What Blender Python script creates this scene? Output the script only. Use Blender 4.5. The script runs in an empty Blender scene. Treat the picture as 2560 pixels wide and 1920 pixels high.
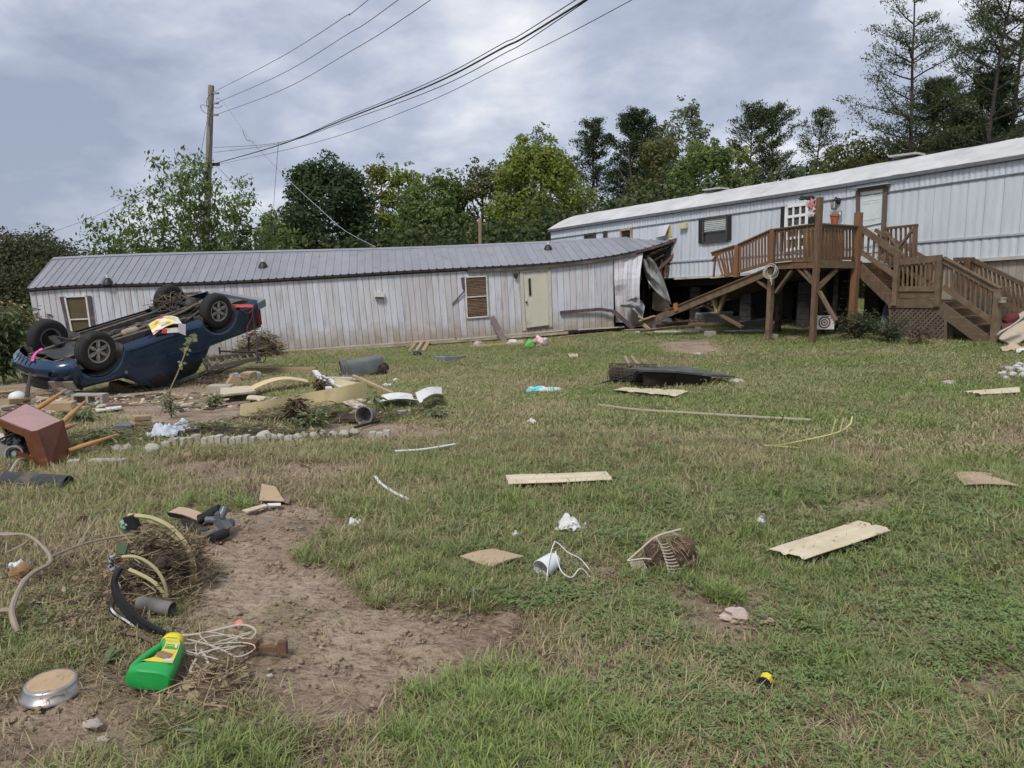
import bpy, bmesh, math, random
import numpy as np
from mathutils import Vector, Matrix, noise as mnoise
# ------------------------------------------------------------------ camera
SC = bpy.context.scene
COL = SC.collection
FPX, PITCH, EYE = 1923.0, math.atan(265.0 / 1923.0), 1.6
CP, SP = math.cos(PITCH), math.sin(PITCH)
cam = bpy.data.cameras.new('camera')
cam.sensor_width = 36.0
cam.lens = 36.0 * FPX / 2560.0
cam.clip_start, cam.clip_end = 0.05, 8000.0
cam_o = bpy.data.objects.new('camera', cam)
cam_o.location = (0, 0, EYE)
cam_o.rotation_euler = (math.pi / 2 - PITCH, 0, 0)
COL.objects.link(cam_o)
SC.camera = cam_o
# ------------------------------------------------------------------ sky
SUN_EL, SUN_AZ = math.radians(52), math.radians(205)   # azimuth clockwise from +Y
world = bpy.data.worlds.new('World')
SC.world = world
world.use_nodes = True
wt = world.node_tree
wt.nodes.clear()
def wn(t, **k):
 n = wt.nodes.new(t)
 for a, b in k.items():
  setattr(n, a, b)
 return n
def wl(a, b):
 wt.links.new(a, b)
def wmath(op, a, b=None):
 n = wn('ShaderNodeMath', operation=op)
 for i, x in enumerate((a, b)):
  if x is None:
   continue
  if isinstance(x, (int, float)):
   n.inputs[i].default_value = x
  else:
   wl(x, n.inputs[i])
 return n.outputs[0]
w_out = wn('ShaderNodeOutputWorld')
w_sky = wn('ShaderNodeTexSky', sky_type='NISHITA', sun_disc=False)
w_sky.sun_elevation, w_sky.sun_rotation = SUN_EL, SUN_AZ
w_bg1 = wn('ShaderNodeBackground'); w_bg1.inputs[1].default_value = 0.1
wl(w_sky.outputs[0], w_bg1.inputs[0])
w_tc = wn('ShaderNodeTexCoord')
w_sep = wn('ShaderNodeSeparateXYZ'); wl(w_tc.outputs['Generated'], w_sep.inputs[0])
zz = wmath('ADD', wmath('MAXIMUM', w_sep.outputs[2], 0.0), 0.42)
w_comb = wn('ShaderNodeCombineXYZ')
wl(wmath('DIVIDE', w_sep.outputs[0], zz), w_comb.inputs[0])
wl(wmath('DIVIDE', w_sep.outputs[1], zz), w_comb.inputs[1])
def wnoise(scale, detail, rough, off, dist=0.0, sx=1.0, sy=1.0):
 m = wn('ShaderNodeMapping'); wl(w_comb.outputs[0], m.inputs[0])
 m.inputs['Location'].default_value = off
 m.inputs['Scale'].default_value = (sx, sy, 1)
 m.inputs['Rotation'].default_value = (0, 0, 0.25)
 n = wn('ShaderNodeTexNoise'); wl(m.outputs[0], n.inputs['Vector'])
 n.inputs['Scale'].default_value = scale
 n.inputs['Detail'].default_value = detail
 n.inputs['Roughness'].default_value = rough
 n.inputs['Distortion'].default_value = dist
 return n.outputs[0]
n1 = wnoise(2.1, 6, 0.52, (3.1, 1.7, 0), 0.25, 0.95, 1.15)
n2 = wnoise(6.5, 7, 0.58, (7.7, 2.2, 0), 0.3, 0.95, 1.1)
nmix = wmath('ADD', wmath('MULTIPLY', n1, 0.72), wmath('MULTIPLY', n2, 0.28))
w_dot = wn('ShaderNodeVectorMath', operation='DOT_PRODUCT')
wl(w_tc.outputs['Generated'], w_dot.inputs[0])
w_dot.inputs[1].default_value = Vector((-0.515, 0.85, 0.112)).normalized()
w_mr = wn('ShaderNodeMapRange', interpolation_type='SMOOTHERSTEP')
wl(wmath('ADD', w_dot.outputs['Value'], wmath('MULTIPLY', wmath('SUBTRACT', n2, 0.5), 0.012)), w_mr.inputs[0])
w_mr.inputs[1].default_value, w_mr.inputs[2].default_value = 0.9925, 0.9985
nmix = wmath('SUBTRACT', nmix, wmath('MULTIPLY', w_mr.outputs[0], 0.16))
w_ramp = wn('ShaderNodeValToRGB'); wl(nmix, w_ramp.inputs[0])
cr = w_ramp.color_ramp
cr.elements[0].position = 0.36; cr.elements[0].color = (0.36, 0.41, 0.545, 1)
cr.elements[1].position = 0.67; cr.elements[1].color = (1.0, 1.0, 1.03, 1)
e = cr.elements.new(0.47); e.color = (0.50, 0.55, 0.68, 1)
e = cr.elements.new(0.56); e.color = (0.70, 0.735, 0.83, 1)
w_bg2 = wn('ShaderNodeBackground'); w_bg2.inputs[1].default_value = 0.565
wl(w_ramp.outputs[0], w_bg2.inputs[0])
w_mix = wn('ShaderNodeMixShader'); w_mix.inputs[0].default_value = 0.93
wl(w_bg1.outputs[0], w_mix.inputs[1]); wl(w_bg2.outputs[0], w_mix.inputs[2])
wl(w_mix.outputs[0], w_out.inputs[0])
# ------------------------------------------------------------------ sun behind cloud, exposure
sun = bpy.data.lights.new('sun', 'SUN')
sun.energy, sun.angle, sun.color = 1.5, math.radians(14), (1.0, 0.97, 0.92)
sun_o = bpy.data.objects.new('sun', sun)
sd = Vector((math.sin(SUN_AZ) * math.cos(SUN_EL), math.cos(SUN_AZ) * math.cos(SUN_EL), math.sin(SUN_EL)))
sun_o.rotation_euler = sd.to_track_quat('Z', 'Y').to_euler()
sun_o.location = (0, 0, 60)
COL.objects.link(sun_o)
vs = SC.view_settings
vs.view_transform, vs.look, vs.exposure, vs.gamma = 'Standard', 'None', 0.76, 1.0
vs.use_curve_mapping = False
SC.cycles.use_denoising = True
SC.cycles.max_bounces = 4
SC.cycles.diffuse_bounces = 3
SC.cycles.glossy_bounces = 2
SC.cycles.use_adaptive_sampling = True
SC.cycles.adaptive_threshold = 0.03
SC.cycles.transparent_max_bounces = 8
# ------------------------------------------------------------------ picture <-> place
def ray(u, v):
 x, y = (u - 1280.0) / FPX, (960.0 - v) / FPX
 return Vector((x, CP + y * SP, -SP + y * CP))
def P(u, v, Y):
 d = ray(u, v); t = Y / d.y
 return Vector((d.x * t, Y, EYE + d.z * t))
def HIT(u, v, p0, dr):
 d = ray(u, v)
 nx, ny = -dr[1], dr[0]
 t = (p0[0] * nx + p0[1] * ny) / (d.x * nx + d.y * ny)
 return Vector((d.x * t, d.y * t, EYE + d.z * t))
def sstep(a, b, x):
 t = min(1.0, max(0.0, (x - a) / (b - a)))
 return t * t * (3 - 2 * t)
def nsstep(a, b, x):
 t = np.clip((x - a) / (b - a), 0, 1)
 return t * t * (3 - 2 * t)
def ground0(x, y):
 x = np.asarray(x, float); y = np.asarray(y, float)
 A = nsstep(4.0, 20.0, y)
 z = np.where(x < 8, 0.054 * (x - 8), 0.03 * (x - 8)) * A
 far = nsstep(33, 60, np.hypot(x, y))
 z = z * (1 - 0.3 * far)
 z = np.clip(z, -2.6, 1.2)
 z = z + 3.2 * nsstep(26, 60, y) * nsstep(2, 22, x)          # wooded bank behind the upper home
 z = z - 0.02 * np.exp(-(((x + 7.0) / 1.6) ** 2 + ((y - 16.2) / 1.8) ** 2))
 ta = (x + 15.0) * .9847 + (y - 24.0) * .1745; da = (y - 24.0) * .9847 - (x + 15.0) * .1745
 z = z - 0.24 * np.exp(-((da - .6) / 1.5) ** 2) * nsstep(7, 12, ta) * nsstep(21.5, 19.5, ta)      # scour under the lower home
 z = z + 0.030 * np.sin(x * 1.1 + 0.6) * np.sin(y * 0.83 + 1.1) * nsstep(1, 5, y) + 0.012 * np.sin(x * 2.9 + y * 1.3) * np.sin(y * 2.3 - x)
 return z
def gz(x, y):
 return float(ground0(x, y))
def G(u, v, dz=0.0):
 d = ray(u, v)
 lo, hi = 0.5, 1.0
 f = lambda t: EYE + d.z * t - gz(d.x * t, d.y * t)
 t = 1.0
 while f(t) > 0 and t < 200:
  lo = t; t *= 1.06
 hi = t
 for _ in range(40):
  m = (lo + hi) / 2
  if f(m) > 0: lo = m
  else: hi = m
 p = Vector((d.x * hi, d.y * hi, 0))
 p.z = gz(p.x, p.y) + dz
 return p
def PX(px, Y):
 return px * Y / FPX
# ------------------------------------------------------------------ materials
MATS = {}
MUD = (0.23, 0.165, 0.112)
def M(name, col=(0.5, 0.5, 0.5), col2=None, scale=6.0, rough=0.7, metal=0.0, bump=0.0, bscale=40.0, stretch=(1, 1, 1),
  rand=0.0, dirt=0.0, dscale=3.0, dcol=MUD, spec=0.4, coat=0.0, contrast=0.2, transl=0.0, alpha=1.0, sheen=0.0, detail=6, hrand=0.0):
 if name in MATS:
  return MATS[name]
 m = bpy.data.materials.new(name); MATS[name] = m
 m.use_nodes = True
 nt = m.node_tree; N = nt.nodes; L = nt.links
 b = N['Principled BSDF']; out = N['Material Output']
 b.inputs['Roughness'].default_value = rough
 b.inputs['Metallic'].default_value = metal
 b.inputs['Specular IOR Level'].default_value = spec
 b.inputs['Coat Weight'].default_value = coat
 b.inputs['Coat Roughness'].default_value = 0.12
 b.inputs['Alpha'].default_value = alpha
 tc = N.new('ShaderNodeTexCoord'); oi = N.new('ShaderNodeObjectInfo')
 off = N.new('ShaderNodeVectorMath'); off.operation = 'MULTIPLY'
 L.new(oi.outputs['Random'], off.inputs[0]); off.inputs[1].default_value = (37.0, 53.0, 71.0)
 ad = N.new('ShaderNodeVectorMath'); ad.operation = 'ADD'
 L.new(tc.outputs['Object'], ad.inputs[0]); L.new(off.outputs[0], ad.inputs[1])
 mp = N.new('ShaderNodeMapping'); mp.inputs['Scale'].default_value = stretch
 L.new(ad.outputs[0], mp.inputs[0])
 def tex(sc, det=6, rg=0.6):
  t = N.new('ShaderNodeTexNoise'); L.new(mp.outputs[0], t.inputs['Vector'])
  t.inputs['Scale'].default_value = sc; t.inputs['Detail'].default_value = det; t.inputs['Roughness'].default_value = rg
  return t.outputs[0]
 def rng(src, a, c):
  r = N.new('ShaderNodeMapRange'); L.new(src, r.inputs[0])
  r.inputs[1].default_value, r.inputs[2].default_value = a, c
  r.clamp = True
  return r.outputs[0]
 def mixc(fac, a, c):
  x = N.new('ShaderNodeMix'); x.data_type = 'RGBA'
  for s, i in ((fac, 0), (a, 6), (c, 7)):
   if isinstance(s, (int, float)): x.inputs[i].default_value = s
   elif isinstance(s, tuple): x.inputs[i].default_value = (*s, 1)
   else: L.new(s, x.inputs[i])
  return x.outputs[2]
 if col2 is None:
  col2 = tuple(c * 0.78 for c in col)
 c = mixc(rng(tex(scale, detail), 0.5 - contrast, 0.5 + contrast), col2, col)
 if rand or hrand:
  h = N.new('ShaderNodeHueSaturation'); L.new(c, h.inputs['Color'])
  r = N.new('ShaderNodeMapRange'); L.new(oi.outputs['Random'], r.inputs[0])
  r.inputs[3].default_value, r.inputs[4].default_value = 1 - rand, 1 + rand
  L.new(r.outputs[0], h.inputs['Value'])
  if hrand:
   f = N.new('ShaderNodeMath'); f.operation = 'MULTIPLY'; L.new(oi.outputs['Random'], f.inputs[0]); f.inputs[1].default_value = 7.31
   f2 = N.new('ShaderNodeMath'); f2.operation = 'FRACT'; L.new(f.outputs[0], f2.inputs[0])
   r2 = N.new('ShaderNodeMapRange'); L.new(f2.outputs[0], r2.inputs[0])
   r2.inputs[3].default_value, r2.inputs[4].default_value = 1 - hrand, 1 + hrand
   L.new(r2.outputs[0], h.inputs['Saturation'])
  c = h.outputs[0]
 if dirt:
  d = rng(tex(dscale, 8, 0.65), 0.62 - 0.35 * dirt, 0.74 - 0.12 * dirt)
  mm = N.new('ShaderNodeMath'); mm.operation = 'MULTIPLY'; L.new(d, mm.inputs[0]); mm.inputs[1].default_value = min(1.0, 0.55 + 0.4 * dirt)
  c = mixc(mm.outputs[0], c, dcol)
  rr = N.new('ShaderNodeMapRange'); L.new(mm.outputs[0], rr.inputs[0])
  rr.inputs[3].default_value, rr.inputs[4].default_value = rough, max(rough, 0.85)
  L.new(rr.outputs[0], b.inputs['Roughness'])
 L.new(c, b.inputs['Base Color'])
 if bump:
  bp = N.new('ShaderNodeBump'); bp.inputs['Strength'].default_value = bump; bp.inputs['Distance'].default_value = 0.02
  L.new(tex(bscale, 5), bp.inputs['Height']); L.new(bp.outputs[0], b.inputs['Normal'])
 if transl:
  t = N.new('ShaderNodeBsdfTranslucent'); L.new(c, t.inputs[0])
  mx = N.new('ShaderNodeMixShader'); mx.inputs[0].default_value = transl
  L.new(b.outputs[0], mx.inputs[1]); L.new(t.outputs[0], mx.inputs[2]); L.new(mx.outputs[0], out.inputs[0])
 return m
# ------------------------------------------------------------------ mesh builder
class MB:
 def __init__(s):
  s.v = []; s.f = []; s.mi = []; s.cur = 0; s.at = {}
 def add(s, vs, fs):
  k = len(s.v)
  s.v += [tuple(x) for x in vs]
  s.f += [tuple(i + k for i in f) for f in fs]
  s.mi += [s.cur] * len(fs)
  return k
 def hexa(s, p):
  return s.add(p, [(0, 3, 2, 1), (4, 5, 6, 7), (0, 1, 5, 4), (1, 2, 6, 5), (2, 3, 7, 6), (3, 0, 4, 7)])
 def box(s, c, d, rot=None):
  c = Vector(c); hx, hy, hz = d[0] / 2, d[1] / 2, d[2] / 2
  pts = [Vector(q) for q in ((-hx, -hy, -hz), (hx, -hy, -hz), (hx, hy, -hz), (-hx, hy, -hz),
         (-hx, -hy, hz), (hx, -hy, hz), (hx, hy, hz), (-hx, hy, hz))]
  if rot is not None:
   pts = [rot @ q for q in pts]
  return s.hexa([c + q for q in pts])
 def beam(s, a, b, w, h, up=(0, 0, 1)):
  a = Vector(a); b = Vector(b); d = (b - a).normalized(); up = Vector(up)
  if abs(d.dot(up)) > 0.98:
   up = Vector((0, 1, 0)) if abs(d.y) < 0.9 else Vector((1, 0, 0))
  r = d.cross(up).normalized(); u = r.cross(d).normalized()
  r *= w / 2; u *= h / 2
  return s.hexa([a - r - u, a + r - u, a + r + u, a - r + u, b - r - u, b + r - u, b + r + u, b - r + u])
 def tube(s, pts, r, n=8, caps=True, closed=False):
  pts = [Vector(p) for p in pts]; m = len(pts)
  rs = r if isinstance(r, (list, tuple)) else [r] * m
  prev = None; rings = []
  for i, p in enumerate(pts):
   if closed:
    d = (pts[(i + 1) % m] - pts[i - 1])
   else:
    d = (pts[min(i + 1, m - 1)] - pts[max(i - 1, 0)])
   d = d.normalized() if d.length > 1e-9 else Vector((0, 0, 1))
   if prev is None:
    q = Vector((0, 0, 1)) if abs(d.z) < 0.9 else Vector((1, 0, 0))
    prev = d.cross(q).normalized()
   else:
    prev = (prev - d * prev.dot(d))
    prev = prev.normalized() if prev.length > 1e-6 else d.orthogonal().normalized()
   o = d.cross(prev)
   rings.append([p + (prev * math.cos(2 * math.pi * j / n) + o * math.sin(2 * math.pi * j / n)) * rs[i] for j in range(n)])
  k = s.add([x for rg in rings for x in rg], [])
  fs = []
  for i in range(m if closed else m - 1):
   a = i * n; b2 = ((i + 1) % m) * n
   for j in range(n):
    fs.append((a + j, a + (j + 1) % n, b2 + (j + 1) % n, b2 + j))
  if caps and not closed:
   fs.append(tuple(range(n - 1, -1, -1))); fs.append(tuple((m - 1) * n + j for j in range(n)))
  s.f += [tuple(i + k for i in f) for f in fs]; s.mi += [s.cur] * len(fs)
  return k
 def lathe(s, prof, n=24, T=None, closed=False):
  T = T or Matrix.Identity(4)
  vs = []
  for r, z in prof:
   for j in range(n):
    a = 2 * math.pi * j / n
    vs.append(T @ Vector((r * math.cos(a), r * math.sin(a), z)))
  fs = []; m = len(prof)
  for i in range(m - 1 + (1 if closed else 0)):
   i2 = (i + 1) % m
   for j in range(n):
    fs.append((i * n + j, i * n + (j + 1) % n, i2 * n + (j + 1) % n, i2 * n + j))
  return s.add(vs, fs)
 def prism(s, poly, h, T=None):
  T = T or Matrix.Identity(4); n = len(poly)
  vs = [T @ Vector((x, y, 0)) for x, y in poly] + [T @ Vector((x, y, h)) for x, y in poly]
  fs = [tuple(range(n - 1, -1, -1)), tuple(range(n, 2 * n))]
  fs += [(i, (i + 1) % n, n + (i + 1) % n, n + i) for i in range(n)]
  return s.add(vs, fs)
 def grid(s, fn, nu, nv):
  vs = [fn(i / nu, j / nv) for j in range(nv + 1) for i in range(nu + 1)]
  fs = [(j * (nu + 1) + i, j * (nu + 1) + i + 1, (j + 1) * (nu + 1) + i + 1, (j + 1) * (nu + 1) + i) for j in range(nv) for i in range(nu)]
  return s.add(vs, fs)
 def slab(s, fn, nu, nv, th):
  vs = [Vector(fn(i / nu, j / nv)) for j in range(nv + 1) for i in range(nu + 1)]
  W = nu + 1; nrm = []
  for j in range(nv + 1):
   for i in range(W):
    a = vs[j * W + min(i + 1, nu)] - vs[j * W + max(i - 1, 0)]
    b = vs[min(j + 1, nv) * W + i] - vs[max(j - 1, 0) * W + i]
    c = a.cross(b); nrm.append(c.normalized() if c.length > 1e-12 else Vector((0, 0, 1)))
  lo = [p - q * th for p, q in zip(vs, nrm)]; K = len(vs)
  fs = []
  for j in range(nv):
   for i in range(nu):
    a, b, c, d = j * W + i, j * W + i + 1, (j + 1) * W + i + 1, (j + 1) * W + i
    fs += [(a, b, c, d), (K + d, K + c, K + b, K + a)]
  edge = [(i, i + 1) for i in range(nu)] + [(nv * W + i + 1, nv * W + i) for i in range(nu)]
  edge += [((j + 1) * W, j * W) for j in range(nv)] + [(j * W + nu, (j + 1) * W + nu) for j in range(nv)]
  fs += [(b, a, K + a, K + b) for a, b in edge]
  return s.add(vs + lo, fs)
 def blob(s, c, r, seed=0, amp=0.18, nu=10, nv=7, flat=None):
  c = Vector(c); r = Vector(r) if not isinstance(r, (int, float)) else Vector((r, r, r))
  rows = []
  for j in range(1, nv):
   th = math.pi * j / nv
   for i in range(nu):
    ph = 2 * math.pi * i / nu
    d = Vector((math.sin(th) * math.cos(ph), math.sin(th) * math.sin(ph), math.cos(th)))
    k = 1 + amp * 2 * mnoise.noise(d * 1.9 + Vector((seed * 3.1, seed * 1.7, seed)))
    q = Vector((d.x * r.x, d.y * r.y, d.z * r.z)) * k
    if flat is not None: q.z = max(q.z, -flat)
    rows.append(c + q)
  k0 = s.add([c + Vector((0, 0, r.z))] + rows + [c - Vector((0, 0, r.z if flat is None else flat))], [])
  fs = [(0, 1 + i, 1 + (i + 1) % nu) for i in range(nu)]
  for j in range(nv - 2):
   for i in range(nu):
    a = 1 + j * nu
    fs.append((a + i, a + nu + i, a + nu + (i + 1) % nu, a + (i + 1) % nu))
  a = 1 + (nv - 2) * nu; last = a + nu
  fs += [(last, a + (i + 1) % nu, a + i) for i in range(nu)]
  s.f += [tuple(i + k0 for i in f) for f in fs]; s.mi += [s.cur] * len(fs)
 def xf(s, T, k=0):
  for i in range(k, len(s.v)):
   s.v[i] = tuple(T @ Vector(s.v[i]))
  return s
 def mesh(s, name, mats, smooth=False, origin=None, attr=None):
  me = bpy.data.meshes.new(name)
  v = np.array(s.v, float).reshape(-1, 3)
  if origin is not None:
   v = v - np.array(origin, float)
  me.from_pydata(v.tolist(), [], s.f)
  if not isinstance(mats, (list, tuple)):
   mats = [mats]
  for m in mats:
   me.materials.append(m)
  if len(mats) > 1:
   me.polygons.foreach_set('material_index', s.mi)
  if smooth:
   me.polygons.foreach_set('use_smooth', [True] * len(me.polygons))
   if smooth != 'all':
    me.set_sharp_from_angle(angle=math.radians(38))
  if attr:
   for an, vals in attr.items():
    a = me.attributes.new(an, 'FLOAT', 'POINT'); a.data.foreach_set('value', vals)
  me.update()
  return me
 def build(s, name, mats, parent=None, smooth=False, origin=None, label=None, attr=None, kind=None):
  if parent is not None and origin is None and parent.get('_w'):
   origin = wloc(parent)
  o = bpy.data.objects.new(name, s.mesh(name, mats, smooth, origin, attr))
  COL.objects.link(o)
  if parent is not None:
   o.parent = parent
  if label: o['label'] = label
  if kind: o['kind'] = kind
  return o
def wloc(o):
 p = Vector((0, 0, 0))
 while o is not None:
  p += o.location; o = o.parent
 return p
def tag(o, label, cat, group=None, kind=None):
 o['label'] = label; o['category'] = cat
 if group: o['group'] = group
 if kind: o['kind'] = kind
 return o
def thing(name, label, cat, loc=(0, 0, 0), group=None, world=True, T=None):
 o = bpy.data.objects.new(name, None)
 o.empty_display_size = 0.2
 COL.objects.link(o)
 if T is not None:
  o.matrix_world = T
 else:
  o.location = loc
  if world: o['_w'] = 1
 return tag(o, label, cat, group)
def single(name, mb, mats, label, cat, loc=None, group=None, smooth=False, attr=None):
 if loc is None:
  a = np.array(mb.v); loc = (a[:, 0].mean(), a[:, 1].mean(), a[:, 2].min())
 o = mb.build(name, mats, None, smooth, loc, attr=attr)
 o.location = loc
 return tag(o, label, cat, group)
def struct(name, mb, mats, smooth=False, **k):
 o = mb.build(name, mats, None, smooth, **k); o['kind'] = 'structure'
 return o
def TR(loc=(0, 0, 0), rx=0, ry=0, rz=0, s=1.0):
 return Matrix.Translation(Vector(loc)) @ Matrix.Rotation(rz, 4, 'Z') @ Matrix.Rotation(ry, 4, 'Y') @ Matrix.Rotation(rx, 4, 'X') @ Matrix.Scale(s, 4)
def curve(pts, n=24):
 pts = [Vector(p) for p in pts]; out = []; m = len(pts)
 for i in range(m - 1):
  p0, p1, p2, p3 = pts[max(i - 1, 0)], pts[i], pts[i + 1], pts[min(i + 2, m - 1)]
  k = max(2, n // (m - 1))
  for j in range(k):
   t = j / k
   out.append(0.5 * ((2 * p1) + (p2 - p0) * t + (2 * p0 - 5 * p1 + 4 * p2 - p3) * t * t + (3 * p1 - p0 - 3 * p2 + p3) * t ** 3))
 out.append(pts[-1])
 return out
def gpt(u, v, h=0.0):
 return G(u, v, h)
# ------------------------------------------------------------------ bare mud: outlines on the ground
MUDPX = [
 [(470, 1300), (560, 1265), (650, 1240), (760, 1255), (880, 1290), (830, 1330), (800, 1400), (880, 1450), (930, 1480), (1040, 1520), (1180, 1520),
  (1270, 1480), (1310, 1560), (1290, 1640), (1150, 1690), (1010, 1730), (930, 1800), (830, 1850), (760, 1920), (700, 1900), (650, 1800), (610, 1690), (560, 1600), (500, 1520), (490, 1420)],
 [(230, 1010), (330, 980), (480, 965), (640, 985), (720, 1010), (640, 1060), (480, 1070), (300, 1075)],
 [(740, 1075), (900, 1050), (1060, 1060), (1180, 1085), (1000, 1100), (860, 1095)],
 [(1632, 862), (1700, 848), (1770, 846), (1800, 862), (1832, 876), (1790, 890), (1700, 888)],
 [(2070, 1262), (2150, 1236), (2240, 1240), (2280, 1268), (2200, 1288), (2110, 1292)],
 [(-40, 960), (120, 960), (260, 985), (520, 960), (560, 1000), (300, 1040), (-40, 1060)],
 [(1250, 1440), (1330, 1420), (1350, 1460), (1280, 1490)],
 [(2380, 1880), (2430, 1870), (2440, 1905), (2390, 1915)],
 [(20, 1700), (200, 1720), (260, 1800), (420, 1840), (420, 1900), (180, 1860), (40, 1800)],
 [(330, 1660), (560, 1680), (640, 1760), (560, 1800), (420, 1760)],
]
MUDPOLY = [np.array([G(u, v)[:2] for u, v in poly]) for poly in MUDPX]
def sdist(px, py, poly):
 n = len(poly); d = np.full(px.shape, 1e9); ins = np.zeros(px.shape, bool)
 for i in range(n):
  a, b = poly[i], poly[(i + 1) % n]
  ex, ey = b - a; wx, wy = px - a[0], py - a[1]
  t = np.clip((wx * ex + wy * ey) / (ex * ex + ey * ey + 1e-12), 0, 1)
  d = np.minimum(d, np.hypot(wx - ex * t, wy - ey * t))
  c = ((a[1] > py) != (b[1] > py)) & (px < (b[0] - a[0]) * (py - a[1]) / (b[1] - a[1] + 1e-12) + a[0])
  ins ^= c
 return np.where(ins, -d, d)
_rs = np.random.RandomState(5)
_oct = [(_rs.rand(3) * 6.28, _rs.rand(3) * 6.28, _rs.uniform(0.6, 1.4, (3, 2)) * _rs.choice([-1, 1], (3, 2))) for _ in range(6)]
_lat = _rs.rand(256, 256)
def vnoise(x, y, s):
 x = np.asarray(x) * s; y = np.asarray(y) * s
 xi = np.floor(x).astype(int); yi = np.floor(y).astype(int)
 fx = x - xi; fy = y - yi
 fx = fx * fx * (3 - 2 * fx); fy = fy * fy * (3 - 2 * fy)
 g = lambda a, b: _lat[a % 256, b % 256]
 return (g(xi, yi) * (1 - fx) + g(xi + 1, yi) * fx) * (1 - fy) + (g(xi, yi + 1) * (1 - fx) + g(xi + 1, yi + 1) * fx) * fy
def fbm(x, y, s, o=4):
 r = 0; a = 1; t = 0
 for i in range(o):
  r = r + a * vnoise(x + 17.3 * i, y - 9.1 * i, s * 2 ** i); t += a; a *= 0.55
 return r / t
def mudmask(x, y):
 x = np.asarray(x, float); y = np.asarray(y, float)
 r = np.hypot(x, y)
 m = np.zeros(x.shape)
 edge = (fbm(x, y, 2.6, 4) - 0.5) * 0.55 + (fbm(x + 40, y, 9, 3) - 0.5) * 0.3
 for k, poly in enumerate(MUDPOLY):
  sc = 0.5 + 0.10 * np.clip(poly[:, 1].mean(), 2, 18)
  d = sdist(x, y, poly) + edge * sc * 0.8
  w = 0.10 * sc
  m = np.maximum(m, 1 - nsstep(-w, w, d))
 thin = fbm(x + 7, y + 3, 1.25, 5)
 low = nsstep(0.1, -2.2, x) * nsstep(6.5, 3.0, r)
 m = np.maximum(m, nsstep(0.64 - 0.20 * low, 0.78 - 0.18 * low, thin) * 0.85 * nsstep(16, 7, r))
 m = np.maximum(m, 0.8 * nsstep(-0.95, -1.25, x + 0 * y) * nsstep(0.50, 0.62, thin) * nsstep(7, 4, r))
 return np.clip(m, 0, 1)
# ------------------------------------------------------------------ ground sheet
def build_ground():
 th = np.concatenate([np.linspace(-180, -52, 44)[:-1], np.linspace(-52, 52, 420), np.linspace(52, 180, 44)[1:]])
 rr = np.concatenate([[0.0], np.geomspace(0.8, 1.9, 8)[:-1], np.geomspace(1.9, 9.0, 300)[:-1], np.geomspace(9, 40, 150)[:-1], np.geomspace(40, 4500, 34)])
 T, R = np.meshgrid(np.radians(th), rr)
 X = R * np.sin(T); Y = R * np.cos(T)
 mud = mudmask(X, Y)
 Z = ground0(X, Y)
 near = nsstep(14, 5, R)
 clod = (fbm(X * 0.55 + 1, Y * 1.5, 9.0, 4) - 0.5) * 0.060 + (fbm(X * 0.6 + 5, Y * 1.6, 26.0, 3) - 0.5) * 0.050
 Z = Z + clod * mud * near - 0.018 * mud * nsstep(0.2, 0.9, mud) * near + (fbm(X + 11, Y, 3.2, 4) - 0.5) * 0.05 * (1 - 0.5 * mud) * nsstep(20, 8, R)
 Z = np.where(R > 120, Z - 0.0 * R, Z)
 n, m = T.shape
 co = np.stack([X, Y, Z], -1).reshape(-1, 3)
 idx = np.arange(n * m).reshape(n, m)
 q = np.stack([idx[:-1, :-1], idx[:-1, 1:], idx[1:, 1:], idx[1:, :-1]], -1).reshape(-1, 4)[:, ::-1]
 me = bpy.data.meshes.new('ground')
 me.vertices.add(len(co)); me.vertices.foreach_set('co', co.ravel())
 me.loops.add(q.size); me.loops.foreach_set('vertex_index', q.ravel().astype(np.int32))
 me.polygons.add(len(q)); me.polygons.foreach_set('loop_start', np.arange(0, q.size, 4, dtype=np.int32))
 me.polygons.foreach_set('use_smooth', np.ones(len(q), bool))
 me.update(calc_edges=True); me.validate()
 a = me.attributes.new('mud', 'FLOAT', 'POINT'); a.data.foreach_set('value', mud.ravel())
 o = bpy.data.objects.new('ground', me); COL.objects.link(o)
 o['kind'] = 'structure'
 return o
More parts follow.
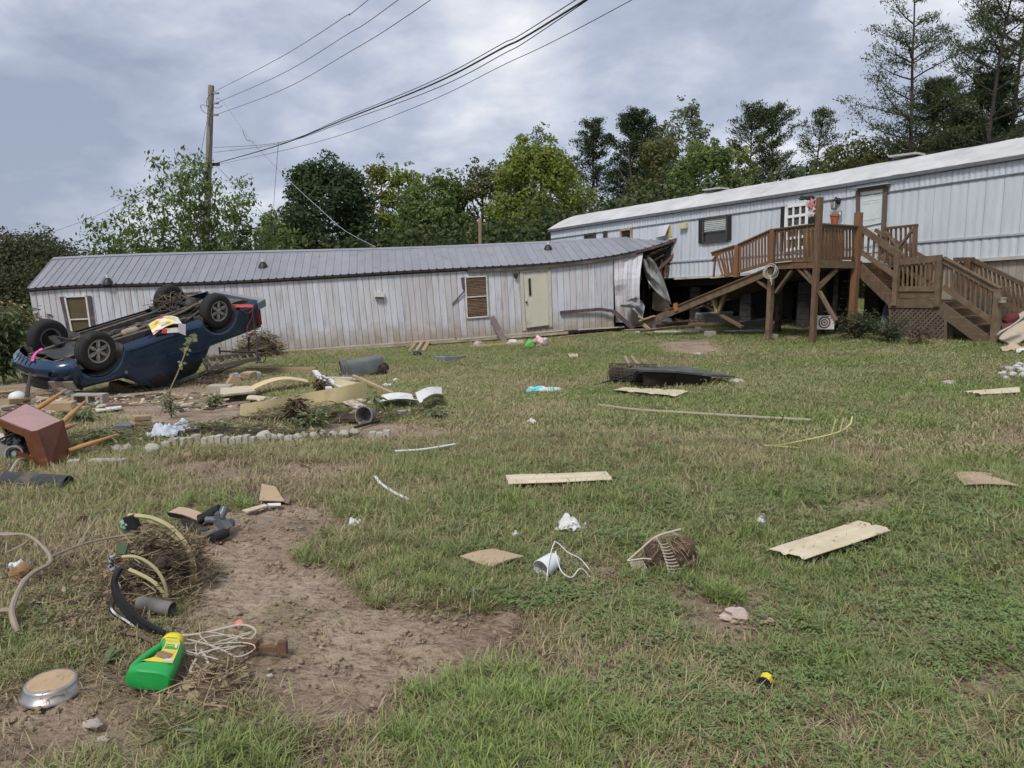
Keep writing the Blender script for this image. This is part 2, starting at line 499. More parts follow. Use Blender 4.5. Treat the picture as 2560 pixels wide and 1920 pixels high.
def ground_material():
 m = bpy.data.materials.new('ground'); m.use_nodes = True
 N = m.node_tree.nodes; L = m.node_tree.links; b = N['Principled BSDF']
 geo = N.new('ShaderNodeNewGeometry'); at = N.new('ShaderNodeAttribute'); at.attribute_name = 'mud'
 def nz(sc, det=6, rg=0.6, st=(1, 1, 1)):
  mp = N.new('ShaderNodeMapping'); mp.inputs['Scale'].default_value = st; L.new(geo.outputs['Position'], mp.inputs[0])
  t = N.new('ShaderNodeTexNoise'); L.new(mp.outputs[0], t.inputs['Vector'])
  t.inputs['Scale'].default_value = sc; t.inputs['Detail'].default_value = det; t.inputs['Roughness'].default_value = rg
  return t.outputs[0]
 def ramp(src, els):
  r = N.new('ShaderNodeValToRGB'); L.new(src, r.inputs[0]); c = r.color_ramp
  c.elements[0].position, c.elements[0].color = els[0][0], (*els[0][1], 1)
  c.elements[1].position, c.elements[1].color = els[-1][0], (*els[-1][1], 1)
  for p, q in els[1:-1]:
   e = c.elements.new(p); e.color = (*q, 1)
  return r.outputs[0]
 def mix(f, a, c, mode='MIX'):
  x = N.new('ShaderNodeMix'); x.data_type = 'RGBA'; x.blend_type = mode
  for s, i in ((f, 0), (a, 6), (c, 7)):
   if isinstance(s, float): x.inputs[i].default_value = s
   else: L.new(s, x.inputs[i])
  return x.outputs[2]
 mudc = ramp(nz(1.7, 8, 0.62), [(0.32, (0.235, 0.172, 0.120)), (0.50, (0.350, 0.265, 0.190)), (0.66, (0.450, 0.350, 0.262))])
 fine = ramp(nz(34, 6, 0.7, (0.6, 1.7, 1)), [(0.36, (0.40, 0.37, 0.35)), (0.50, (1, 1, 1)), (0.7, (1.14, 1.12, 1.1))])
 mudc = mix(1.0, mudc, fine, 'MULTIPLY')
 soil = ramp(nz(2.3, 8, 0.65), [(0.33, (0.115, 0.090, 0.052)), (0.5, (0.180, 0.150, 0.084)), (0.67, (0.260, 0.205, 0.128))])
 far = ramp(nz(0.35, 8, 0.7), [(0.35, (0.110, 0.125, 0.045)), (0.5, (0.165, 0.180, 0.068)), (0.66, (0.220, 0.200, 0.100))])
 sp = N.new('ShaderNodeVectorMath'); sp.operation = 'LENGTH'; L.new(geo.outputs['Position'], sp.inputs[0])
 mr = N.new('ShaderNodeMapRange'); L.new(sp.outputs['Value'], mr.inputs[0]); mr.inputs[1].default_value, mr.inputs[2].default_value = 14, 30
 soil = mix(mr.outputs[0], soil, far)
 L.new(mix(at.outputs['Fac'], soil, mudc), b.inputs['Base Color'])
 wet = N.new('ShaderNodeMapRange'); L.new(nz(1.1, 4), wet.inputs[0]); wet.inputs[1].default_value, wet.inputs[2].default_value = 0.4, 0.62
 wet.inputs[3].default_value, wet.inputs[4].default_value = 0.62, 0.95
 L.new(wet.outputs[0], b.inputs['Roughness']); b.inputs['Specular IOR Level'].default_value = 0.3
 bp = N.new('ShaderNodeBump'); bp.inputs['Strength'].default_value = 0.8; bp.inputs['Distance'].default_value = 0.02
 h = N.new('ShaderNodeMath'); h.operation = 'ADD'; L.new(nz(30, 7, 0.62, (0.55, 1.6, 1)), h.inputs[0]); L.new(nz(90, 5, 0.6), h.inputs[1])
 L.new(h.outputs[0], bp.inputs['Height']); L.new(bp.outputs[0], b.inputs['Normal'])
 return m
ground = build_ground()
ground.data.materials.append(ground_material())
# ------------------------------------------------------------------ grass (stuff): clumps spread over the ground
def leafmat(name, stops, rough=0.55, transl=0.32):
 m = bpy.data.materials.new(name); m.use_nodes = True
 N = m.node_tree.nodes; L = m.node_tree.links; b = N['Principled BSDF']; out = N['Material Output']
 at = N.new('ShaderNodeAttribute'); at.attribute_type = 'INSTANCER'; at.attribute_name = 'tone'
 fa = N.new('ShaderNodeAttribute'); fa.attribute_name = 'rnd'
 s = N.new('ShaderNodeMath'); s.operation = 'MULTIPLY_ADD'; L.new(fa.outputs['Fac'], s.inputs[0]); s.inputs[1].default_value = 0.42
 a2 = N.new('ShaderNodeMath'); a2.operation = 'SUBTRACT'; L.new(at.outputs['Fac'], a2.inputs[0]); a2.inputs[1].default_value = 0.21
 L.new(a2.outputs[0], s.inputs[2])
 r = N.new('ShaderNodeValToRGB'); L.new(s.outputs[0], r.inputs[0]); c = r.color_ramp
 c.elements[0].position, c.elements[0].color = stops[0][0], (*stops[0][1], 1)
 c.elements[1].position, c.elements[1].color = stops[-1][0], (*stops[-1][1], 1)
 for p, q in stops[1:-1]:
  e = c.elements.new(p); e.color = (*q, 1)
 L.new(r.outputs[0], b.inputs['Base Color']); b.inputs['Roughness'].default_value = rough; b.inputs['Specular IOR Level'].default_value = 0.35
 t = N.new('ShaderNodeBsdfTranslucent'); L.new(r.outputs[0], t.inputs[0])
 mx = N.new('ShaderNodeMixShader'); mx.inputs[0].default_value = transl
 L.new(b.outputs[0], mx.inputs[1]); L.new(t.outputs[0], mx.inputs[2]); L.new(mx.outputs[0], out.inputs[0])
 return m
GM_GRASS = leafmat('grass_blades', [(0.0, (0.27, 0.195, 0.125)), (0.20, (0.52, 0.425, 0.275)), (0.40, (0.42, 0.385, 0.190)), (0.58, (0.255, 0.285, 0.105)), (0.78, (0.185, 0.255, 0.080)), (1.0, (0.340, 0.420, 0.130))])
GM_LEAF = leafmat('ground_leaves', [(0.0, (0.13, 0.085, 0.055)), (0.35, (0.36, 0.27, 0.175)), (0.55, (0.23, 0.26, 0.11)), (1.0, (0.225, 0.315, 0.11))])
def blade(mb, rn, base, L, w, lean, az, rnd, segs=3, droop=1.0):
 d = Vector((math.cos(az), math.sin(az), 0)); sd_ = Vector((-d.y, d.x, 0))
 p = Vector(base); pts = [p.copy()]; a = lean
 for i in range(segs):
  p = p + (d * math.sin(a) + Vector((0, 0, 1)) * math.cos(a)) * (L / segs)
  p.z = max(p.z, 0.003 + 0.004 * rn.random())
  pts.append(p.copy()); a += droop * rn.uniform(0.15, 0.55)
 k = len(mb.v)
 for i, q in enumerate(pts[:-1]):
  ww = w * (1 - 0.25 * i / segs) / 2
  mb.v += [tuple(q - sd_ * ww), tuple(q + sd_ * ww)]; rnd_l.extend([rnd, rnd])
 mb.v.append(tuple(pts[-1])); rnd_l.append(rnd)
 for i in range(segs - 1):
  mb.f.append((k + 2 * i, k + 2 * i + 1, k + 2 * i + 3, k + 2 * i + 2)); mb.mi.append(0)
 mb.f.append((k + 2 * segs - 2, k + 2 * segs - 1, k + 2 * segs)); mb.mi.append(0)
CLODM = M('mud_clod', (.34, .255, .18), (.24, .175, .12), scale=30, rough=.95)
rnd_l = []
EXCL = []
GC = bpy.data.collections.new('grass_clumps')
def clump(i, kind, seed):
 global rnd_l
 rn = random.Random(seed); mb = MB(); rnd_l = []
 mat = GM_GRASS
 if kind == 'short':
  for _ in range(20):
   blade(mb, rn, (rn.gauss(0, 0.022), rn.gauss(0, 0.022), 0), rn.uniform(0.03, 0.085), rn.uniform(0.0026, 0.0045), rn.uniform(0.15, 1.15), rn.uniform(0, 6.28), rn.random())
 elif kind == 'flat':
  for _ in range(18):
   blade(mb, rn, (rn.gauss(0, 0.04), rn.gauss(0, 0.04), rn.uniform(0, 0.015)), rn.uniform(0.05, 0.13), rn.uniform(0.0022, 0.0045), rn.uniform(1.15, 1.6), rn.uniform(-0.9, 0.9) + (0 if rn.random() < .7 else 3.1), rn.random(), 3, 0.5)
 elif kind == 'tuft':
  for _ in range(34):
   blade(mb, rn, (rn.gauss(0, 0.022), rn.gauss(0, 0.022), 0), rn.uniform(0.05, 0.125), rn.uniform(0.0028, 0.0048), rn.uniform(0.1, 0.9), rn.uniform(0, 6.28), rn.random(), 4, 0.8)
 elif kind == 'mat':
  for _ in range(30):
   blade(mb, rn, (rn.gauss(0, 0.05), rn.gauss(0, 0.05), 0), rn.uniform(0.03, 0.09), rn.uniform(0.003, 0.006), rn.uniform(0.3, 1.4), rn.uniform(0, 6.28), rn.random(), 2)
 elif kind == 'far':
  for _ in range(70):
   blade(mb, rn, (rn.gauss(0, 0.12), rn.gauss(0, 0.12), 0), rn.uniform(0.03, 0.075), rn.uniform(0.006, 0.012), rn.uniform(0.4, 1.35), rn.uniform(0, 6.28), rn.random(), 2)
 elif kind == 'clover':
  mat = GM_LEAF
  for _ in range(16):
   c = Vector((rn.gauss(0, 0.045), rn.gauss(0, 0.045), rn.uniform(0.01, 0.05))); az = rn.uniform(0, 6.28); r = rn.random() * 0.5 + 0.5
   for q in range(3):
    a = az + q * 2.09; rr = rn.uniform(0.007, 0.013)
    d = Vector((math.cos(a), math.sin(a), rn.uniform(-.2, .4))); s = Vector((-d.y, d.x, 0)) * rr * 0.6
    k = len(mb.v); mb.v += [tuple(c), tuple(c + d * rr - s), tuple(c + d * rr * 1.7), tuple(c + d * rr + s)]
    mb.f.append((k, k + 1, k + 2, k + 3)); mb.mi.append(0); rnd_l.extend([r] * 4)
 elif kind == 'litter':
  mat = GM_LEAF
  for _ in range(7):
   c = Vector((rn.gauss(0, 0.05), rn.gauss(0, 0.05), rn.uniform(0.004, 0.02))); az = rn.uniform(0, 6.28); rr = rn.uniform(0.008, 0.024); r = rn.random() * 0.6 - 0.1
   d = Vector((math.cos(az), math.sin(az), rn.uniform(-.3, .5))); s = Vector((-d.y, d.x, rn.uniform(-.5, .5))) * rr * rn.uniform(.3, .7)
   k = len(mb.v); mb.v += [tuple(c - d * rr), tuple(c - s), tuple(c + d * rr + Vector((0, 0, rr * .4))), tuple(c + s)]
   mb.f += [(k, k + 1, k + 2), (k, k + 2, k + 3)]; mb.mi += [0, 0]; rnd_l.extend([r] * 4)
  for _ in range(5):
   blade(mb, rn, (rn.gauss(0, 0.05), rn.gauss(0, 0.05), 0.006), rn.uniform(0.06, 0.16), rn.uniform(0.0018, 0.0035), 1.5, rn.uniform(0, 6.28), rn.random() * 0.4, 3, 0.15)
 elif kind == 'clod':
  mat = CLODM
  for _ in range(9):
   r = rn.uniform(.004, .016); mb.blob((rn.gauss(0, .05), rn.gauss(0, .05), r * .2), (r, r * rn.uniform(.6, 1), r * .6), rn.random() * 9, .35, 6, 4)
  rnd_l = [0.5] * len(mb.v)
 me = mb.mesh('clump_%02d' % i, mat, attr={'rnd': rnd_l})
 o = bpy.data.objects.new('clump_%02d' % i, me)
 GC.objects.link(o)
KINDS = ['short'] * 5 + ['flat'] * 4 + ['tuft'] * 3 + ['mat'] * 3 + ['far'] * 4 + ['clover'] * 2 + ['litter'] * 3 + ['clod'] * 3
for _i, _k in enumerate(KINDS):
 clump(_i, _k, 100 + _i)
KI = {k: [i for i, q in enumerate(KINDS) if q == k] for k in set(KINDS)}
EXTRA = []      # (x, y, z, kind, scale, tone) added by other builders: weeds at edges, tufts
def scatter_grass():
 rs = np.random.RandomState(11)
 P_, K_, S_, T_ = [], [], [], []
 def band(r0, r1, dens, halfdeg, kinds, smin, smax, tone0=0.0):
  area = math.radians(2 * halfdeg) * (r1 * r1 - r0 * r0) / 2
  n = int(area * dens)
  r = np.sqrt(rs.uniform(r0 * r0, r1 * r1, n)); t = np.radians(rs.uniform(-halfdeg, halfdeg, n))
  x = r * np.sin(t); y = r * np.cos(t)
  mud = mudmask(x, y)
  lush = fbm(x + 31, y + 5, 0.55, 4); tex = fbm(x, y + 77, 2.2, 3)
  green = 0.46 + 0.66 * (lush - 0.5) + 0.55 * (tex - 0.5) + 0.05 * np.clip(x / 4, -1.6, 1) + 0.06 * nsstep(5, 10, r) - 0.10 * nsstep(0.35, 0.0, mud) * 0
  green = green - 0.35 * mud * nsstep(0.0, 0.5, mud) - 0.10 * nsstep(-1.0, -2.0, x) * nsstep(8, 4, r)
  keep = rs.rand(n) < np.clip(1.02 - mud * 1.06, 0.012, 1)
  for kind, w in kinds:
   pass
  names = [k for k, w in kinds]; ws = np.array([w for k, w in kinds], float)
  p = np.tile(ws, (n, 1))
  for j, k in enumerate(names):
   if k in ('flat', 'litter'): p[:, j] *= np.clip(1.7 - 1.7 * green, 0.15, 2.5)
   if k == 'tuft': p[:, j] *= np.clip((green - 0.35) * 3, 0.05, 2.5)
   if k == 'clover': p[:, j] *= nsstep(0.52, 0.62, fbm(x + 3, y + 90, 0.9, 3)) * 3 * (0.3 + 0.7 * (x > 0.3))
  p /= p.sum(1, keepdims=True)
  pick = (rs.rand(n, 1) > np.cumsum(p, 1)).sum(1).clip(0, len(names) - 1)
  kid = np.array([KI[names[q]][rs.randint(len(KI[names[q]]))] for q in pick])
  tone = np.clip(green + rs.normal(0, 0.13, n) + tone0, 0.0, 1)
  for j, k in enumerate(names):
   if k in ('flat', 'litter'):
    tone = np.where(pick == j, np.clip(tone - 0.25, 0, 1), tone)
   if k == 'tuft':
    tone = np.where(pick == j, np.clip(tone + 0.15, 0.45, 1), tone)
  s = rs.uniform(smin, smax, n)
  z = ground0(x, y) - 0.004
  near = nsstep(20, 8, r)
  z = z + (fbm(x + 11, y, 3.2, 4) - 0.5) * 0.05 * (1 - 0.5 * mud) * near - 0.016 * mud * nsstep(0.2, 0.9, mud) * nsstep(14, 5, r)
  sel = keep & (r > 0.5)
  for poly in EXCL:
   lo, hi = poly.min(0), poly.max(0); m = (x > lo[0]) & (x < hi[0]) & (y > lo[1]) & (y < hi[1])
   if m.any(): k_ = np.where(m)[0]; sel[k_[sdist(x[k_], y[k_], poly) < 0.0]] = False
  P_.append(np.stack([x, y, z], 1)[sel]); K_.append(kid[sel]); S_.append(s[sel]); T_.append(tone[sel])
 nk = [('short', 5), ('flat', 4.2), ('tuft', 0.5), ('mat', 3), ('clover', 1.3), ('litter', 1.3)]
 band(1.7, 4.5, 900, 46, nk, 0.75, 1.2)
 band(4.5, 8.0, 480, 43, [('short', 4), ('flat', 3), ('tuft', 0.5), ('mat', 4.5), ('clover', 0.7), ('litter', 0.8)], 1.0, 1.5)
 band(8.0, 15.0, 130, 41, [('far', 6), ('mat', 3), ('flat', 2.2), ('tuft', 0.15)], 0.85, 1.3)
 band(15.0, 34.0, 52, 41, [('far', 10)], 0.9, 1.35)
 nc = 1500; r = np.sqrt(rs.uniform(1.8 ** 2, 6.5 ** 2, nc)); t = np.radians(rs.uniform(-44, 30, nc)); x = r * np.sin(t); y = r * np.cos(t); mk = mudmask(x, y) > .45
 P_.append(np.stack([x, y, ground0(x, y) + (fbm(x + 11, y, 3.2, 4) - .5) * .025 - .016], 1)[mk]); K_.append(rs.choice(KI['clod'], mk.sum())); S_.append(rs.uniform(.5, 1.2, mk.sum())); T_.append(np.full(mk.sum(), .5))
 for (u0, v0, rad, n, t, kd) in [(1230, 1800, 0.36, 130, .92, 'tuft'), (1360, 1880, 0.42, 140, .92, 'tuft'), (1130, 1900, 0.25, 60, .9, 'tuft'), (620, 1890, 0.2, 30, .8, 'tuft'),
         (1810, 1490, 0.10, 26, .9, 'tuft'), (1000, 1450, 0.35, 60, .62, 'tuft'), (1170, 1470, 0.3, 60, .6, 'tuft'), (860, 1370, 0.3, 50, .62, 'tuft'),
         (480, 1275, 0.4, 50, .85, 'tuft'), (2150, 1700, 0.25, 40, .7, 'tuft'), (2240, 1200, 0.8, 70, .75, 'tuft'), (1950, 1170, 0.9, 70, .5, 'tuft'),
         (1550, 1380, .3, 30, .6, 'tuft'), (1330, 1490, .22, 40, .9, 'clover'), (1620, 1760, .35, 40, .8, 'clover'), (2330, 1600, .8, 120, .9, 'clover'), (2050, 1850, .5, 80, .85, 'clover'), (700, 1580, .25, 12, .5, 'flat')]:
  c = G(u0, v0)
  for _ in range(n):
   a = rs.uniform(0, 6.28); d = rad * math.sqrt(rs.rand())
   x, y = c.x + d * math.cos(a), c.y + d * math.sin(a)
   P_.append(np.array([[x, y, gz(x, y)]])); K_.append([KI[kd][rs.randint(len(KI[kd]))]]); S_.append([rs.uniform(.7, 1.15)]); T_.append([np.clip(t + rs.normal(0, .1), 0, 1)])
 for (x, y, z, kd, s, t) in EXTRA:
  P_.append(np.array([[x, y, z]])); K_.append([KI[kd][rs.randint(len(KI[kd]))]]); S_.append([s]); T_.append([t])
 pts = np.concatenate(P_); kid = np.concatenate(K_).astype(np.int32); sc = np.concatenate(S_); tone = np.concatenate(T_)
 n = len(pts)
 me = bpy.data.meshes.new('lawn_grass'); me.vertices.add(n); me.vertices.foreach_set('co', pts.ravel())
 a = me.attributes.new('idx', 'INT', 'POINT'); a.data.foreach_set('value', kid)
 a = me.attributes.new('scl', 'FLOAT', 'POINT'); a.data.foreach_set('value', sc)
 a = me.attributes.new('tone', 'FLOAT', 'POINT'); a.data.foreach_set('value', tone)
 rot = np.stack([rs.normal(0, 0.12, n), rs.normal(0, 0.12, n), np.where(np.isin(kid, KI['flat']), rs.normal(0.15, 0.9, n), rs.uniform(0, 6.28, n))], 1)
 a = me.attributes.new('rot', 'FLOAT_VECTOR', 'POINT'); a.data.foreach_set('vector', rot.ravel())
 o = bpy.data.objects.new('lawn_grass', me); COL.objects.link(o)
 tag(o, 'short trampled green and straw coloured lawn grass covering the yard', 'grass', kind='stuff')
 ng = bpy.data.node_groups.new('scatter', 'GeometryNodeTree')
 ng.interface.new_socket('Geometry', in_out='INPUT', socket_type='NodeSocketGeometry')
 ng.interface.new_socket('Geometry', in_out='OUTPUT', socket_type='NodeSocketGeometry')
 N = ng.nodes; L = ng.links
 gi = N.new('NodeGroupInput'); go = N.new('NodeGroupOutput')
 ci = N.new('GeometryNodeCollectionInfo'); ci.inputs['Collection'].default_value = GC
 ci.inputs['Separate Children'].default_value = True; ci.inputs['Reset Children'].default_value = True
 ip = N.new('GeometryNodeInstanceOnPoints'); ip.inputs['Pick Instance'].default_value = True
 def na(nm, ty):
  q = N.new('GeometryNodeInputNamedAttribute'); q.data_type = ty; q.inputs['Name'].default_value = nm
  return [s for s in q.outputs if s.enabled and s.name == 'Attribute'][0]
 L.new(gi.outputs[0], ip.inputs['Points']); L.new(ci.outputs[0], ip.inputs['Instance'])
 L.new(na('idx', 'INT'), ip.inputs['Instance Index']); L.new(na('rot', 'FLOAT_VECTOR'), ip.inputs['Rotation']); L.new(na('scl', 'FLOAT'), ip.inputs['Scale'])
 L.new(ip.outputs[0], go.inputs[0])
 md = o.modifiers.new('scatter', 'NODES'); md.node_group = ng
 print('grass clumps', n)
# ------------------------------------------------------------------ lower mobile home, swept off its piers
def PROJ(p):
 p = Vector(p); q = p - Vector((0, 0, EYE))
 z = q.y * CP - q.z * SP; y = q.y * SP + q.z * CP
 return 1280 + FPX * q.x / z, 960 - FPX * y / z
def at_plan(x, y, vf):
 z = 1.0
 for _ in range(12):
  u, v = PROJ((x, y, z)); z += (v - vf(u)) * y / FPX
 return Vector((x, y, z))
def fit(pts, deg):
 a = np.array(pts, float); c = np.polyfit((a[:, 0] - 900) / 900, a[:, 1], deg)
 return lambda u: float(np.polyval(c, (u - 900) / 900))
def lin(pts):
 a = np.array(pts, float)
 return lambda u: float(np.interp(u, a[:, 0], a[:, 1]))
A0, A1 = Vector((-15.0, 24.0)), Vector((4.75, 27.5))
dA = (A1 - A0).normalized(); nA = Vector((dA.y, -dA.x))        # nA faces the yard
def wa(u, v, off=0.0):
 p0 = A0 + nA * off
 return HIT(u, v, p0, dA)
vE = fit([(69, 721), (259, 713), (443, 704), (600, 700), (700, 696), (831, 689), (1034, 677), (1169, 668), (1389, 653), (1500, 643), (1574, 632), (1640, 614), (1713, 584)], 5)
vR = fit([(122, 645), (400, 635), (600, 627.5), (700, 625), (936, 621), (1140, 615), (1240, 611), (1371, 601), (1545, 594), (1690, 588), (1740, 583)], 4)
vB = fit([(74, 917), (400, 897), (682, 878), (1034, 855), (1240, 841), (1400, 826), (1610, 811)], 2)
shear = lin([(60, .15), (700, .125), (1000, .10), (1180, .07), (1310, .05), (1600, 0.0)])
def plank_material():
 m = bpy.data.materials.new('weathered_siding'); m.use_nodes = True
 N = m.node_tree.nodes; L = m.node_tree.links; b = N['Principled BSDF']
 oi = N.new('ShaderNodeObjectInfo'); tc = N.new('ShaderNodeTexCoord')
 off = N.new('ShaderNodeVectorMath'); off.operation = 'MULTIPLY_ADD'
 L.new(oi.outputs['Random'], off.inputs[0]); off.inputs[1].default_value = (31, 17, 53); L.new(tc.outputs['Object'], off.inputs[2])
 def nz(sc, st, det=7, rg=0.65):
  mp = N.new('ShaderNodeMapping'); mp.inputs['Scale'].default_value = st; L.new(off.outputs[0], mp.inputs[0])
  t = N.new('ShaderNodeTexNoise'); L.new(mp.outputs[0], t.inputs['Vector']); t.inputs['Scale'].default_value = sc
  t.inputs['Detail'].default_value = det; t.inputs['Roughness'].default_value = rg
  return t.outputs[0]
 def ramp(src, els):
  r = N.new('ShaderNodeValToRGB'); L.new(src, r.inputs[0]); c = r.color_ramp
  c.elements[0].position, c.elements[0].color = els[0][0], (*els[0][1], 1)
  c.elements[1].position, c.elements[1].color = els[-1][0], (*els[-1][1], 1)
  for p, q in els[1:-1]:
   e = c.elements.new(p); e.color = (*q, 1)
  return r.outputs[0]
 def mix(f, a, c, mode='MIX'):
  x = N.new('ShaderNodeMix'); x.data_type = 'RGBA'; x.blend_type = mode
  for s, i in ((f, 0), (a, 6), (c, 7)):
   if isinstance(s, (float, int)): x.inputs[i].default_value = s
   else: L.new(s, x.inputs[i])
  return x.outputs[2]
 base = ramp(oi.outputs['Random'], [(0.0, (0.55, 0.56, 0.595)), (0.25, (0.60, 0.615, 0.66)), (0.45, (0.56, 0.53, 0.545)), (0.6, (0.62, 0.63, 0.675)), (0.8, (0.52, 0.485, 0.495)), (1.0, (0.58, 0.58, 0.61))])
 worn = ramp(nz(3.0, (3, 3, 0.35)), [(0.34, (0.62, 0.57, 0.56)), (0.46, (0.93, 0.92, 0.92)), (0.66, (1.06, 1.06, 1.08))])
 c = mix(0.8, base, worn, 'MULTIPLY')
 scuff = ramp(nz(9.0, (3, 3, 0.5), 8, 0.75), [(0.60, (0, 0, 0)), (0.74, (1, 1, 1))])
 c = mix(mix(0.45, N_black(N), scuff), c, N_rgb(N, (0.23, 0.18, 0.165)))
 at = N.new('ShaderNodeAttribute'); at.attribute_name = 'h'
 w = N.new('ShaderNodeMath'); w.operation = 'MULTIPLY_ADD'; L.new(nz(1.6, (1, 1, 1.3), 6), w.inputs[0]); w.inputs[1].default_value = 1.5; w.inputs[2].default_value = -0.75
 s = N.new('ShaderNodeMath'); s.operation = 'ADD'; L.new(at.outputs['Fac'], s.inputs[0]); L.new(w.outputs[0], s.inputs[1])
 r = N.new('ShaderNodeMapRange'); L.new(s.outputs[0], r.inputs[0]); r.inputs[1].default_value, r.inputs[2].default_value = 0.75, -0.05
 r.inputs[3].default_value, r.inputs[4].default_value = 0.0, 0.8
 c = mix(r.outputs[0], c, N_rgb(N, (0.30, 0.225, 0.135)))
 L.new(c, b.inputs['Base Color']); b.inputs['Roughness'].default_value = 0.6; b.inputs['Specular IOR Level'].default_value = 0.3
 bp = N.new('ShaderNodeBump'); bp.inputs['Strength'].default_value = 0.25; bp.inputs['Distance'].default_value = 0.01
 L.new(nz(12, (3, 3, 0.4)), bp.inputs['Height']); L.new(bp.outputs[0], b.inputs['Normal'])
 return m
def N_rgb(N, c):
 n = N.new('ShaderNodeRGB'); n.outputs[0].default_value = (*c, 1); return n.outputs[0]
def N_black(N):
 return N_rgb(N, (0, 0, 0))
SIDING = plank_material()
ROOFM = M('grey_metal_roof', (0.325, 0.33, 0.355), (0.27, 0.275, 0.295), scale=1.2, rough=0.42, metal=0.25, rand=0.06, dirt=0.12, dscale=1.5, dcol=(.2, .18, .16))
DARKTRIM = M('dark_brown_trim', (0.060, 0.045, 0.045), (0.035, 0.028, 0.03), rough=0.5, dirt=0.1)
PLUM = M('plum_brown_trim', (0.115, 0.075, 0.085), (0.07, 0.045, 0.05), rough=0.5, dirt=0.35, dscale=5)
CREAM = M('cream_paint', (0.56, 0.53, 0.43), (0.48, 0.45, 0.36), rough=0.45, dirt=0.25, dscale=2)
GLASS = M('window_glass', (0.030, 0.032, 0.030), (0.02, 0.02, 0.02), rough=0.08, spec=0.6)
WHITEFR = M('white_window_frame', (0.68, 0.67, 0.63), (0.55, 0.53, 0.48), rough=0.45, dirt=0.15)
TANFR = M('tan_window_frame', (0.42, 0.38, 0.32), (0.3, 0.27, 0.23), rough=0.5, dirt=0.2)
BLACKPL = M('black_plastic', (0.022, 0.022, 0.024), (0.014, 0.014, 0.015), rough=0.45, dirt=0.12)
WOODRAW = M('bare_lumber', (0.47, 0.345, 0.20), (0.36, 0.25, 0.14), scale=5, stretch=(1, 1, 6), rough=0.75, dirt=0.25, bump=0.2, rand=0.15)
BROWNDK = M('dark_torn_framing', (0.105, 0.066, 0.045), (0.045, 0.03, 0.022), scale=5, rough=0.85, dirt=0.2, bump=0.4, rand=0.25)
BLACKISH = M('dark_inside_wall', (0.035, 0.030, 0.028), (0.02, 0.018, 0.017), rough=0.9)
SILVER = M('crumpled_bare_aluminium', (0.66, 0.66, 0.65), (0.42, 0.42, 0.41), scale=6, rough=0.38, metal=0.55, dirt=0.22, dscale=3)
homeA = thing('mobile_home', 'low grey-roofed single-wide mobile home with weathered whitewashed plank siding and torn right end', 'mobile home', (A0.x, A0.y, gz(A0.x, A0.y)))
def offn(p, d):
 return Vector((p.x + nA.x * d, p.y + nA.y * d, p.z))
UL, UR = 74.0, 1533.0
NPL = 93
for i in range(NPL):
 ua, ub = UL + (UR - UL) * i / NPL, UL + (UR - UL) * (i + 1) / NPL
 mb = MB(); hs = []
 g = 0.22
 rows = []
 for k in range(5):
  t = k / 4
  r = []
  for uu in (ua + g, ub - g):
   v0, v1 = vE(uu) + 9, None
   ue = uu; ud = uu + shear(uu) * (vB(uu) - v0)
   q0 = wa(ue, v0); q1 = wa(ud, vB(ud))
   r.append(q0.lerp(q1, t))
  rows.append(r)
 hz = [(1 - k / 4) * (rows[0][0].z - rows[4][0].z) for k in range(5)]
 vs = []
 for k, (a, b) in enumerate(rows):
  w = (b - a)
  vs += [offn(a, 0.004), offn(a + w * 0.06, 0.018), offn(b - w * 0.06, 0.018), offn(b, 0.004)]
  hs += [hz[k]] * 4
 fs = []
 for k in range(4):
  for j in range(3):
   fs.append((k * 4 + j, (k + 1) * 4 + j, (k + 1) * 4 + j + 1, k * 4 + j + 1))
 mb.add(vs, fs)
 mb.build('plank', SIDING, homeA, attr={'h': hs})
NB = 24
def quadstrip(name, fa, fb, us, mat, smooth=False):
 mb = MB(); k = 0
 vs = []
 for u in us:
  vs += [fa(u), fb(u)]
 mb.add(vs, [(2 * i, 2 * i + 1, 2 * i + 3, 2 * i + 2) for i in range(len(us) - 1)])
 return mb.build(name, mat, homeA, smooth)
US = list(np.linspace(UL, UR + 2, NB))
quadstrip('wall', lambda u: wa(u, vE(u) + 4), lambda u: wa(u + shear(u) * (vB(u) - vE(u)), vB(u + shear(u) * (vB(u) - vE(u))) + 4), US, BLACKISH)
WID = 4.1
def back(p, d=WID):
 return offn(p, -d)
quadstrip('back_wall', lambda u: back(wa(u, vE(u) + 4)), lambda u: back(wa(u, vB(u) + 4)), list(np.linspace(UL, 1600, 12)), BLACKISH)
mb = MB(); e0, b0 = wa(UL, vE(UL) + 4), wa(UL + 26, vB(UL) + 3)
mb.add([e0, back(e0), back(b0), b0], [(0, 1, 2, 3)]); mb.build('end_wall', SIDING, homeA, attr={'h': [2, 2, 0, 0]})
mb = MB(); us = list(np.linspace(UL + 26, 1640, 20)); vs = []
for u in us:
 p = wa(u, vB(u) + 1); vs += [offn(p, 0.02), back(p), offn(p, 0.02) - Vector((0, 0, .09)), back(p) - Vector((0, 0, .09))]
mb.add(vs, [f for i in range(len(us) - 1) for f in ((4 * i, 4 * i + 1, 4 * i + 5, 4 * i + 4), (4 * i + 2, 4 * i + 6, 4 * i + 7, 4 * i + 3), (4 * i, 4 * i + 4, 4 * i + 6, 4 * i + 2))])
mb.build('floor_frame', BLACKISH, homeA)
for (ua, ub, dv0, dv1) in [(684, 1138, 0, 0), (1142, 1408, 1, -1), (1444, 1560, 0, 2)]:
 mb = MB(); pts = [offn(wa(u, vB(u) + dv0 + (dv1 - dv0) * (u - ua) / (ub - ua)), 0.035) for u in np.linspace(ua, ub, 8)]
 for a, b in zip(pts[:-1], pts[1:]):
  mb.beam(a, b, 0.025, 0.045)
 mb.build('bottom_trim', CREAM, homeA)
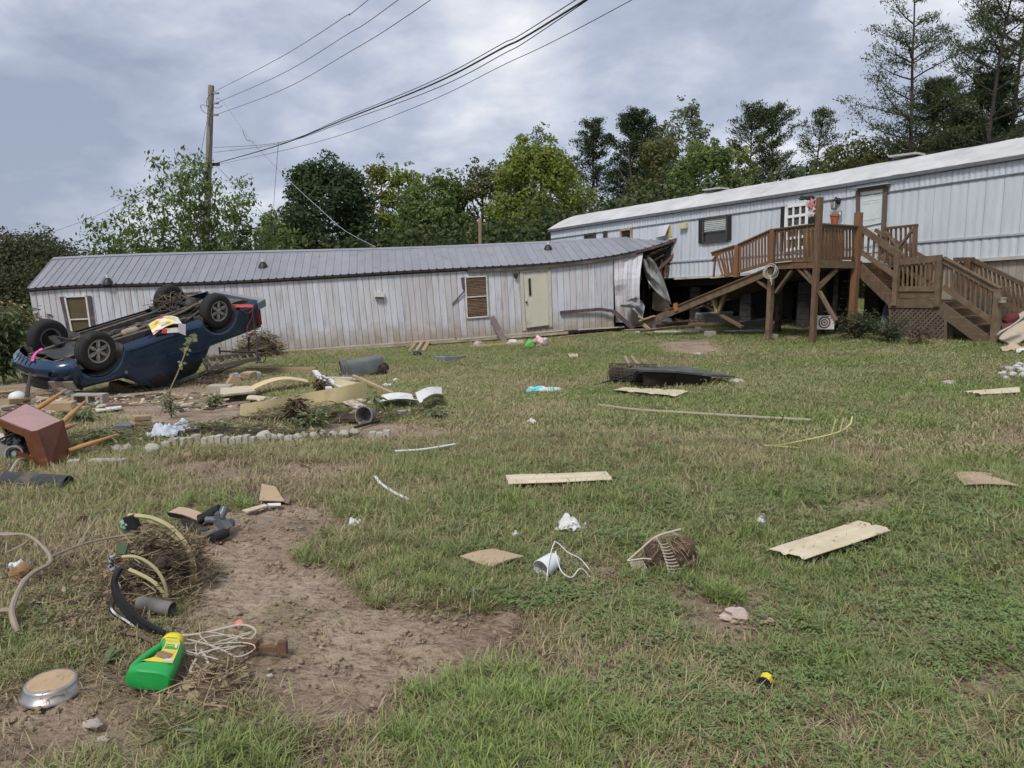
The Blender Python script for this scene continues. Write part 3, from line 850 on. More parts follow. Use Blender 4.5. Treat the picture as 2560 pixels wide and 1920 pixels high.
mb = MB(); pts = [offn(wa(u, vB(u) + 5.5), 0.03) for u in np.linspace(686, 1420, 14)]
for a, b in zip(pts[:-1], pts[1:]):
 mb.beam(a, b, 0.02, 0.09)
mb.build('skirt_board', M('dirty_cream_board', (0.52, 0.47, 0.36), (0.36, 0.3, 0.2), dirt=0.5, dscale=2, rough=.7), homeA)
def eave(u):
 return wa(u, vE(u), 0.13)
def plan_u(t, off):      # plan point t metres along the wall, off in front
 q = A0 + dA * t + nA * off
 return q
def ridge_at(pe):
 q = Vector((pe.x, pe.y)) - nA * 2.2
 return at_plan(q.x, q.y, vR)
NP = 82
RU = np.linspace(67, 1713, NP + 1)
EV = [eave(u) for u in RU]; RG = [ridge_at(p) for p in EV]
for i in range(NP):
 a, b, c, d = EV[i], EV[i + 1], RG[i + 1], RG[i]
 mb = MB(); up = (b - a).cross(d - a).normalized()
 if up.z < 0: up = -up
 sd_ = (b - a)
 mid = (a + b) / 2 ; mid2 = (c + d) / 2
 vs = []
 for p0, p1 in ((a, d), (b, c)):
  vs += [p0, p1]
 def strip(t0, t1, h0, h1):
  A_, B_ = a.lerp(b, t0) + up * h0, a.lerp(b, t1) + up * h1
  D_, C_ = d.lerp(c, t0) + up * h0, d.lerp(c, t1) + up * h1
  mb.add([A_, B_, C_, D_], [(0, 1, 2, 3)])
 for s_ in ((0, .03, 0, .024), (.03, .10, .024, .024), (.10, .14, .024, 0), (.14, .40, 0, 0), (.40, .44, 0, .005), (.44, .50, .005, 0), (.50, .68, 0, 0), (.68, .72, 0, .005), (.72, .76, .005, 0), (.76, 1.0, 0, 0)):
  strip(*s_)
 mb.build('roof_panel', ROOFM, homeA)
mb = MB()   # underside sheathing
for i in range(0, NP - 1, 3):
 j = min(i + 3, NP); dn = Vector((0, 0, -.05))
 mb.add([EV[i] + dn, EV[j] + dn, RG[j] + dn, RG[i] + dn], [(0, 3, 2, 1)])
mb.build('roof_sheathing', BROWNDK, homeA)
mb = MB()   # back slope
for i in range(0, NP - 1, 4):
 j = min(i + 4, NP)
 def bk(p, r): return Vector((r.x - nA.x * 2.2, r.y - nA.y * 2.2, p.z))
 mb.add([RG[i], RG[j], bk(EV[j], RG[j]), bk(EV[i], RG[i])], [(0, 1, 2, 3)])
mb.build('back_roof_slope', ROOFM, homeA)
mb = MB()
for i in range(NP):
 if RU[i] > 1690: break
 a, b = RG[i] + Vector((0, 0, .02)), RG[i + 1] + Vector((0, 0, .02))
 f = Vector((nA.x, nA.y, 0)) * 0.16 - Vector((0, 0, .07)); g_ = Vector((-nA.x, -nA.y, 0)) * 0.16 - Vector((0, 0, .07))
 mb.add([a + f, b + f, b, a, b + g_, a + g_], [(0, 1, 2, 3), (3, 2, 4, 5)])
mb.build('ridge_cap', ROOFM, homeA)
mb = MB()
for i in range(NP):
 a, b = EV[i], EV[i + 1]
 a2, b2 = offn(a, -.03) - Vector((0, 0, .045)), offn(b, -.03) - Vector((0, 0, .045))
 mb.beam(a2, b2, 0.03, 0.075)
mb.build('fascia', DARKTRIM, homeA)
for i in range(NP):
 if i % 1 == 0:
  mb = MB(); p = EV[i].lerp(EV[i + 1], .07); mb.box(offn(p, .0) + Vector((0, 0, .004)), (.05, .03, .045)); mb.build('rib_plug', BLACKPL, homeA)
mb = MB(); pts = [wa(u, vE(u) + 9 + 3 * math.sin((u - 1169) / 70) * .4, 0.09) for u in np.linspace(1169, 1590, 18)]
for k, (a, b) in enumerate(zip(pts[:-1], pts[1:])):
 mb.beam(a, b, 0.10, 0.10)
mb.build('gutter', M('weathered_black_gutter', (.05, .05, .048), (.10, .09, .075), rough=.5, dirt=.3, dscale=2), homeA)
for (u, v) in [(261, 708), (653, 668), (1370, 624)]:
 tt = (v - vR(u)) / (vE(u) - vR(u))
 j = int(np.argmin([abs(PROJ(EV[i].lerp(RG[i], 1 - tt))[0] - u) for i in range(NP)]))
 p = EV[j].lerp(RG[j], 1 - tt)
 mb = MB(); mb.lathe([(.17, -.06), (.15, .02), (.09, .13), (.055, .16), (.0, .16)], 14, TR(p)); o = mb.build('roof_vent', BLACKPL, homeA, 'all')
 mb = MB(); mb.lathe([(.05, .1), (.05, .26), (.0, .26)], 12, TR(p)); mb.build('vent_pipe', WHITEFR, o, origin=homeA.location)
def q4(c, s, t):
 return c[0].lerp(c[1], s).lerp(c[3].lerp(c[2], s), t)
def window(par, planef, px, nrm, frame, fr=0.05, rails=(), cols=(), shutters=(), shutw=.25, glass=GLASS, blind=None, name='window', depth=.055, nslat=0, blindspan=(0, 1)):
 c = [planef(u, v, depth) for u, v in px]
 n3 = Vector((nrm[0], nrm[1], 0)); org = wloc(par)
 w = (c[1] - c[0]).length; h = (c[3] - c[0]).length
 mb = MB(); mb.add([p - n3 * .025 for p in c], [(0, 3, 2, 1)])
 o = mb.build(name, glass, par, origin=org)
 mb = MB()
 for a, b in ((c[0], c[1]), (c[1], c[2]), (c[2], c[3]), (c[3], c[0])):
  d = (b - a).normalized() * fr / 2
  mb.beam(a - d, b + d, fr, .05, n3)
 mb.build('frame', frame, o, origin=org)
 for t in rails:
  mb = MB(); mb.beam(q4(c, 0.02, t), q4(c, .98, t), fr * .8, .045, n3); mb.build('rail', frame, o, origin=org)
 for s in cols:
  mb = MB(); mb.beam(q4(c, s, 0.02), q4(c, s, .98), fr * .5, .035, n3); mb.build('muntin', frame, o, origin=org)
 if blind is not None:
  for k in range(nslat):
   t = blindspan[0] + (blindspan[1] - blindspan[0]) * (k + .5) / nslat
   sk = .012 * math.sin(k * 2.1)
   mb = MB(); mb.beam(q4(c, .04, t + sk * .3) - n3 * .018, q4(c, .96, t - sk * .3) - n3 * .018, h * (blindspan[1] - blindspan[0]) / nslat * .72, .008, n3)
   mb.build('blind_slat', blind, o, origin=org)
 for s0, s1, m_ in shutters:
  mb = MB(); a = [q4(c, s0, 0) , q4(c, s1, 0), q4(c, s1, 1), q4(c, s0, 1)]
  mb.hexa([p - n3 * .02 for p in a] + [p + n3 * .02 for p in a])
  mb.build('shutter', m_, par, origin=org)
  for k in range(9):
   t = .07 + .86 * k / 8
   mb = MB(); mb.beam(a[0].lerp(a[3], t).lerp(a[1].lerp(a[2], t), .15) + n3 * .024, a[0].lerp(a[3], t).lerp(a[1].lerp(a[2], t), .85) + n3 * .024, .03, .012, n3)
 return o, c
CURT = M('drawn_brown_blind', (0.115, 0.088, 0.045), (0.08, 0.06, 0.03), rough=0.5, stretch=(1, 1, 8))
SLAT = M('rusty_blind_slat', (0.20, 0.125, 0.075), (0.10, 0.06, 0.04), rough=0.6, rand=0.35, dirt=.2)
PINKC = M('faded_pink_curtain', (0.42, 0.33, 0.31), (0.34, 0.26, 0.25), rough=0.8, stretch=(6, 6, 1))
window(homeA, wa, [(162, 742), (215, 740), (231, 856), (186, 858)], nA, WHITEFR, rails=(.49,), glass=CURT, shutters=((-.24, -.03, PLUM), (1.03, 1.24, PLUM)))
window(homeA, wa, [(452, 731), (500, 728.5), (504, 775), (457, 778)], nA, TANFR, glass=PINKC)
window(homeA, wa, [(1163, 693), (1216, 690), (1220.5, 791), (1168, 795)], nA, WHITEFR, fr=.045, rails=(.49,), blind=SLAT, nslat=26)
mb = MB(); a = [wa(u, v, .05) for u, v in [(1152, 694), (1161, 693.5), (1163, 728), (1156, 722)]]; n3A = Vector((nA.x, nA.y, 0))
mb.hexa([p for p in a] + [p + n3A * .03 for p in a]); mb.build('broken_shutter', PLUM, homeA)
mb = MB(); mb.box(wa(948.5, 738.5, .09), (.32, .14, .15), Matrix.Rotation(math.atan2(dA.y, dA.x), 3, 'Z')); hood = mb.build('vent_hood', WHITEFR, homeA)
mb = MB(); mb.box(wa(948.5, 743.5, .12), (.28, .12, .03), Matrix.Rotation(math.atan2(dA.y, dA.x), 3, 'Z')); mb.build('hood_lip', BLACKPL, hood, origin=homeA.location)
dc = [wa(u, v, .03) for u, v in [(1303, 677), (1373, 672), (1377, 818), (1311, 827)]]
mb = MB()
for a, b in ((dc[0], dc[1]), (dc[1], dc[2]), (dc[3], dc[0])):
 mb.beam(a, b, .10, .06, n3A)
mb.build('door_frame', CREAM, homeA)
ic = [q4(dc, .08, .05), q4(dc, .92, .05), q4(dc, .92, .97), q4(dc, .08, .97)]
mb = MB(); mb.hexa([p - n3A * .03 for p in ic] + [p + n3A * .004 for p in ic]); door = mb.build('door', M('cream_door_paint', (0.60, 0.575, 0.47), (0.54, 0.51, 0.41), scale=2, rough=.35, dirt=.18, dscale=1.6), homeA)
mb = MB(); w4 = [q4(ic, .17, .09), q4(ic, .30, .085), q4(ic, .30, .41), q4(ic, .17, .415)]; mb.hexa([p + n3A * .006 for p in w4] + [p + n3A * .012 for p in w4]); mb.build('door_window', GLASS, door, origin=homeA.location)
mb = MB()
for a, b in ((w4[0], w4[1]), (w4[1], w4[2]), (w4[2], w4[3]), (w4[3], w4[0])):
 mb.beam(a + n3A * .012, b + n3A * .012, .02, .02, n3A)
mb.build('window_trim', CREAM, door, origin=homeA.location)
mb = MB(); mb.blob(q4(ic, .06, .52) + n3A * .05, .035); mb.build('knob', BLACKPL, door, True, origin=homeA.location)
mb = MB(); a, b = q4(ic, .02, 1.0), q4(ic, 1.0, 1.0); mb.beam(a + n3A * .03, b + n3A * .03, .05, .06); mb.build('sill', BROWNDK, homeA)
mb = MB(); p = wa(1289.5, 687, .09); mb.lathe([(.0, -.12), (.06, -.1), (.075, 0), (.05, .06), (0, .08)], 12, TR(p)); mb.build('porch_light', BLACKPL, homeA, True)
rn = random.Random(4)
NT = 6
def tornfn(u, t):
 v0 = vE(u) + 10; v1 = 800 + (u - 1533) * .25 if u > 1560 else 806
 k = (u - 1533) / 75
 bul = .05 + .5 * k * math.sin(math.pi * min(1, t * 1.05)) + .18 * math.sin(t * 7 + k * 4) * t * k + .16 * mnoise.noise(Vector((u * .05, t * 4, 1)))
 uu = u + (-9 * math.sin(t * 3.1) * k) + 6 * t * (1 - k)
 return wa(uu, v0 + (v1 - v0) * t, bul)
for i in range(NT):
 ua, ub = 1534 + 12.4 * i, 1534 + 12.4 * (i + 1) - .6
 mb = MB(); nv = 12
 mb.slab(lambda s, t: tornfn(ua + (ub - ua) * s, t), 2, nv, .008)
 mb.build('torn_plank', SIDING, homeA, attr={'h': [2.0 - 1.7 * ((k // 3) % (nv + 1)) / nv for k in range(len(mb.v))]})
def flap(pxo, pxi, off, mat, name, rip=.05, nv=14, nu=7, seed=0):
 fo, fi = curve([(u, v, 0) for u, v in pxo], 30), curve([(u, v, 0) for u, v in pxi], 30)
 def f(s, t):
  a = fo[int(t * (len(fo) - 1))]; b = fi[int(t * (len(fi) - 1))]
  q = a.lerp(b, s)
  return wa(q.x, q.y, off + rip * math.sin(s * 9 + t * 5) + rip * 1.6 * mnoise.noise(Vector((s * 3, t * 4, seed))))
 mb = MB(); mb.slab(f, nu, nv, .008)
 return mb.build(name, mat, homeA, True)
flap([(1622, 637), (1640, 662), (1661, 705), (1679, 762)], [(1606, 648), (1614, 690), (1634, 722), (1668, 752)], -.1, SILVER, 'torn_metal_flap', .10, 20, 9, 2)
flap([(1632, 728), (1652, 736), (1670, 752), (1676, 768)], [(1630, 772), (1642, 778), (1655, 778), (1668, 776)], -.9, SIDING, 'torn_plank', .05, 8, 6, 5)
flap([(1586, 741), (1603, 752), (1612, 765)], [(1548, 766), (1580, 772), (1606, 800)], .55, M('fold_shade_grey', (.36, .35, .36), (.25, .24, .25), rough=.5), 'folded_skin', .06, 8, 6, 7)  # darker grey paints in the shade of the triangular fold
flap([(1628, 632), (1650, 622), (1664, 612)], [(1625, 634), (1640, 634), (1645, 626)], -.05, SIDING, 'torn_soffit_strip', .02, 4, 3, 8)
mb = MB()
def cav(u, v, f):
 ya = wa(u, v).y; r_ = ray(1660 if u < 1660 else u, v); yb = (4.75 - .0) and HIT(u, v, _BW, _BD).y - .12
 return P(u, v, ya + (max(yb, ya + .1) - ya) * f)
_r0 = ray(2560, 520); _BW = Vector((_r0.x / _r0.y * 18.6, 18.6)); _r0 = ray(-83, 806); _BD = Vector((_r0.x, _r0.y)).normalized()
vs = [cav(u, v, f) for u, v, f in [(1600, 646, .2), (1660, 612, .15), (1713, 588, .1), (1715, 597, .5), (1700, 625, .8), (1676, 664, .9), (1648, 694, .95), (1606, 700, .9)]]
mb.add(vs, [(0, 1, 6, 7), (1, 2, 3, 4), (1, 4, 5, 6)]); mb.build('cavity_shade_sheet', BLACKISH, homeA)  # near-black sheet stands in for shade inside the open roof end
for k, (a, b, w) in enumerate([((1640, 680, .5), (1688, 634, .3), .22), ((1612, 645, .1), (1690, 606, .1), .12), ((1650, 690, .7), (1700, 620, .5), .10), ((1620, 660, .2), (1660, 636, .2), .10), ((1690, 650, .7), (1713, 598, .3), .09), ((1618, 650, .1), (1626, 720, .3), .11), ((1668, 662, .6), (1664, 690, .6), .14), ((1655, 648, .4), (1652, 690, .5), .07)]):
 mb = MB(); mb.beam(cav(*a), cav(*b), w, w * .5); mb.build('rafter', BROWNDK if k != 0 else M('split_brown_beam', (.17, .10, .06), (.09, .05, .03), rough=.8, bump=.4), homeA)
mb = MB()
for k in range(12):
 p = wa(1681 + rn.uniform(-4, 4), 636 + rn.uniform(-5, 5), -.25); mb.beam(p, p + Vector((rn.uniform(-.12, .12), -.05, rn.uniform(-.12, .12))), .02, .02)
mb.build('splintered_end', WOODRAW, homeA)
for k in range(4):   # lifted eave trim pieces
 ua = 1590 + k * 30
 mb = MB(); mb.beam(wa(ua, vE(ua) + 4, .14), wa(ua + 29, vE(ua + 29) + 4, .14), .04, .10); mb.build('eave_trim', PLUM, homeA)
mb = MB(); a = wa(1698, 589, .1); mb.hexa([wa(1697, 588, .1), wa(1713, 582, .1), wa(1716, 594, .1), wa(1700, 600, .1), wa(1697, 588, .02), wa(1713, 582, .02), wa(1716, 594, .02), wa(1700, 600, .02)]); mb.build('eave_trim', PLUM, homeA)
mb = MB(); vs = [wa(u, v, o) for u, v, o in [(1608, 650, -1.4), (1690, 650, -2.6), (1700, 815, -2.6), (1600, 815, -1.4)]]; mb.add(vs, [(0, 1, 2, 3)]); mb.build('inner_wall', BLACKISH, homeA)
for k in range(5):   # dim interior studs and hanging insulation
 u0 = 1612 + 11 * k
 mb = MB(); mb.beam(wa(u0, 690 + 6 * k, -1.2), wa(u0 + rn.uniform(-8, 8), 805, -1.3), .05, .09); mb.build('stud', BROWNDK, homeA)
mb = MB(); pts = [wa(u, v, o) for u, v, o in [(1400, 781.5, .10), (1452, 777, .12), (1500, 773, .16), (1534, 778, .22)]]
for a, b in zip(pts[:-1], pts[1:]):
 mb.beam(a, b, .05, .11)
pts = [wa(1534, 778, .22), wa(1558, 799, .45), wa(1584, 822, .75)]
for a, b in zip(pts[:-1], pts[1:]):
 mb.beam(a, b, .06, .14)
single('trim_strip', mb, PLUM, 'bent plum brown gutter strip hanging across the planks right of the cream door', 'trim strip')
mb = MB(); pts = [wa(1229, 792, .12), wa(1246, 824, .35), wa(1265, 861, .75)]
mb.beam(pts[0], pts[1], .20, .04, n3A); mb.beam(pts[1], pts[2], .20, .04, n3A)
single('fallen_shutter', mb, PLUM, 'plum brown shutter slat leaning below the blind-covered window', 'shutter')
mb = MB(); mb.beam(wa(1131, 761, .05), wa(1160, 729, .09), .015, .05); single('broken_strip', mb, PLUM, 'thin splinter of brown shutter hanging left of the blind-covered window', 'trim strip')
# ------------------------------------------------------------------ upper mobile home on tall piers
_r = ray(2560, 520); W0 = Vector((_r.x / _r.y * 18.6, 18.6))
_r = ray(-83, 806); aB = Vector((_r.x, _r.y)).normalized()          # along the wall, away to the left
nB = Vector((-aB.y, aB.x))                                           # faces the yard
if nB.y > 0: nB = -nB
n3B = Vector((nB.x, nB.y, 0)); a3B = Vector((aB.x, aB.y, 0))
def wb(u, v, off=0.0):
 return HIT(u, v, W0 + nB * off, aB)
tTop = lin([(1377, 580), (2000, 487), (2560, 398)]); tSeam = lin([(1377, 597), (1736, 548), (2218, 480), (2560, 431)])
tBelt = lin([(1377, 682), (1675, 657), (1780, 650), (2290, 608), (2560, 586.5)]); tBot = lin([(1377, 714), (1720, 696), (2444, 652.5), (2560, 645)])
def ext(f):
 return f
BL, BR = 1377.0, 2558.0
pL, pR = wb(BL, 640), wb(BR, 520)
LEN = ((pR - pL).xy).length
EXT = 3.6
def wline(tf):
 ss = []; zz_ = []
 for u in np.linspace(BL, BR, 40):
  p = wb(u, tf(u)); ss.append((p.xy - pL.xy).length); zz_.append(p.z)
 k = (zz_[-1] - zz_[-9]) / (ss[-1] - ss[-9])
 ss.append(ss[-1] + EXT); zz_.append(zz_[-1] + k * EXT)
 return lambda s: float(np.interp(s, ss, zz_))
zTop, zSeam, zBelt, zBot = wline(tTop), wline(tSeam), wline(tBelt), wline(tBot)
def sb(s, z, off=0.0):
 q = pL.xy - aB * s + nB * off
 return Vector((q.x, q.y, z))
def s_of(u, v=600):
 return (wb(u, v).xy - pL.xy).length * (1 if u >= BL else -1)
def tin_material(name, c1, c2, streak):
 m = bpy.data.materials.new(name); m.use_nodes = True
 N = m.node_tree.nodes; L = m.node_tree.links; b = N['Principled BSDF']
 oi = N.new('ShaderNodeObjectInfo'); geo = N.new('ShaderNodeNewGeometry')
 def nz(sc, st, det=7, rg=0.65):
  mp = N.new('ShaderNodeMapping'); mp.inputs['Scale'].default_value = st; L.new(geo.outputs['Position'], mp.inputs[0])
  t = N.new('ShaderNodeTexNoise'); L.new(mp.outputs[0], t.inputs['Vector']); t.inputs['Scale'].default_value = sc
  t.inputs['Detail'].default_value = det; t.inputs['Roughness'].default_value = rg
  return t.outputs[0]
 def mr(s, a, c_, d=0., e=1.):
  r = N.new('ShaderNodeMapRange'); L.new(s, r.inputs[0]); r.inputs[1].default_value, r.inputs[2].default_value, r.inputs[3].default_value, r.inputs[4].default_value = a, c_, d, e
  return r.outputs[0]
 def mix(f, a, c_):
  x = N.new('ShaderNodeMix'); x.data_type = 'RGBA'
  for s, i in ((f, 0), (a, 6), (c_, 7)):
   if isinstance(s, tuple): x.inputs[i].default_value = (*s, 1)
   elif isinstance(s, float): x.inputs[i].default_value = s
   else: L.new(s, x.inputs[i])
  return x.outputs[2]
 c = mix(mr(nz(2.2, (2.4, 2.4, 0.25)), .35, .65), c2, c1)
 c = mix(mr(nz(7.0, (3, 3, 0.16), 5), .60, .80, 0., streak), c, (0.24, 0.25, 0.27))
 c = mix(mr(nz(0.9, (1, 1, .3), 3), .66, .80, 0., .55), c, (0.46, 0.37, 0.24))
 L.new(c, b.inputs['Base Color']); b.inputs['Roughness'].default_value = 0.5; b.inputs['Specular IOR Level'].default_value = .4
 return m
TIN = tin_material('pale_blue_tin_siding', (0.60, 0.63, 0.675), (0.51, 0.54, 0.585), .6)
TINW = M('white_roof_coating', (0.62, 0.615, 0.60), (0.47, 0.47, 0.46), scale=.9, rough=.7, dirt=.42, dscale=1.3, dcol=(.36, .36, .35))
GREYTRIM = M('grey_metal_trim', (0.17, 0.18, 0.20), (0.10, 0.105, 0.12), rough=.45)
homeB = thing('mobile_home', 'pale blue metal mobile home with white roof standing on piers behind the deck', 'mobile home', (pL.x, pL.y, gz(pL.x, pL.y)))
def panel(s0, s1, zlo, zhi, nrib, off=0.0, name='siding_panel', depth=.014, mat=TIN):
 mb = MB(); n = nrib * 4
 vs = []
 for k in range(n + 1):
  s = s0 + (s1 - s0) * k / n
  d = off + depth * (1 if k % 4 in (1, 2) else 0)
  vs += [sb(s, zlo(s), d), sb(s, zhi(s), d)]
 mb.add(vs, [(2 * k, 2 * k + 1, 2 * k + 3, 2 * k + 2) for k in range(n)])
 return mb.build(name, mat, homeB)
TOT = LEN + EXT
x = 0.0; rn = random.Random(8)
while x < TOT - .01:
 w = .41; e_ = min(x + w - .006, TOT)
 panel(x, e_, zSeam, zTop, 3)
 panel(x, e_, lambda s: zBelt(s) + .03, lambda s: zSeam(s) - .02, 2, depth=.006)
 panel(x, e_, lambda s: zBot(s) + .05, lambda s: zBelt(s), 2, depth=.012)
 x += w
def bar(fz, off, w, h, mat, name, s0=0.0, s1=None, n=20):
 mb = MB(); s1 = TOT if s1 is None else s1
 pts = [sb(s, fz(s), off) for s in np.linspace(s0, s1, n)]
 for a, b in zip(pts[:-1], pts[1:]):
  mb.beam(a, b, w, h)
 return mb.build(name, mat, homeB)
bar(lambda s: zSeam(s) - .01, .02, .03, .035, GREYTRIM, 'seam_trim'); bar(lambda s: zBelt(s) + .02, .025, .03, .05, M('pale_trim', (.45, .48, .54), rough=.5), 'belt_trim')
bar(lambda s: zBelt(s) - .012, .02, .03, .02, GREYTRIM, 'belt_shadow_strip')  # solid dark strip paints the shadow line below the belt trim
bar(lambda s: zTop(s) + .045, .07, .09, .07, GREYTRIM, 'eave_gutter'); bar(lambda s: zTop(s) + .095, .05, .12, .022, M('scuffed_drip_edge', (.25, .26, .28), (.12, .12, .13), rough=.5, dirt=.3), 'drip_edge')
bar(lambda s: zBot(s) + .02, .02, .06, .08, M('cream_sill_trim', (.55, .52, .46), (.4, .38, .33), rough=.6, dirt=.3), 'bottom_trim', s_of(1690))
mb = MB(); mb.add([sb(0, zBot(0), -.02), sb(TOT, zBot(TOT), -.02), sb(TOT, zTop(TOT), -.02), sb(0, zTop(0), -.02), sb(0, zBot(0), -4.2), sb(TOT, zBot(TOT), -4.2), sb(TOT, zTop(TOT), -4.2), sb(0, zTop(0), -4.2)],
    [(0, 1, 2, 3), (5, 4, 7, 6), (4, 0, 3, 7), (1, 5, 6, 2), (0, 4, 5, 1)]); mb.build('wall', M('tin_backing', (.3, .32, .36), rough=.7), homeB)
def roofz(s, t):
 end = sstep(0, .35, s)
 return zTop(s) + .10 + .74 * math.sin(t * math.pi / 2) ** 1.0 * (0.25 + .75 * 1)
mb = MB()
def rf(i, t):
 s = -0.12 + (TOT + .2) * i
 wr = .022 * mnoise.noise(Vector((s * 1.1 + t * 1.6, t * 2.2, 3))) + .012 * mnoise.noise(Vector((s * 3.1 + t * 5, t * 4, 7)))
 sx = s
 return sb(sx, roofz(max(s, 0), t) + wr, .10 - t * 2.2)
mb.grid(rf, 150, 12); mb.build('roof', TINW, homeB, 'all')
mb = MB()
for s0, s1 in ((-.12, TOT * .5), (TOT * .5, TOT + .08)):
 mb.add([sb(s0, roofz(max(s0, 0), 1), -2.1), sb(s1, roofz(s1, 1), -2.1), sb(s1, zTop(s1), -4.3), sb(s0, zTop(max(s0, 0)), -4.3)], [(0, 1, 2, 3)])
mb.build('back_roof_slope', TINW, homeB)
mb = MB(); mb.add([sb(-.1, zTop(0), .1)] + [sb(-.1, roofz(0, t), .1 - t * 2.2) for t in (.1, .25, .5, .75, 1)] + [sb(-.1, zTop(0), -4.2)], [(0, 1, 2, 3, 4, 5, 6)]); mb.build('gable', TIN, homeB)
for (u, v) in [(1688, 510), (2164, 424)]:
 s = s_of(u + 30, v); p = sb(s, roofz(s, .72) + .03, -1.45)
 mb = MB(); mb.box(p + Vector((0, 0, .05)), (.8, .5, .05), Matrix.Rotation(math.atan2(-aB.y, -aB.x), 3, 'Z')); mb.build('roof_hatch', M('grey_roof_hatch', (.50, .50, .49), (.34, .34, .33), rough=.7), homeB)
BLKSH = M('black_shutter', (.018, .019, .024), (.012, .012, .015), rough=.5)
BRNFR = M('bronze_window_frame', (.085, .07, .06), (.06, .05, .04), rough=.45)
WBL = M('white_blind', (.50, .53, .52), (.38, .40, .39), rough=.6, rand=.15)
window(homeB, wb, [(1758, 547), (1817.5, 539.5), (1817, 601), (1757.5, 607.5)], nB, BRNFR, fr=.06, rails=(.58,), blind=WBL, nslat=7, blindspan=(.04, .56), shutters=((-.19, -.035, BLKSH), (1.035, 1.17, BLKSH)))
CURT2 = M('patterned_lace_curtain', (.085, .08, .07), (.035, .033, .03), scale=14, rough=.6, contrast=.08)
window(homeB, wb, [(1967, 516), (2019, 509), (2014.5, 618), (1963, 626.5)], nB, M('bright_white_vinyl', (.80, .80, .79), (.76, .76, .75), rough=.4), fr=.10, rails=(.245, .49, .74), cols=(.34, .67), glass=CURT2, name='french_window', shutters=((-.28, -.07, BLKSH), (1.07, 1.38, BLKSH)))
for px in ([(1462, 587), (1487, 583.5), (1487, 600), (1462, 603)], [(1552, 575.5), (1578, 572), (1578, 610), (1552, 613)], [(1510, 580), (1516, 579.5), (1516, 603), (1510, 603)]):
 window(homeB, wb, px, nB, BRNFR if px[0][0] != 1552 else M('peeled_wood_edge', (.45, .33, .22), (.3, .2, .13), rough=.7), fr=.07)
mb = MB(); a = [wb(u, v, .02) for u, v in [(1672, 561), (1677, 560), (1679, 592), (1664, 594)]]; mb.add(a, [(0, 3, 2, 1)]); mb.build('exposed_insulation', M('yellow_insulation', (.62, .50, .17), (.45, .35, .12), scale=20, rough=.95), homeB)
mb = MB(); mb.slab(lambda s, t: wb(1640 + 34 * s - 12 * t * s, 566 - 5 * s + 28 * t, .03 + .28 * s * t), 4, 4, .006); mb.build('peeled_siding', TIN, homeB)
mb = MB(); mb.box(wb(1709, 565, .08), (.30, .12, .18), Matrix.Rotation(math.atan2(-aB.y, -aB.x), 3, 'Z')); mb.build('light_box', M('yellowed_plastic_box', (.66, .60, .36), rough=.5), homeB)
hd = [wb(u, v, .03) for u, v in [(2146, 476), (2214, 466), (2206, 630), (2146, 641)]]
WEATH = M('weathered_brown_frame', (.145, .115, .085), (.10, .08, .06), stretch=(1, 1, .2), scale=10, rough=.8, bump=.2)
mb = MB()
for a, b in ((hd[0], hd[1]), (hd[1], hd[2]), (hd[3], hd[0])):
 mb.beam(a, b, .11, .07, n3B)
mb.build('door_frame', WEATH, homeB)
ic = [q4(hd, .07, .03), q4(hd, .93, .03), q4(hd, .93, .98), q4(hd, .07, .98)]
DOORW = M('pale_green_white_door', (.66, .70, .70), (.58, .62, .63), scale=2, rough=.4, dirt=.08)
mb = MB(); mb.hexa([p - n3B * .03 for p in ic] + [p - n3B * .002 for p in ic]); dr_ = mb.build('door', DOORW, homeB)
for (s0, s1, t0, t1) in [(.1, .46, .05, .16), (.54, .9, .05, .16), (.1, .46, .20, .46), (.54, .9, .20, .46), (.1, .9, .62, .92)]:
 mb = MB(); w4 = [q4(ic, s0, t0), q4(ic, s1, t0), q4(ic, s1, t1), q4(ic, s0, t1)]
 for a, b in zip(w4, w4[1:] + w4[:1]):
  mb.beam(a, b, .018, .012, n3B)
 mb.build('door_panel', DOORW, dr_, origin=homeB.location)
mb = MB(); mb.beam(q4(ic, 0, .565) + n3B * .01, q4(ic, 1, .55) + n3B * .01, .02, .03, n3B); mb.build('kick_strip', GREYTRIM, dr_, origin=homeB.location)
mb = MB(); mb.beam(wb(2138, 471.5, .1), wb(2226, 458.5, .1), .2, .02); mb.build('drip_cap', M('pale_trim', ()), homeB)
mb = MB(); p = wb(2096, 503, .04); mb.blob(p, (.07, .07, .10), 1, .05); mb.tube(curve([p + n3B * .02, p + n3B * .14 + Vector((0, 0, .10)), p + n3B * .20 + Vector((0, 0, .02))], 10), .018, 6); q = p + n3B * .20
lamp = mb.build('wall_lantern', BLACKPL, homeB, True)
mb = MB()
for dx, dy in ((-1, -1), (-1, 1), (1, -1), (1, 1)):
 mb.beam(q + Vector((dx * .07, dy * .07, 0)), q + Vector((dx * .05, dy * .05, -.22)), .018, .018)
mb.box(q + Vector((0, 0, .01)), (.17, .17, .02)); mb.box(q + Vector((0, 0, -.23)), (.12, .12, .02)); mb.build('lantern_cage', BLACKPL, lamp, origin=homeB.location)
mb = MB(); mb.lathe([(.02, -.2), (.03, -.08), (.0, -.06)], 8, TR(q)); mb.build('lantern_bulb', WHITEFR, lamp, origin=homeB.location)
mb = MB(); p = wb(2100, 530, .12); mb.lathe([(.075, -.09), (.06, -.05), (.045, .02), (.0, .05)], 12, TR(p)); mb.tube([p + Vector((0, 0, .05)), p + Vector((-.02, 0, .2))], .006, 5)
single('hanging_bell', mb, M('dull_silver_bell', (.45, .45, .45), rough=.35, metal=.8), 'small silver bell hanging on the pale wall below the black lantern', 'bell', smooth=True)
mb = MB()
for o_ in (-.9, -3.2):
 mb.beam(sb(.2, zBot(.2) - .14, o_), sb(TOT, zBot(TOT) - .14, o_), .12, .28)
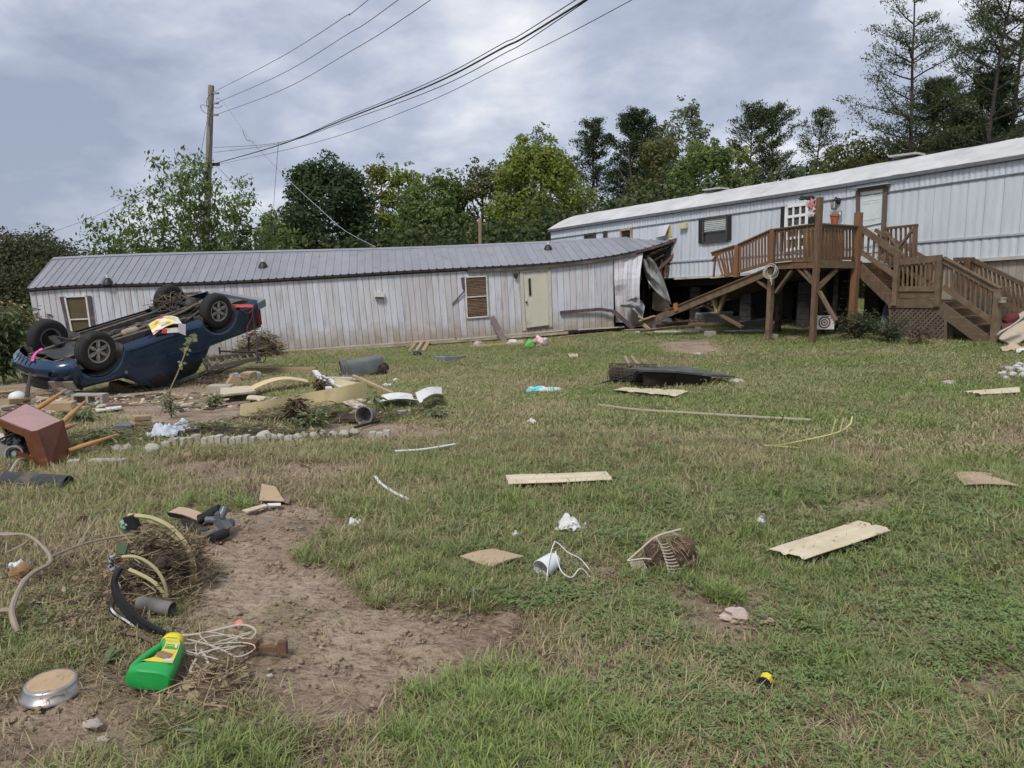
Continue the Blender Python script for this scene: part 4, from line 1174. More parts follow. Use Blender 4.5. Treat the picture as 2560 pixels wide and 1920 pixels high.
mb.build('chassis_beam', BLACKISH, homeB)
BLOCKG = M('shade_darkened_block', (.05, .047, .042), (.03, .028, .025), rough=.9, bump=.3)  # block colour darkened to paint in the shade under the home
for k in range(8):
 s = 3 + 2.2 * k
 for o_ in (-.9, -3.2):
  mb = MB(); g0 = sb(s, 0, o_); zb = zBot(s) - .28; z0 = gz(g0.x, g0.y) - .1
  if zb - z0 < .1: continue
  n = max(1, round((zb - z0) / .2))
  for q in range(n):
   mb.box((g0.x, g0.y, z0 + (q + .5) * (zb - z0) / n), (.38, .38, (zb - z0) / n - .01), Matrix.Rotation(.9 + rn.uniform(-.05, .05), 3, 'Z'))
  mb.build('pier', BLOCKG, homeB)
SHADEPNL = M('dark_shade_panel', (.05, .048, .045), (.03, .03, .028), rough=.9)  # panels added to block light and keep the space underneath dark
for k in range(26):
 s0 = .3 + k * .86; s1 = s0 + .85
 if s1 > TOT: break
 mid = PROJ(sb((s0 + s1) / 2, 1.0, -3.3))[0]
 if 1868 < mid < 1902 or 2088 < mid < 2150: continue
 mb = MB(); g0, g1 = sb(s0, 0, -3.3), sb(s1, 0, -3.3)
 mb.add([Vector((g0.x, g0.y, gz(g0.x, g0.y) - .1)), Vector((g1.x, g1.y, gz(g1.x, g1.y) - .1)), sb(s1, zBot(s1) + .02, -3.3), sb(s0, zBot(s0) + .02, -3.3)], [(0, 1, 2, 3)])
 mb.build('underfloor_shade_panel', SHADEPNL, homeB)
SKT = M('beige_skirting_plank', (.40, .355, .295), (.32, .28, .225), scale=3, stretch=(4, 4, .4), rough=.7, rand=.12, dirt=.15)
sL = s_of(2300)
k = 0; x = sL
while x < TOT:
 g0, g1 = sb(x, 0, -.06), sb(x + .148, 0, -.06)
 mb = MB(); a = [Vector((g0.x, g0.y, gz(g0.x, g0.y) - .05)), Vector((g1.x, g1.y, gz(g1.x, g1.y) - .05)), sb(x + .148, zBot(x), -.06), sb(x, zBot(x), -.06)]
 mb.hexa([p - n3B * .015 for p in a] + [p for p in a]); mb.build('skirting_plank', SKT, homeB); x += .155
# ------------------------------------------------------------------ raised deck with stairs, left bay collapsed
DK = 3.2
C0 = W0 + nB * DK
def wc(u, v, off=0.0):      # outer (long) deck face, parallel to the wall
 return HIT(u, v, C0 + nB * off, aB)
cc = wc(2042, 650)
def wd(u, v, off=0.0):      # short deck face at the corner, running back to the wall
 return HIT(u, v, cc.xy - aB * off, -nB)
ee = wd(2148, 655)
def we(u, v, off=0.0):      # near side of the stairs
 return HIT(u, v, ee.xy + nB * off, aB)
DKW = M('brown_stained_lumber', (0.175, 0.102, 0.057), (0.105, 0.062, 0.036), contrast=.14, scale=6, stretch=(2.5, 2.5, .5), rough=.68, rand=.16, hrand=.12, bump=.12, bscale=25)
DKW2 = M('orange_brown_stained_lumber', (0.225, 0.118, 0.060), (0.155, 0.08, 0.041), scale=4, stretch=(2.5, 2.5, .5), rough=.65, rand=.15, bump=.12)
DKT = M('tan_brown_lumber', (0.195, 0.135, 0.083), (0.125, 0.085, 0.052), contrast=.14, scale=6, rough=.7, rand=.12, bump=.12)
deck = thing('raised_deck', 'brown wooden raised deck with railings and two flights of stairs, left bay collapsed', 'deck', (cc.x, cc.y, gz(cc.x, cc.y)))
def part(name, mat, *beams, parent=None, up=None):
 mb = MB()
 for b in beams:
  a, c, w, h = b[:4]
  mb.beam(a, c, w, h, b[4] if len(b) > 4 else (up or (0, 0, 1)))
 return mb.build(name, mat, parent or deck, origin=deck.location)
def gnd(p, d=0.0):
 return Vector((p.x, p.y, gz(p.x, p.y) + d))
n3I = -n3B
zD = cc.z                        # deck floor level is just below the rail foot
zD = wc(2042, 653.5).z
def rect(p, z): return Vector((p.x, p.y, z))
pA = wc(1931, 600); pC = cc
def post(p, ztop, w=.14, mat=DKW, name='post', zbot=None):
 g0 = gnd(p, -.1) if zbot is None else rect(p, zbot)
 return part(name, mat, (g0, rect(p, ztop), w, w, n3B))
post(wc(1929, 668), wc(1931, 669).z - .02, .125, DKT)
post(wc(2041, 666), wc(2043, 494).z, .125, DKW)
pE2 = wd(2143, 600); post(pE2, wd(2143, 531).z, .16, DKW2)
pF = wb(2090, 600, 1.9); post(wd(2100, 600, -1.8), zD - .2, .15, BROWNDK)
post(rect(wb(2060, 700, 1.3), 0), zD - .2, .14, BROWNDK); post(rect(wb(2130, 700, .6), 0), zD - .2, .14, BROWNDK); post(rect(wb(1950, 700, 1.0), 0), zD - .2, .14, BROWNDK)
part('rim_board', DKW, (wc(1937, 664, .02), wc(2042, 660, .02), .045, .19))
part('rim_board', DKT, (wd(2042, 660, .02), wd(2153, 662, .02), .045, .19))
rim_l = (cc.xy - wc(1935, 660).xy).length
for k in range(20):
 o_ = .03 + k * .155
 if o_ > DK - .1: break
 a = cc.xy - nB * o_; b = a + aB * (rim_l + .05)
 mb = MB(); mb.beam(Vector((a.x, a.y, zD - .02)), Vector((b.x, b.y, zD - .02)), .145, .035); mb.build('floor_board', DKW, deck)
mb = MB()
for k in range(7):
 a = cc.xy + aB * (.2 + k * rim_l / 7); b = a - nB * (DK - .1); mb.beam(Vector((a.x, a.y, zD - .13)), Vector((b.x, b.y, zD - .13)), .04, .17)
mb.build('joists', BROWNDK, deck)
for pl, (u0, v0), (u1, v1) in ((wc, (1888, 696), (1928, 726)), (wc, (1940, 732), (1982, 675)), (wc, (1997, 672), (2040, 716)), (wc, (2014, 673), (2040, 712)), (wd, (2044, 720), (2091, 673)), (wc, (2048, 728), (2090, 802))):
 part('knee_brace', DKT, (pl(u0, v0, -.06), pl(u1, v1, -.06), .06, .12, n3B))
part('fallen_rim_beam', DKT, (wc(1928, 675), wc(1820, 722), .06, .22), (wc(1821, 721.6, .003), wc(1608, 811), .06, .20))
def coll(s, t):
 a = wc(1930 - 320 * s, 667 + 133 * s); return a - n3B * (t * 2.6) + Vector((0, 0, t * .25 * s))
for k in range(17):
 t = k / 17
 mb = MB(); a, b = coll(.01, t), coll(.80 + .1 * math.sin(k * 1.7), t); mb.beam(a, b, .145, .035); mb.build('fallen_floor_board', BROWNDK if k else DKW, deck)
part('fallen_brace', DKT, (wc(1748, 754, -.3), wc(1796, 782, -.3), .07, .12, n3B)); part('fallen_brace', DKT, (wc(1797, 784, -.3), wc(1856, 818, -.3), .07, .12, n3B))
part('fallen_brace', WOODRAW, (wc(1780, 738, -.25), wc(1794, 782, -.25), .09, .10, n3B)); part('fallen_brace', DKT, (wc(1816, 722, -.2), wc(1797, 783, -.2), .08, .10, n3B))
part('splintered_end', WOODRAW, (wc(1600, 802, .1), wc(1636, 790, .1), .10, .05), (wc(1608, 797, .15), wc(1596, 770 + 20, .15), .03, .05), (wc(1610, 812, .1), wc(1633, 832, .2), .06, .09))
part('splintered_end', M('orange_split_wood', (.36, .17, .07), (.2, .09, .04), rough=.8, bump=.4), (wc(1688, 758, .06), wc(1692, 778, .06), .05, .14))
def railing(pl, P0, P1, Q0, Q1, n, mat=DKW, cap=True, s0=.03, s1=.97, bal=.042, lean=0.0, capmat=None):
 T0, T1, B0, B1 = pl(*P0), pl(*P1), pl(*Q0), pl(*Q1)
 part('top_rail', capmat or mat, (T0, T1, .13 if cap else .045, .035)); part('under_rail', mat, (T0 - Vector((0, 0, .06)), T1 - Vector((0, 0, .06)), .04, .085))
 part('bottom_rail', mat, (B0, B1, .04, .085))
 for k in range(n):
  s = s0 + (s1 - s0) * (k + .5) / n
  a, b = B0.lerp(B1, s) + n3B * .012, T0.lerp(T1, s) - Vector((0, 0, .03)) + n3B * .012
  if lean: a = a + (b - a) * 0 + a3B * (-lean * (.5 + .5 * math.sin(k * 1.9)))
  mb = MB(); mb.beam(a - Vector((0, 0, .04)), b, bal, bal, n3B); mb.build('baluster', mat, deck)
railing(wc, (1937, 573.5), (2040, 560), (1937, 651), (2040, 645), 10)
railing(wd, (2044, 559), (2140, 565.5), (2044, 645), (2140, 646), 11)
post(wc(1932, 600), wc(1932, 572).z, .125, DKW2, 'rail_post', wc(1932, 664).z)
post(wc(1843, 650), wc(1842, 614).z, .13, DKW2, 'rail_post', wc(1844, 693).z)
railing(wc, (1846, 612), (1928, 575), (1846, 680), (1928, 655), 10, DKW2)
railing(wc, (1780, 632), (1838, 614), (1800, 692), (1838, 682), 6, DKW2, s0=.12, s1=.95, lean=.05)
part('broken_baluster', DKW2, (wc(1784, 693), wc(1789, 636), .045, .045, n3B)); part('broken_brace', DKW2, (wc(1782, 652), wc(1796, 633), .05, .07, n3B))
part('torn_edge', M('pale_torn_vinyl', (.6, .57, .5), rough=.7), (wc(1784, 695), wc(1812, 692), .3, .02), (wc(1940, 657, .05), wc(1980, 653, .05), .10, .02))
SW = 1.05
nst = 6
topE = Vector((ee.x, ee.y, zD)); l0 = we(2247, 750); l1 = we(2350, 750); zL = we(2300, 751).z
def along(p, d): return Vector((p.x - aB.x * d, p.y - aB.y * d, p.z))
run1 = (l0.xy - ee.xy).length; drop1 = zD - zL
STG = M('dark_stained_stringer', (.135, .090, .058), (.10, .068, .045), rough=.75, scale=3, rand=.1)
def flight(p0, run, drop, n, mat, zend=None):
 for off in (0.0, SW):
  mb = MB(); a = along(p0, 0) - n3B * off; b = along(p0, run) - n3B * off - Vector((0, 0, drop))
  mb.beam(a - Vector((0, 0, .16)), b - Vector((0, 0, .16)), .05, .30); mb.build('stringer', mat, deck)
 for k in range(n):
  d0 = run * (k) / n; z = p0.z - drop * (k + 1) / n
  a = along(p0, d0 + run / n * .5)
  mb = MB(); mb.beam(Vector((a.x, a.y, z)) + n3B * .03, Vector((a.x, a.y, z)) - n3B * (SW + .03), run / n + .03, .04, (0, 0, 1)); mb.build('tread', DKT, deck)
  a = along(p0, d0)
  mb = MB(); mb.beam(Vector((a.x, a.y, z + drop / n / 2)), Vector((a.x, a.y, z + drop / n / 2)) - n3B * SW, .02, drop / n - .05, (0, 0, 1)); mb.build('riser', mat, deck)
flight(topE, run1, drop1, nst, DKW)
ll = (l1.xy - l0.xy).length
for k in range(8):
 a = along(Vector((l0.x, l0.y, zL)), ll * (k + .5) / 8); mb = MB(); mb.beam(a + n3B * .05, a - n3B * (SW + .1), ll / 8 - .008, .035); mb.build('landing_board', DKT, deck)
part('landing_rim', DKT, (we(2222, 759, .04), we(2352, 759, .04), .04, .21)); part('landing_ledger', DKT, (we(2249, 737, .02), we(2350, 737, .02), .04, .16))
part('landing_ledger', DKT, (we(2249, 724, .05), we(2350, 724, .05), .04, .10))
def spost(pl, u, v0, v1, w=.12, mat=DKT):
 a = pl(u, v0); b = pl(u, v1); part('stair_post', mat, (rect(a, b.z), a, w, w, n3B))
spost(lambda u, v: we(u, v, .05), 2245, 634, 764); spost(lambda u, v: we(u, v, .05), 2352, 644, 766)
fin = we(2497, 722, .05); part('stair_post', DKT, (gnd(fin, -.1), fin, .15, .15, n3B))
p2 = Vector((l1.x, l1.y, zL)); g2 = we(2500, 848); run2 = (g2.xy - l1.xy).length; drop2 = zL - gz(g2.x, g2.y)
flight(p2, run2, drop2, 5, STG)
def srail(pl, P0, P1, Q0, Q1, n, mat=DKT, w=.16):
 T0, T1, B0, B1 = pl(*P0), pl(*P1), pl(*Q0), pl(*Q1)
 part('hand_rail', mat, (T0, T1, .05, w)); part('lower_rail', mat, (B0, B1, .05, .12))
 for k in range(n):
  s = (k + .6) / n
  mb = MB(); mb.beam(B0.lerp(B1, s) - n3B * .03 - Vector((0, 0, .05)), T0.lerp(T1, s) - n3B * .03, .042, .042, n3B); mb.build('baluster', mat, deck)
wn5 = lambda u, v: we(u, v, .05)
srail(wn5, (2149, 568), (2247, 637), (2146, 625), (2243, 692), 7)
srail(wn5, (2250, 655), (2356, 645), (2250, 722), (2350, 722), 9)
srail(wn5, (2358, 648), (2498, 727), (2358, 717), (2492, 812), 11)
part('rail_cap', DKT, (we(2360, 643.5, .05), we(2502, 720.5, .05), .15, .03))
wf = lambda u, v: we(u, v, -SW - .02)
srail(wf, (2188, 575), (2330, 655), (2196, 640), (2330, 712), 12, DKW, .10)
srail(wf, (2384, 649), (2436, 648), (2384, 716), (2436, 714), 5, DKW, .10)
srail(wf, (2432, 649), (2580, 722), (2440, 720), (2590, 800), 13, DKW, .10)
for u, v0, v1 in ((2422, 646, 745), (2326, 640, 700)):
 a, b = wf(u, v0), wf(u, v1); part('stair_post', DKW, (rect(a, b.z), a, .13, .13, n3B))
wg = lambda u, v: we(u, v, -SW * .35)
part('gate_rail', DKW, (wg(2214, 571), wg(2294, 563), .10, .06)); part('gate_stile', DKW, (wg(2217, 571), wg(2217, 650), .07, .09, n3B)); part('gate_stile', DKW, (wg(2288, 564), wg(2286, 648), .09, .10, n3B))
part('gate_rail', DKW, (wg(2217, 645), wg(2286, 645), .05, .08))
part('cross_brace', DKT, (wg(2216, 578), wg(2264, 648), .05, .10, n3B)); part('cross_brace', DKT, (wg(2284, 572), wg(2248, 618), .05, .09, n3B)); part('cross_brace', DKT, (wg(2248, 618), wg(2224, 648), .05, .09, n3B))
for k in range(5):
 u = 2228 + 12 * k; part('baluster', DKW, (wg(u, 568), wg(u, 645), .042, .042, n3B))
LAT = M('brown_lattice', (.15, .108, .08), (.11, .078, .058), rough=.75, rand=.2)
la = [we(2225, 768, .02), we(2364, 768, .02), we(2364, 850, .02), we(2228, 846, .02)]
lat = MB();
for a, b in zip(la, la[1:] + la[:1]):
 lat.beam(a, b, .06, .03, n3B)
lato = lat.build('lattice_panel', LAT, deck)
mb = MB(); mb.add([p - n3B * .35 for p in la], [(0, 3, 2, 1)]); mb.build('lattice_light_sheet', M('pale_light_backing', (.30, .26, .21), rough=.9), deck)  # added pale sheet stands in for brightness seen through the lattice holes
Wm, Hm = (la[1] - la[0]).length, (la[3] - la[0]).length
ex_, ez_ = (la[1] - la[0]).normalized(), (la[3] - la[0]).normalized()
stp = .12
for sgn in (1, -1):
 kmax = int((Wm + Hm) / stp) + 1
 for k in range(kmax):
  c = k * stp + .03
  pts = []
  if sgn == 1:
   cand = [(c, 0), (0, c), (Wm, c - Wm), (c - Hm, Hm)]
  else:
   d = c - Hm; cand = [(d, 0), (0, -d), (Wm, Wm - d), (Hm + d, Hm)]
  for x_, y_ in cand:
   if -1e-6 <= x_ <= Wm + 1e-6 and -1e-6 <= y_ <= Hm + 1e-6: pts.append((x_, y_))
  if len(pts) < 2: continue
  pts.sort(); (xa, ya), (xb, yb) = pts[0], pts[-1]
  if math.hypot(xa - xb, ya - yb) < .08: continue
  a = la[0] + ex_ * xa + ez_ * ya + n3B * (.006 * sgn); b = la[0] + ex_ * xb + ez_ * yb + n3B * (.006 * sgn)
  mb = MB(); mb.beam(a, b, .05, .007, n3B); mb.build('lattice_slat', LAT, lato, origin=deck.location)
ROPE = M('pale_rope', (.52, .49, .43), (.38, .35, .3), rough=.8)
mb = MB(); c = wc(1927, 678, .16)
for k in range(4):
 r = .13 + .02 * k; mb.tube([c + a3B * (r * math.cos(t)) * (.9 + .1 * k) + Vector((0, 0, r * math.sin(t) * 1.05)) + n3B * (.03 * math.sin(t * 2 + k)) for t in np.linspace(0, 6.28, 18)[:-1]], .011, 5, closed=True)
mb.tube([c + Vector((0, 0, -.1)), c + Vector((.01, -.02, -.28))], .02, 6); mb.tube([c + Vector((.03, 0, -.1)), c + Vector((.03, -.02, -.36))], .012, 6)
single('coiled_rope', mb, ROPE, 'pale cord coiled in loops hanging on the left deck post', 'cord', smooth=True)
mb = MB(); c = wd(2086, 562, .0) + Vector((0, 0, .02)); mb.lathe([(0, 0), (.075, 0), (.105, .19), (.12, .19), (.12, .24), (.10, .24), (.09, .2), (0, .2)], 18, TR(c))
pot = single('flower_pot', mb, M('terracotta', (.42, .13, .06), (.36, .11, .05), rough=.7), 'terracotta flower pot standing on the deck rail', 'flower pot', loc=c, smooth=True)
mb = MB()
for k in range(4): mb.tube(curve([c + Vector((0, 0, .19)), c + Vector((.04 * k - .05, 0, .27)), c + Vector((.11 * k - .15, .02, .31 + .03 * (k % 2))) ], 8), .006, 5)
mb.build('dry_stem', DKT, pot, origin=c)
cb = wd(2100, 650) + a3B * .5; yaw = math.atan2(-nB.y, -nB.x)
T = Matrix.Translation(Vector((cb.x, cb.y, zD))) @ Matrix.Rotation(yaw, 4, 'Z')
TANW = M('honey_tan_cabinet', (.52, .30, .13), (.44, .25, .10), scale=3, stretch=(1, 1, .3), rough=.45)
cab = thing('cabinet', 'honey tan wooden cabinet standing behind the deck balusters', 'cabinet', T=T)
mb = MB(); mb.box((0, 0, .42), (1.0, .5, .78)); mb.build('carcass', TANW, cab)
mb = MB(); mb.box((0, 0, .83), (1.06, .56, .035)); mb.build('top', M('pale_cabinet_top', (.6, .5, .38), rough=.4), cab)
for sx in (-.26, .26):
 for sy in (-.262,):
  mb = MB(); mb.box((sx, sy, .42), (.46, .02, .62)); d_ = mb.build('cabinet_door', TANW, cab); mb = MB(); mb.box((sx, sy - .015, .42), (.3, .012, .44)); mb.build('raised_panel', TANW, d_)
mb = MB(); c = wc(2026, 505, .1)
mb.cur = 0; mb.blob(c + Vector((-.12, 0, .10)), (.2, .04, .045), 3, .6)
mb.cur = 1; mb.blob(c + Vector((.04, -.02, -.06)), (.10, .05, .14), 5, .8)
mb.cur = 2; mb.blob(c + Vector((.05, -.02, -.26)), (.10, .05, .09), 7, .9); mb.blob(c + Vector((.16, -.02, .0)), (.04, .03, .10), 9, .4)
single('windsock', mb, [BLACKPL, M('red_cloth', (.50, .05, .07), (.65, .35, .38), scale=12, rough=.8), M('white_cloth', (.72, .66, .68), (.5, .45, .47), rough=.8)], 'crumpled red, white and black windsock tied to the tall deck post', 'windsock', smooth=True)
mb = MB(); c = rect(fin, fin.z - .26) + n3B * .1 - a3B * .13; mb.box(c, (.12, .10, .10)); mb.box(c + Vector((0, 0, .06)), (.15, .13, .025)); single('solar_light', mb, M('solar_light_plastic', (.16, .15, .12), (.45, .42, .3), scale=20, rough=.4), 'small square lamp fixed to the last stair post', 'lamp')
part('rail_stub', DKT, (we(2498, 722, .05), we(2528, 719, -.4), .04, .06))
# ------------------------------------------------------------------ trees
def foliage_material(name, stops, transl=.42):
 m = bpy.data.materials.new(name); m.use_nodes = True
 N = m.node_tree.nodes; L = m.node_tree.links; b = N['Principled BSDF']; out = N['Material Output']
 fa = N.new('ShaderNodeAttribute'); fa.attribute_name = 'rnd'
 r = N.new('ShaderNodeValToRGB'); L.new(fa.outputs['Fac'], r.inputs[0]); c = r.color_ramp
 c.elements[0].position, c.elements[0].color = 0.0, (*stops[0], 1)
 c.elements[1].position, c.elements[1].color = 1.0, (*stops[-1], 1)
 for i, q in enumerate(stops[1:-1]):
  e = c.elements.new((i + 1) / (len(stops) - 1)); e.color = (*q, 1)
 L.new(r.outputs[0], b.inputs['Base Color']); b.inputs['Roughness'].default_value = .6; b.inputs['Specular IOR Level'].default_value = .3
 t = N.new('ShaderNodeBsdfTranslucent'); L.new(r.outputs[0], t.inputs[0])
 mx = N.new('ShaderNodeMixShader'); mx.inputs[0].default_value = transl
 L.new(b.outputs[0], mx.inputs[1]); L.new(t.outputs[0], mx.inputs[2]); L.new(mx.outputs[0], out.inputs[0])
 return m
F_DARK = foliage_material('dark_green_leaves', [(0.045, 0.076, 0.033), (0.069, 0.107, 0.043), (0.099, 0.130, 0.049)])
F_MID = foliage_material('mid_green_leaves', [(0.103, 0.154, 0.046), (0.154, 0.218, 0.062), (0.218, 0.269, 0.087)])
F_YEL = foliage_material('yellow_green_leaves', [(0.149, 0.196, 0.037), (0.214, 0.270, 0.053), (0.317, 0.345, 0.084)])
F_OLI = foliage_material('olive_turning_leaves', [(.095, .110, .034), (.140, .150, .048), (.180, .180, .070)])
F_GOLD = foliage_material('golden_green_leaves', [(.115, .125, .028), (.165, .165, .040), (.20, .185, .06)])
F_PINE = foliage_material('dark_pine_needles', [(.034, .056, .026), (.048, .072, .032), (.070, .092, .042)], .15)
F_PINE2 = foliage_material('soft_pine_needles', [(.052, .074, .028), (.075, .100, .036), (.105, .130, .050)], .2)
F_PALE = foliage_material('pale_grey_green_leaves', [(0.143, 0.176, 0.101), (0.202, 0.235, 0.143), (0.277, 0.302, 0.193)])
F_BRN = foliage_material('brown_tangled_leaves', [(.070, .078, .038), (.100, .108, .050), (.125, .125, .060)])
BARK = M('grey_brown_bark', (.095, .075, .06), (.05, .04, .033), scale=9, stretch=(1, 1, .25), rough=.95, bump=.6, bscale=14)
BARKP = M('dark_pine_bark', (.075, .058, .05), (.035, .028, .025), scale=8, stretch=(1, 1, .3), rough=.95, bump=.6, bscale=12)
def quads_mesh(name, C, A, B, rnd, mat):
 n = len(C); v = np.empty((n, 4, 3)); v[:, 0] = C - A; v[:, 1] = C - B; v[:, 2] = C + A; v[:, 3] = C + B
 me = bpy.data.meshes.new(name); me.vertices.add(4 * n); me.vertices.foreach_set('co', v.ravel())
 me.loops.add(4 * n); me.loops.foreach_set('vertex_index', np.arange(4 * n, dtype=np.int32))
 me.polygons.add(n); me.polygons.foreach_set('loop_start', np.arange(0, 4 * n, 4, dtype=np.int32))
 me.update(calc_edges=True)
 a = me.attributes.new('rnd', 'FLOAT', 'POINT'); a.data.foreach_set('value', np.repeat(np.clip(rnd, 0, 1), 4))
 me.materials.append(mat)
 return me
def runit(rs, n):
 v = rs.normal(size=(n, 3)); return v / np.linalg.norm(v, axis=1, keepdims=True)
def leaf_cloud(rs, cents, rads, per, size, squash=.75, flat=.35):
 C, A, B, R = [], [], [], []
 for c, r in zip(cents, rads):
  n = int(per * r * r)
  d = runit(rs, n); rad = r * rs.uniform(.35, 1.0, (n, 1)) ** .55
  p = c + d * rad * np.array([1, 1, squash])
  nrm = d * .7 + runit(rs, n) * .8 + np.array([0, 0, flat]); nrm /= np.linalg.norm(nrm, axis=1, keepdims=True)
  a = np.cross(nrm, runit(rs, n)); a /= np.linalg.norm(a, axis=1, keepdims=True) + 1e-9
  b = np.cross(nrm, a); s = size * rs.uniform(.6, 1.35, (n, 1))
  C.append(p); A.append(a * s); B.append(b * s * .6); R.append(rs.uniform(.0, .6, n) + rs.uniform(0, .4))
 return np.concatenate(C), np.concatenate(A), np.concatenate(B), np.concatenate(R)
def limb(mb, rs, p, d, L, r, n=6, wob=.18, up=.0):
 pts = [Vector(p)]; d = Vector(d).normalized()
 for i in range(n):
  d = (d + Vector(rs.normal(0, wob, 3)) + Vector((0, 0, up))).normalized(); pts.append(pts[-1] + d * L / n)
 mb.tube(pts, [r * (1 - .85 * i / n) for i in range(n + 1)], 6, False)
 return pts
def broadleaf(seed, H, W, mat, crown0=.25, per=230, size=.12, lumps=46, topw=.55, openness=.0, bark=BARK, stems=1):
 rs = np.random.RandomState(seed); cents, rads = [], []
 z0 = H * crown0; hc = (H - z0)
 for k in range(int(lumps * 1.9)):
  t = rs.uniform(0.02, .97) ** .8; a = rs.uniform(0, 6.28)
  prof = (1 - t ** 2.8) ** .5 * (.72 + .28 * min(1, t * 4)) * (1 - (1 - topw) * t * .3)
  rr = W / 2 * prof * rs.uniform(.35, 1.0) ** .5
  rad = W * rs.uniform(.13, .22) * (1.05 - .3 * t)
  cents.append(np.array([rr * math.cos(a), rr * math.sin(a), z0 + hc * t * .95 - rad * .3])); rads.append(rad)
 for k in range(int(lumps * .7)):   # small sprays that break the outline
  t = rs.uniform(.15, 1.0); a = rs.uniform(0, 6.28); prof = (1 - t ** 2.8) ** .5 * (.72 + .28 * min(1, t * 4)) * (1 - (1 - topw) * t * .3)
  rr = W / 2 * prof * rs.uniform(.95, 1.22); cents.append(np.array([rr * math.cos(a), rr * math.sin(a), z0 + hc * t * 1.0])); rads.append(W * rs.uniform(.035, .075))
 if openness:
  keep = rs.rand(len(cents)) > openness; cents = [c for c, k in zip(cents, keep) if k]; rads = [r for r, k in zip(rads, keep) if k]
 C, A, B, R = leaf_cloud(rs, cents, rads, per * 1.45, size * .82)
 mb = MB()
 for s in range(stems):
  b0 = Vector((rs.normal(0, .25), rs.normal(0, .25), -.3)) if stems > 1 else Vector((0, 0, -.3))
  tr = limb(mb, rs, b0, (rs.normal(0, .04), rs.normal(0, .04), 1), H * .93, .018 * H + .05, 9, .05, .02)
  for k in range(9):
   p = tr[min(len(tr) - 1, 2 + k % 6)]; a = rs.uniform(0, 6.28)
   limb(mb, rs, p, (math.cos(a), math.sin(a), .7), W * rs.uniform(.25, .48), .012 * H * .5 + .02, 5, .15, .04)
 return mb.mesh('trunk', bark, True), quads_mesh('crown', C, A, B, R, mat)
def pine(seed, H, W, mat, bare=.3, per=26, whorl=.75, droop=.0, dead=4, size=.26, thick=.04, umbrella=.0, dens=1.0):
 rs = np.random.RandomState(seed); mb = MB(); C, A, B, R = [], [], [], []; size *= .6; thick *= .6; per = int(per * 2.6)
 tr = limb(mb, rs, (0, 0, -.3), (0, 0, 1), H, .009 * H + .03, 12, .02, .05)
 def trunk_at(z):
  t = np.clip(z / H * 12, 0, 11.99); i = int(t); return tr[i].lerp(tr[i + 1], t - i)
 z = H * bare
 while z < H * .985:
  t = (z - H * bare) / (H * (1 - bare))
  prof = (1 - t) ** .75 * (.55 + .45 * min(1, t * 4)) if not umbrella else (1 - t) ** .5 * (.45 + .55 * t)
  nb = rs.randint(3, 6)
  a0 = rs.uniform(0, 6.28)
  for k in range(nb):
   if rs.rand() > dens: continue
   a = a0 + k * 6.28 / nb + rs.normal(0, .25); L = W / 2 * prof * rs.uniform(.55, 1.1) + .35
   d = (math.cos(a), math.sin(a), .22 + .5 * t - droop)
   pts = limb(mb, rs, trunk_at(z + rs.normal(0, .1)), d, L, .0022 * H + .008, 5, .09, .05)
   for i in range(1, 6):
    s0 = i / 5
    if s0 < .35: continue
    m = int(per * (.5 + .7 * s0))
    spread = (.10 + .22 * (1 - abs(s0 - .75))) * (.6 + .09 * L)
    p = np.array(pts[i]) + rs.normal(0, 1, (m, 3)) * np.array([spread, spread, spread * .42])
    dd = runit(rs, m) * .8 + np.array([d[0] * .5, d[1] * .5, .55]); dd /= np.linalg.norm(dd, axis=1, keepdims=True)
    w = np.cross(dd, runit(rs, m)); w /= np.linalg.norm(w, axis=1, keepdims=True) + 1e-9
    s = size * rs.uniform(.6, 1.3, (m, 1)) / 2
    C.append(p); A.append(dd * s); B.append(w * thick * rs.uniform(.7, 1.4, (m, 1))); R.append(rs.uniform(0, .7, m) + rs.uniform(0, .3))
  z += whorl * rs.uniform(.7, 1.3)
 for k in range(dead):   # bare lower limbs
  a = rs.uniform(0, 6.28); zz_ = H * bare * rs.uniform(.55, 1.05)
  pts = limb(mb, rs, trunk_at(zz_), (math.cos(a), math.sin(a), .25), W * rs.uniform(.2, .5), .03, 6, .12, .03)
  for p in pts[2:]:
   limb(mb, rs, p, (math.cos(a + rs.normal(0, .8)), math.sin(a + rs.normal(0, .8)), rs.uniform(-.1, .6)), rs.uniform(.4, 1.0), .012, 4, .2)
 me = quads_mesh('crown', np.concatenate(C), np.concatenate(A), np.concatenate(B), np.concatenate(R), mat)
 return mb.mesh('trunk', BARKP, True), me
def put_tree(name, label, cat, u, vtop, Y, maker, group=None, width=None, rot=0.0, copyof=None, vbase=None):
 top = P(u, vtop, Y); g = gz(top.x, top.y); H = top.z - g
 o = thing(name, label, cat, (top.x, top.y, g), group, world=False)
 if copyof is None:
  tm, cm = maker(H)
  for nm, me in (('trunk', tm), ('crown', cm)):
   q = bpy.data.objects.new(nm, me); COL.objects.link(q); q.parent = o
 else:
  src, H0 = copyof
  for ch in src.children:
   q = ch.copy(); COL.objects.link(q); q.parent = o
  o.scale = (H / H0 * (width or 1), H / H0 * (width or 1), H / H0)
 o.rotation_euler.z = rot
 return o, H
def Wm_(px, Y): return 1.28 * px * Y / FPX
TG = 'trees behind the mobile homes'
put_tree('broadleaf_tree', 'big dark round-crowned tree behind the middle of the grey roof', 'tree', 815, 380, 40, lambda H: broadleaf(1, H, Wm_(205, 40), F_DARK, .10, 260, .115, 60, .8), TG)
put_tree('broadleaf_tree', 'small dull green tree left of the big dark round tree', 'tree', 692, 508, 46, lambda H: broadleaf(2, H, Wm_(105, 46), F_MID, .1, 260, .11, 36, .6), TG)
